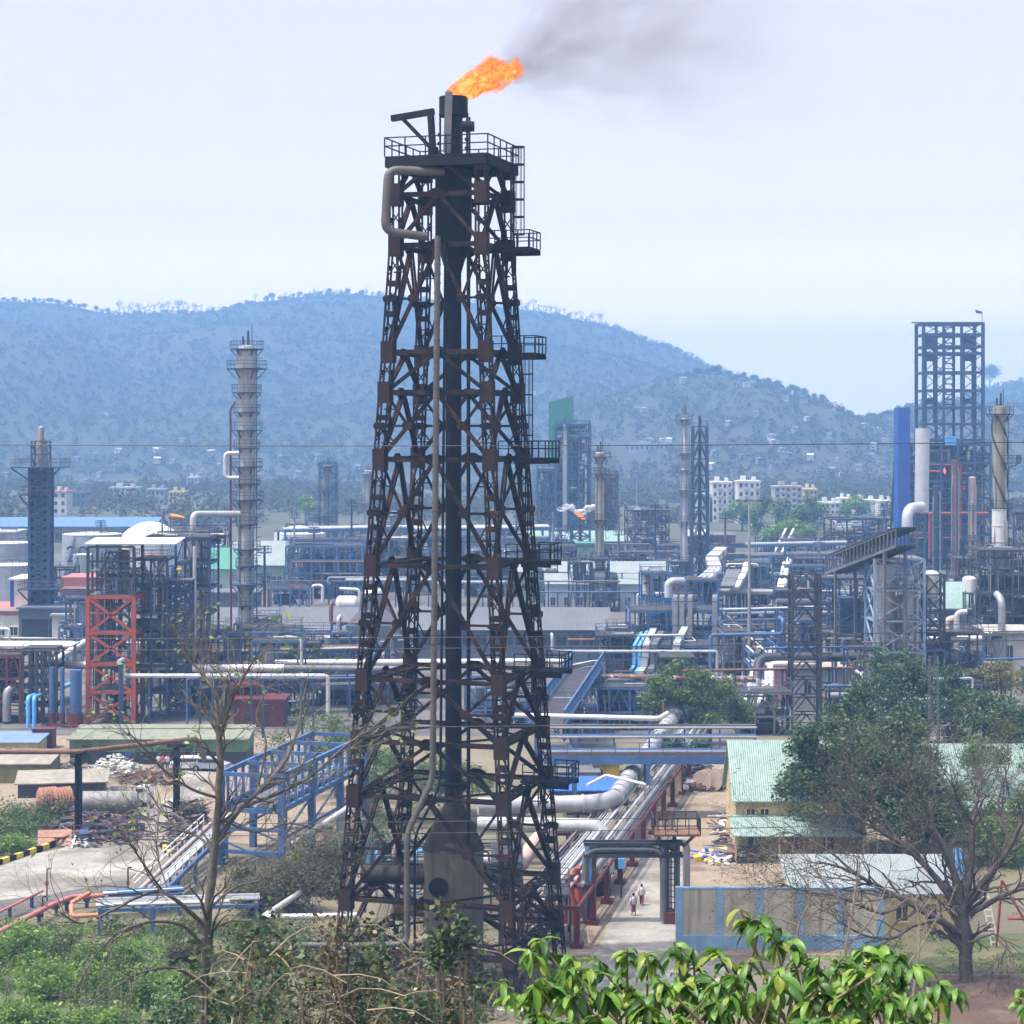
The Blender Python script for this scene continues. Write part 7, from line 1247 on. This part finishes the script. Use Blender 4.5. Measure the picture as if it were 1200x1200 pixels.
for i, (px, yb, rx, h, lf, lab, n) in enumerate(((330, 1068, 4.2, 3.6, m_lf_dull, 'grey green thicket between bare tree and flare tower, nearest part', 7000), (375, 1045, 3.6, 4.0, m_lf_dull, 'grey green thicket against the flare tower left leg', 6000), (285, 1050, 3.0, 3.2, m_lf_dull, 'grey green thicket right behind the bare tree trunk', 4500), (445, 1010, 3.4, 3.4, m_lf_dark, 'dark green bush behind the tower left legs', 4500), (20, 975, 5.5, 2.6, m_lf_mid, 'green scrub patch at the left edge behind the kerb', 7000), (52, 962, 3.0, 2.2, m_lf_dull, 'brownish scrub beside the copper drums', 3000), (18, 1000, 2.6, 1.6, m_lf_fresh, 'bright green low plants just above the striped kerb', 2600), (505, 925, 2.6, 2.6, m_lf_mid, 'green bush beyond the drum cone', 2400), (1180, 1010, 4.5, 5.0, m_lf_mid, 'green shrubs behind the dark tree at the right edge', 6500), (222, 962, 2.0, 2.6, m_lf_dull, 'dry shrub at the right road edge by the black post', 1600))):
    bush('thicket' if lf is m_lf_dull else 'bush', lab, G(px, yb), rx, rx * .7, h, 30 + i, lf, n, .26)
for i, (px, yb, rx, h, lf, lab) in enumerate(((20, 1130, 3.0, 2.4, m_lf_fresh, 'green weeds at the left edge below the pink pipe'), (75, 1165, 3.4, 2.2, m_lf_fresh, 'broad green weeds left of the bare tree'), (130, 1135, 2.8, 1.9, m_lf_fresh, 'light green weeds below the blue cross rack'), (175, 1175, 2.8, 2.2, m_lf_fresh, 'green weeds close to the bare tree trunk'), (15, 1205, 2.8, 1.6, m_lf_fresh, 'yellow green weeds in the bottom left corner'), (120, 1215, 2.6, 1.5, m_lf_fresh, 'bright weeds at the bottom edge left of the trunk'), (215, 1130, 2.2, 2.0, m_lf_dull, 'dry weeds directly behind the bare tree trunk'), (60, 1115, 2.0, 1.3, m_lf_mid, 'low weeds under the thick pink pipe'))): bush('weeds', lab, G(px, yb), rx, rx * .8, h, 60 + i, lf, 5500, .24, m_barkp, cat='weeds', rough=.42)
# grass tufts: one mass
gc = []; rs = np.random.default_rng(77)
for _ in range(22000):
    px = rs.uniform(-60, 330); py = 1085 + 125 * rs.random()
    if noise.noise((px * .03, py * .05, 0.)) < -.05: continue
    p = G(px, py); gc.append((p.x, p.y, .12))
for _ in range(2500):
    px = rs.uniform(980, 1290); py = rs.uniform(1096, 1145); p = G(px, py)
    if noise.noise((px * .03, py * .05, 5.)) > .0: gc.append((p.x, p.y, .08))
v, f = leafquads(np.array(gc), .34, rs, 1.6, .25); struct(tag(mknp('grass', v, f, m_lf_fresh), 'patchy green grass on the slope below the road', 'grass'), 'stuff')

unit('foot_piping', 'dark low piping and walkway crowd behind the flare drum', 428, 612, 1012, 1068, 8, 5, 2, 171, m_dark, vessels=3, pipes=34, t=.16, pm=[m_dark, m_galv, m_rust, m_lblue, m_mid], Y=158); unit('foot_piping', 'dark walkway frame at the right rear leg of the flare tower', 612, 668, 1050, 1110, 4, 2, 1, 172, m_dark, vessels=0, pipes=14, t=.14, Y=150)
bush('bush', 'dark tangled bush left of the drum foot', G(420, 1130), 3.4, 2.2, 3., 95, m_lf_dull, 4200, .22); bush('bush', 'dark bush between the bare tree and the creeper shrub', G(318, 1128), 3.6, 2.4, 3.2, 96, m_lf_dark, 5200, .22); bush('bush', 'dry low bush right of the drum foot', G(560, 1165), 2.6, 1.8, 1.8, 97, m_lf_dull, 2600, .2)
# tangled undergrowth: one mass per kind
for name, lab, m, seed, n, xa, xb, ya, yb, hh, ls in (('undergrowth', 'tangled mid green undergrowth over the lower left slope', m_lf_mid, 201, 20000, -60, 330, 1088, 1215, 1.1, .2), ('undergrowth', 'dull dry undergrowth around the flare tower foot', m_lf_dull, 202, 22000, 200, 680, 1085, 1215, 1.0, .18), ('undergrowth', 'brighter yellow green undergrowth mixed into the lower left slope', m_lf_fresh, 203, 11000, -60, 420, 1085, 1215, .9, .2)):
    rs = np.random.default_rng(seed); gc = []; sm = MB()
    while len(gc) < n:
        px, py = rs.uniform(xa, xb), rs.uniform(ya, yb); p = G(px, py); q = noise.noise((p.x * .35, p.y * .35, seed)) + .5 * noise.noise((p.x * 1.1, p.y * 1.1, seed))
        if q < .10: continue
        h = hh * min(1.9, .15 + 2.6 * (q - .05))
        for _ in range(6): gc.append((p.x + rs.normal(0, .16), p.y + rs.normal(0, .16), h * rs.random() ** .6))
        if rs.random() < .10: sm.tube([(p.x, p.y, 0), (p.x + rs.normal(0, .2), p.y + rs.normal(0, .2), h * .7), (p.x + rs.normal(0, .5), p.y + rs.normal(0, .5), h * 1.35)], [.03, .02, .008], 3, False)
    v, f = leafquads(np.array(gc), ls, rs, .8, .55); o = mknp(name, v, f, m); struct(tag(o, lab, 'undergrowth'), 'stuff'); mk('twigs', sm, m_barkp, o)
# near bare tree on the left, limbs traced in depth around Y = 60
def limbtree(name, label, Yc, limbs, twigs, seed, bark, rtip, mx, Lt, leaf=None, nleaf=0, lsize=.2, rad=.4, base=None, spread=.5, wig=.16, leafcat='leaves'):
    rng = random.Random(seed); out = []; tips = []; root = thing(name, label, 'tree', base)
    for lim in limbs:
        px, r0, r1, dy0, dy1 = lim; n = len(px); pts = []
        for i, (x, y) in enumerate(px): Yp = Yc + dy0 + (dy1 - dy0) * i / (n - 1); pts.append(W(x, y, Yp) - base)
        sm = [pts[0]]   # smooth through the traced points
        for i in range(n - 1):
            a = pts[max(0, i - 1)]; b = pts[i]; c = pts[i + 1]; d = pts[min(n - 1, i + 2)]
            for k in range(1, 5): t_ = k / 4; sm.append(.5 * ((2 * b) + (c - a) * t_ + (2 * a - 5 * b + 4 * c - d) * t_ ** 2 + (3 * b - a - 3 * c + d) * t_ ** 3))
        m = len(sm); rr = [r0 + (r1 - r0) * i / (m - 1) for i in range(m)]
        sm = [p + Vector((rng.gauss(0, .1), rng.gauss(0, .1), rng.gauss(0, .1))) * r for p, r in zip(sm, rr)]; out.append((sm, rr, 0 if r0 > .12 else 1))
        for k in range(twigs):
            i = min(m - 2, int(m * rng.uniform(.3, 1))) if k else m - 2; d = (sm[i + 1] - sm[i]).normalized(); ax = d.orthogonal().normalized(); ax.rotate(Matrix.Rotation(rng.uniform(0, 6.3), 3, d)); e = d.copy(); e.rotate(Matrix.Rotation(rng.uniform(.3, .9) if k else .1, 3, ax)); grow(out, tips, sm[i], e, Lt * rng.uniform(.6, 1.2), max(rtip, rr[i] * .5), 2, mx, rng, spread, .06, (1, 3), .7, wig)
    mb = MB(); branches(mb, out, 9); mk('trunk', mb, bark, root, True)
    if leaf: rs = np.random.default_rng(seed); v, f = leafquads(scatter(tips, nleaf, rad, rs), lsize, rs); mknp('crown', v, f, leaf, root)
    return root
BL = [([(236, 1330), (238, 1200), (243, 1080), (252, 990), (258, 900), (256, 850)], .34, .17, 0, 0), ([(256, 850), (250, 810), (236, 790), (224, 775)], .14, .04, 0, 1), ([(257, 870), (268, 830), (282, 800), (300, 770)], .13, .04, 0, -2), ([(255, 985), (280, 950), (310, 920), (335, 890), (350, 850), (356, 815)], .20, .05, 0, 2), ([(285, 945), (330, 928), (370, 905), (410, 870), (445, 850)], .15, .04, 1, 3), ([(256, 935), (225, 925), (195, 905), (172, 880), (150, 858)], .11, .03, 0, -2), ([(240, 1085), (215, 1062), (188, 1045), (160, 1052), (125, 1070), (95, 1082), (72, 1070)], .16, .04, 0, -4), ([(239, 1110), (215, 1085), (180, 1080), (140, 1092), (112, 1120), (88, 1160)], .14, .04, 0, -3), ([(238, 1155), (205, 1135), (165, 1140), (130, 1160), (100, 1180)], .11, .03, 0, -5), ([(245, 1065), (275, 1040), (310, 1030), (345, 1010)], .10, .03, 0, 3), ([(192, 1046), (170, 1015), (150, 985), (125, 955)], .08, .025, -1, -3), ([(232, 1098), (270, 1080), (300, 1082)], .1, .03, 0, 1), ([(196, 1040), (184, 1000), (186, 970)], .06, .02, -1, 0), ([(252, 1000), (232, 980), (210, 972), (185, 945), (172, 920)], .10, .03, 0, 1), ([(262, 830), (262, 800), (250, 770)], .07, .02, 0, 1), ([(300, 932), (312, 870), (300, 838), (318, 800)], .08, .025, 1, 2), ([(258, 960), (300, 975), (340, 965), (380, 975)], .09, .03, 0, 4)]
gb = Vector(((237 - 600) * 60 / F, 60, gz(60))); BL = [(a, b * .46, c * .55, d, e) for a, b, c, d, e in BL]; limbtree('bare_tree', 'tall nearly leafless tree spreading grey limbs at the lower left', 60, BL, 17, 21, m_bark, .009, 5, .95, m_lf_fresh, 520, .16, .25, gb)
# big dark spreading tree at the right
Yr = gY(1150); RL = [([(1131, 1168), (1133, 1130), (1130, 1090), (1128, 1060)], .72, .5, 0, 0), ([(1128, 1095), (1095, 1075), (1060, 1055), (1030, 1040), (995, 1020), (960, 1010)], .42, .08, 0, -3), ([(1128, 1070), (1105, 1040), (1080, 1010), (1050, 985), (1015, 965), (985, 945)], .42, .08, 0, 2), ([(1128, 1062), (1118, 1020), (1100, 980), (1087, 955), (1078, 930)], .38, .07, 0, 1), ([(1130, 1060), (1138, 1015), (1140, 965), (1146, 935), (1152, 912)], .38, .07, 0, 3), ([(1134, 1060), (1160, 1025), (1185, 990), (1205, 950), (1230, 910)], .38, .07, 0, -1), ([(1136, 1072), (1170, 1052), (1205, 1040), (1245, 1030)], .32, .08, 0, -2), ([(1100, 1078), (1070, 1085), (1045, 1100), (1010, 1095), (985, 1080)], .22, .05, -1, -5), ([(1062, 1056), (1035, 1070), (1010, 1062), (980, 1050), (945, 1045), (915, 1035)], .2, .05, -2, -6), ([(1000, 1022), (975, 1000), (950, 985), (920, 975), (895, 985)], .14, .03, -2, -1), ([(1050, 985), (1030, 950), (1014, 945), (1005, 928)], .2, .04, 2, 3), ([(1085, 945), (1064, 930), (1048, 918)], .17, .04, 1, 0), ([(1140, 965), (1124, 940), (1118, 922)], .18, .04, 1, -2), ([(1135, 1105), (1165, 1095), (1180, 1110), (1160, 1135)], .12, .03, -1, -3), ([(1185, 990), (1170, 945), (1180, 905)], .16, .04, 0, 2)]
RL = [(a, b * .72, c * .7, d, e) for a, b, c, d, e in RL]; rb_ = G(1131, 1160); limbtree('spreading_tree', 'wide spreading dark tree with twisted limbs and dull thin foliage', Yr, RL, 19, 22, m_barkd, .03, 5, 2.2, m_lf_dull, 20000, .14, .45, rb_, .6)
SL = [([(985, 1175), (990, 1120), (1000, 1060), (1008, 1010)], .13, .04, 0, 0), ([(998, 1075), (975, 1045), (955, 1020), (940, 1000)], .08, .02, 0, -1), ([(992, 1110), (1015, 1085), (1035, 1050), (1045, 1010)], .08, .02, 0, 1), ([(1068, 1180), (1075, 1130), (1078, 1085), (1070, 1050)], .10, .03, -1, 0), ([(1050, 1185), (1060, 1140), (1085, 1100), (1100, 1070)], .07, .02, -1, 1), ([(940, 1150), (935, 1090), (950, 1050), (930, 1015), (905, 1000)], .10, .02, 0, -1), ([(935, 1085), (905, 1075), (880, 1085), (850, 1100)], .06, .02, 0, -1)]
limbtree('bare_sapling', 'thin pale bare saplings in front of the compound wall', 126, SL, 9, 23, m_barkp, .016, 5, 1.3, None, 0, .2, .3, Vector(((1000 - 600) * 126 / F, 126, 0)), .5)
# leafy creeper shrub in front of the tower base, Y about 58
rng = random.Random(31); rs = np.random.default_rng(31); Yv = 58.; vb = Vector(((400 - 600) * Yv / F, Yv, gz(Yv))); cr = thing('creeper_shrub', 'tangled shrub with glossy dark leaves and dry twigs before the tower foot', 'shrub', vb); sm = MB(); tips = []; dry = []
for i in range(64):
    px = rng.uniform(255, 560); top = 1085 + 60 * abs(px - 380) / 180 + rng.uniform(-25, 70); dy = rng.uniform(-3, 3); a = W(px + rng.uniform(-20, 20), 1340, Yv + dy) - vb; m = W(px + rng.uniform(-25, 25), (top + 1340) / 2, Yv + dy) - vb; e = W(px + rng.uniform(-30, 30), top, Yv + dy) - vb; m2 = m.lerp(e, .6) + Vector((rng.gauss(0, .2), rng.gauss(0, .2), .1)); sm.tube([a, m, m2, e], [.05, .035, .022, .01], 5, False)
    (tips if rng.random() < .74 else dry).extend([(e, 0), (m2, 0), (m2.lerp(e, .5), 0), (m.lerp(m2, .5), 0), (m, 0)])
for px, y0, y1 in ((520, 1180, 1068), (534, 1175, 1082), (548, 1180, 1095), (512, 1180, 1105)):
    a = W(px + 10, 1300, Yv - 2) - vb; e = W(px, y1, Yv - 2) - vb; m = W(px + rng.uniform(-8, 8), y0 - 30, Yv - 2) - vb; sm.tube([a, m, e], [.06, .04, .015], 5, False); tips += [(e, 0), (m.lerp(e, .75), 0), (m.lerp(e, .5), 0)] * 2
for i in range(70):   # arching dry twigs
    p = W(rng.uniform(250, 540), rng.uniform(1110, 1230), Yv + rng.uniform(-3.5, 1)) - vb; d = Vector((rng.gauss(0, 1), rng.gauss(0, .5), rng.uniform(-.2, 1))).normalized(); sm.tube([p, p + d * .7, p + d * 1.3 + Vector((0, 0, -.15)), p + d * 1.8 + Vector((0, 0, -.5))], [.025, .02, .014, .008], 4, False)
mk('twigs', sm, m_barkp, cr); v, f = leafquads(scatter(tips, 6000, .55, rs), .2, rs, .5, .7); mknp('leaves', v, f, m_lf_vine, cr); v, f = leafquads(scatter(dry, 1500, .6, rs), .17, rs, .8, .6); mknp('dry_leaves', v, f, m_lf_dry, cr)
bush('dark_bush', 'dark green bush at the foot of the bare tree', Vector(((205 - 600) * 75 / F, 75, gz(75))), 2.6, 2, 4.6, 91, m_lf_dark, 3500, .22); bush('dry_bush', 'dry brown bush under the tower drum', Vector(((470 - 600) * 80 / F, 80, gz(80))), 3.2, 2.2, 4.2, 92, m_lf_dry, 3500, .2)
# mango crown in the foreground
def mango(label, base, clusters, seed, trunk_r):
    rng = random.Random(seed); root = thing('mango_tree', label, 'tree', base); sm = MB(); lv = []; lf = []
    fork = base.lerp(Vector((base.x, base.y, 33.2)), .6)
    sm.tube([(0, 0, -.3), (.05, 0, (fork.z - base.z) * .5), tuple(fork - base)], [trunk_r, trunk_r * .8, trunk_r * .6], 10, False)
    def leaf(p, d, L, w, bend):
        d = d.normalized(); s = d.cross(Vector((0, 0, 1))); s = s.normalized() if s.length > .05 else Vector((1, 0, 0)); n = s.cross(d); n0 = len(lv); K = 6; roll = rng.gauss(0, .45); s, n = s * cos(roll) + n * sin(roll), n * cos(roll) - s * sin(roll); q = p.copy()
        for i in range(K + 1):
            k = i / K; wd_ = w * (sin(pi * min(1, k * .92 + .06)) ** .75) * .5; wav = .06 * w * sin(k * 14 + L * 50)
            lv.extend([q - s * wd_ + n * (wd_ * .35 + wav), q, q + s * wd_ + n * (wd_ * .35 - wav)]); d = (d + Vector((0, 0, -bend / K))).normalized(); n = s.cross(d); q = q + d * (L / K)
        for i in range(K):
            for j in (0, 1): a = n0 + i * 3 + j; lf.append((a, a + 1, a + 4, a + 3))
    for px, py, Yc, sz in clusters:
        tip = W(px, py, Yc) - base; st = (fork - base).lerp(tip, .45) + Vector((rng.gauss(0, .45), rng.gauss(0, .3), -.1)); sm.tube([fork - base, st, st.lerp(tip, .6) + Vector((0, 0, -.06)), tip], [.03, .02, .012, .006], 6, False); ax = (tip - st).normalized()
        for i in range(rng.randint(14, 21)):
            a = rng.uniform(0, 2 * pi); back = rng.uniform(0, .16); dr = Vector((cos(a), sin(a), rng.uniform(-.75, .5))); leaf(tip - ax * back, dr + ax * .2, sz * rng.uniform(.4, 1.0), sz * rng.uniform(.23, .33), rng.uniform(.8, 2.2))
    mk('branches', sm, m_barkp, root, True); me = MB(); me.v = [tuple(p) for p in lv]; me.f = lf; mk('leaves', me, m_lf_mango, root, True); return root
CL = [(618, 1112, 14, .20), (632, 1100, 14.2, .2), (585, 1150, 14, .18), (600, 1165, 13.6, .2), (672, 1120, 14, .2), (690, 1118, 14.4, .19), (735, 1112, 14.2, .2), (758, 1118, 13.8, .2), (790, 1105, 14, .21), (812, 1112, 14.3, .2), (838, 1112, 14, .21), (868, 1066, 14.2, .2), (892, 1075, 14, .22), (905, 1088, 13.8, .2), (925, 1098, 14, .2), (938, 1112, 14.3, .18), (880, 1125, 14, .22), (850, 1140, 13.6, .2), (960, 1122, 14, .21), (985, 1125, 13.8, .22), (1010, 1112, 14, .22), (1035, 1108, 14.2, .22), (1055, 1118, 14, .22), (1072, 1130, 14, .2), (1100, 1150, 13.8, .2), (1122, 1158, 14, .19), (1080, 1165, 13.6, .2), (1040, 1160, 13.5, .22), (1000, 1155, 13.4, .22), (960, 1160, 13.5, .22), (920, 1150, 13.5, .22), (885, 1165, 13.3, .22), (840, 1172, 13.4, .22), (800, 1150, 13.6, .22), (770, 1165, 13.4, .22), (740, 1155, 13.6, .21), (705, 1160, 13.5, .22), (670, 1165, 13.4, .22), (640, 1155, 13.6, .2), (700, 1190, 13.2, .22), (760, 1195, 13.2, .22), (830, 1200, 13.1, .22), (890, 1200, 13.1, .22), (950, 1195, 13.2, .22), (1010, 1195, 13.2, .22), (1060, 1198, 13.2, .2), (650, 1200, 13.2, .2), (1100, 1200, 13.3, .2)]
rng = random.Random(5)
for i in range(110): CL.append((rng.uniform(620, 1095), rng.uniform(1128, 1235), rng.uniform(12.8, 15.2), rng.uniform(.14, .22)))
mango('leafy mango tree crown with drooping bright green leaves at the bottom right', Vector(((860 - 600) * 14.5 / F, 14.8, gz(14.8))), CL, 6, .16); mango('single mango shoot with pale leaves at the right edge bottom', Vector(((1215 - 600) * 14 / F, 14, gz(14))), [(1205, 1165, 13.8, .14), (1196, 1160, 14, .12)], 7, .04)
# wires and dark ground clutter
def wire(label, y0, y1, Yw, r, sag=.6):
    a = W(-500, y0 + (y0 - y1) * .4, Yw); b_ = W(1700, y1 + (y1 - y0) * .4, Yw); n = 40; m = MB(); m.tube([a.lerp(b_, i / n) - a - Vector((0, 0, sag * (1 - (2 * i / n - 1) ** 2))) for i in range(n + 1)], r, 5); tag(mk('overhead_wire', m, m_wire), label, 'wire').location = a
wire('single overhead wire crossing the hills at the height of the green slab', 515, 512, 95, .022, .35); wire('upper overhead wire of the pair crossing the grey warehouse', 742, 733, 80, .016, .3); wire('lower overhead wire of the pair crossing the grey warehouse', 756, 744, 80, .016, .3); wire('overhead wire crossing at the height of the mint roof ridge', 848, 836, 80, .018, .3); wire('upper wire of the pair crossing the drum cone', 962, 944, 85, .016, .3); wire('lower wire of the pair crossing the drum cone', 976, 957, 85, .016, .3)
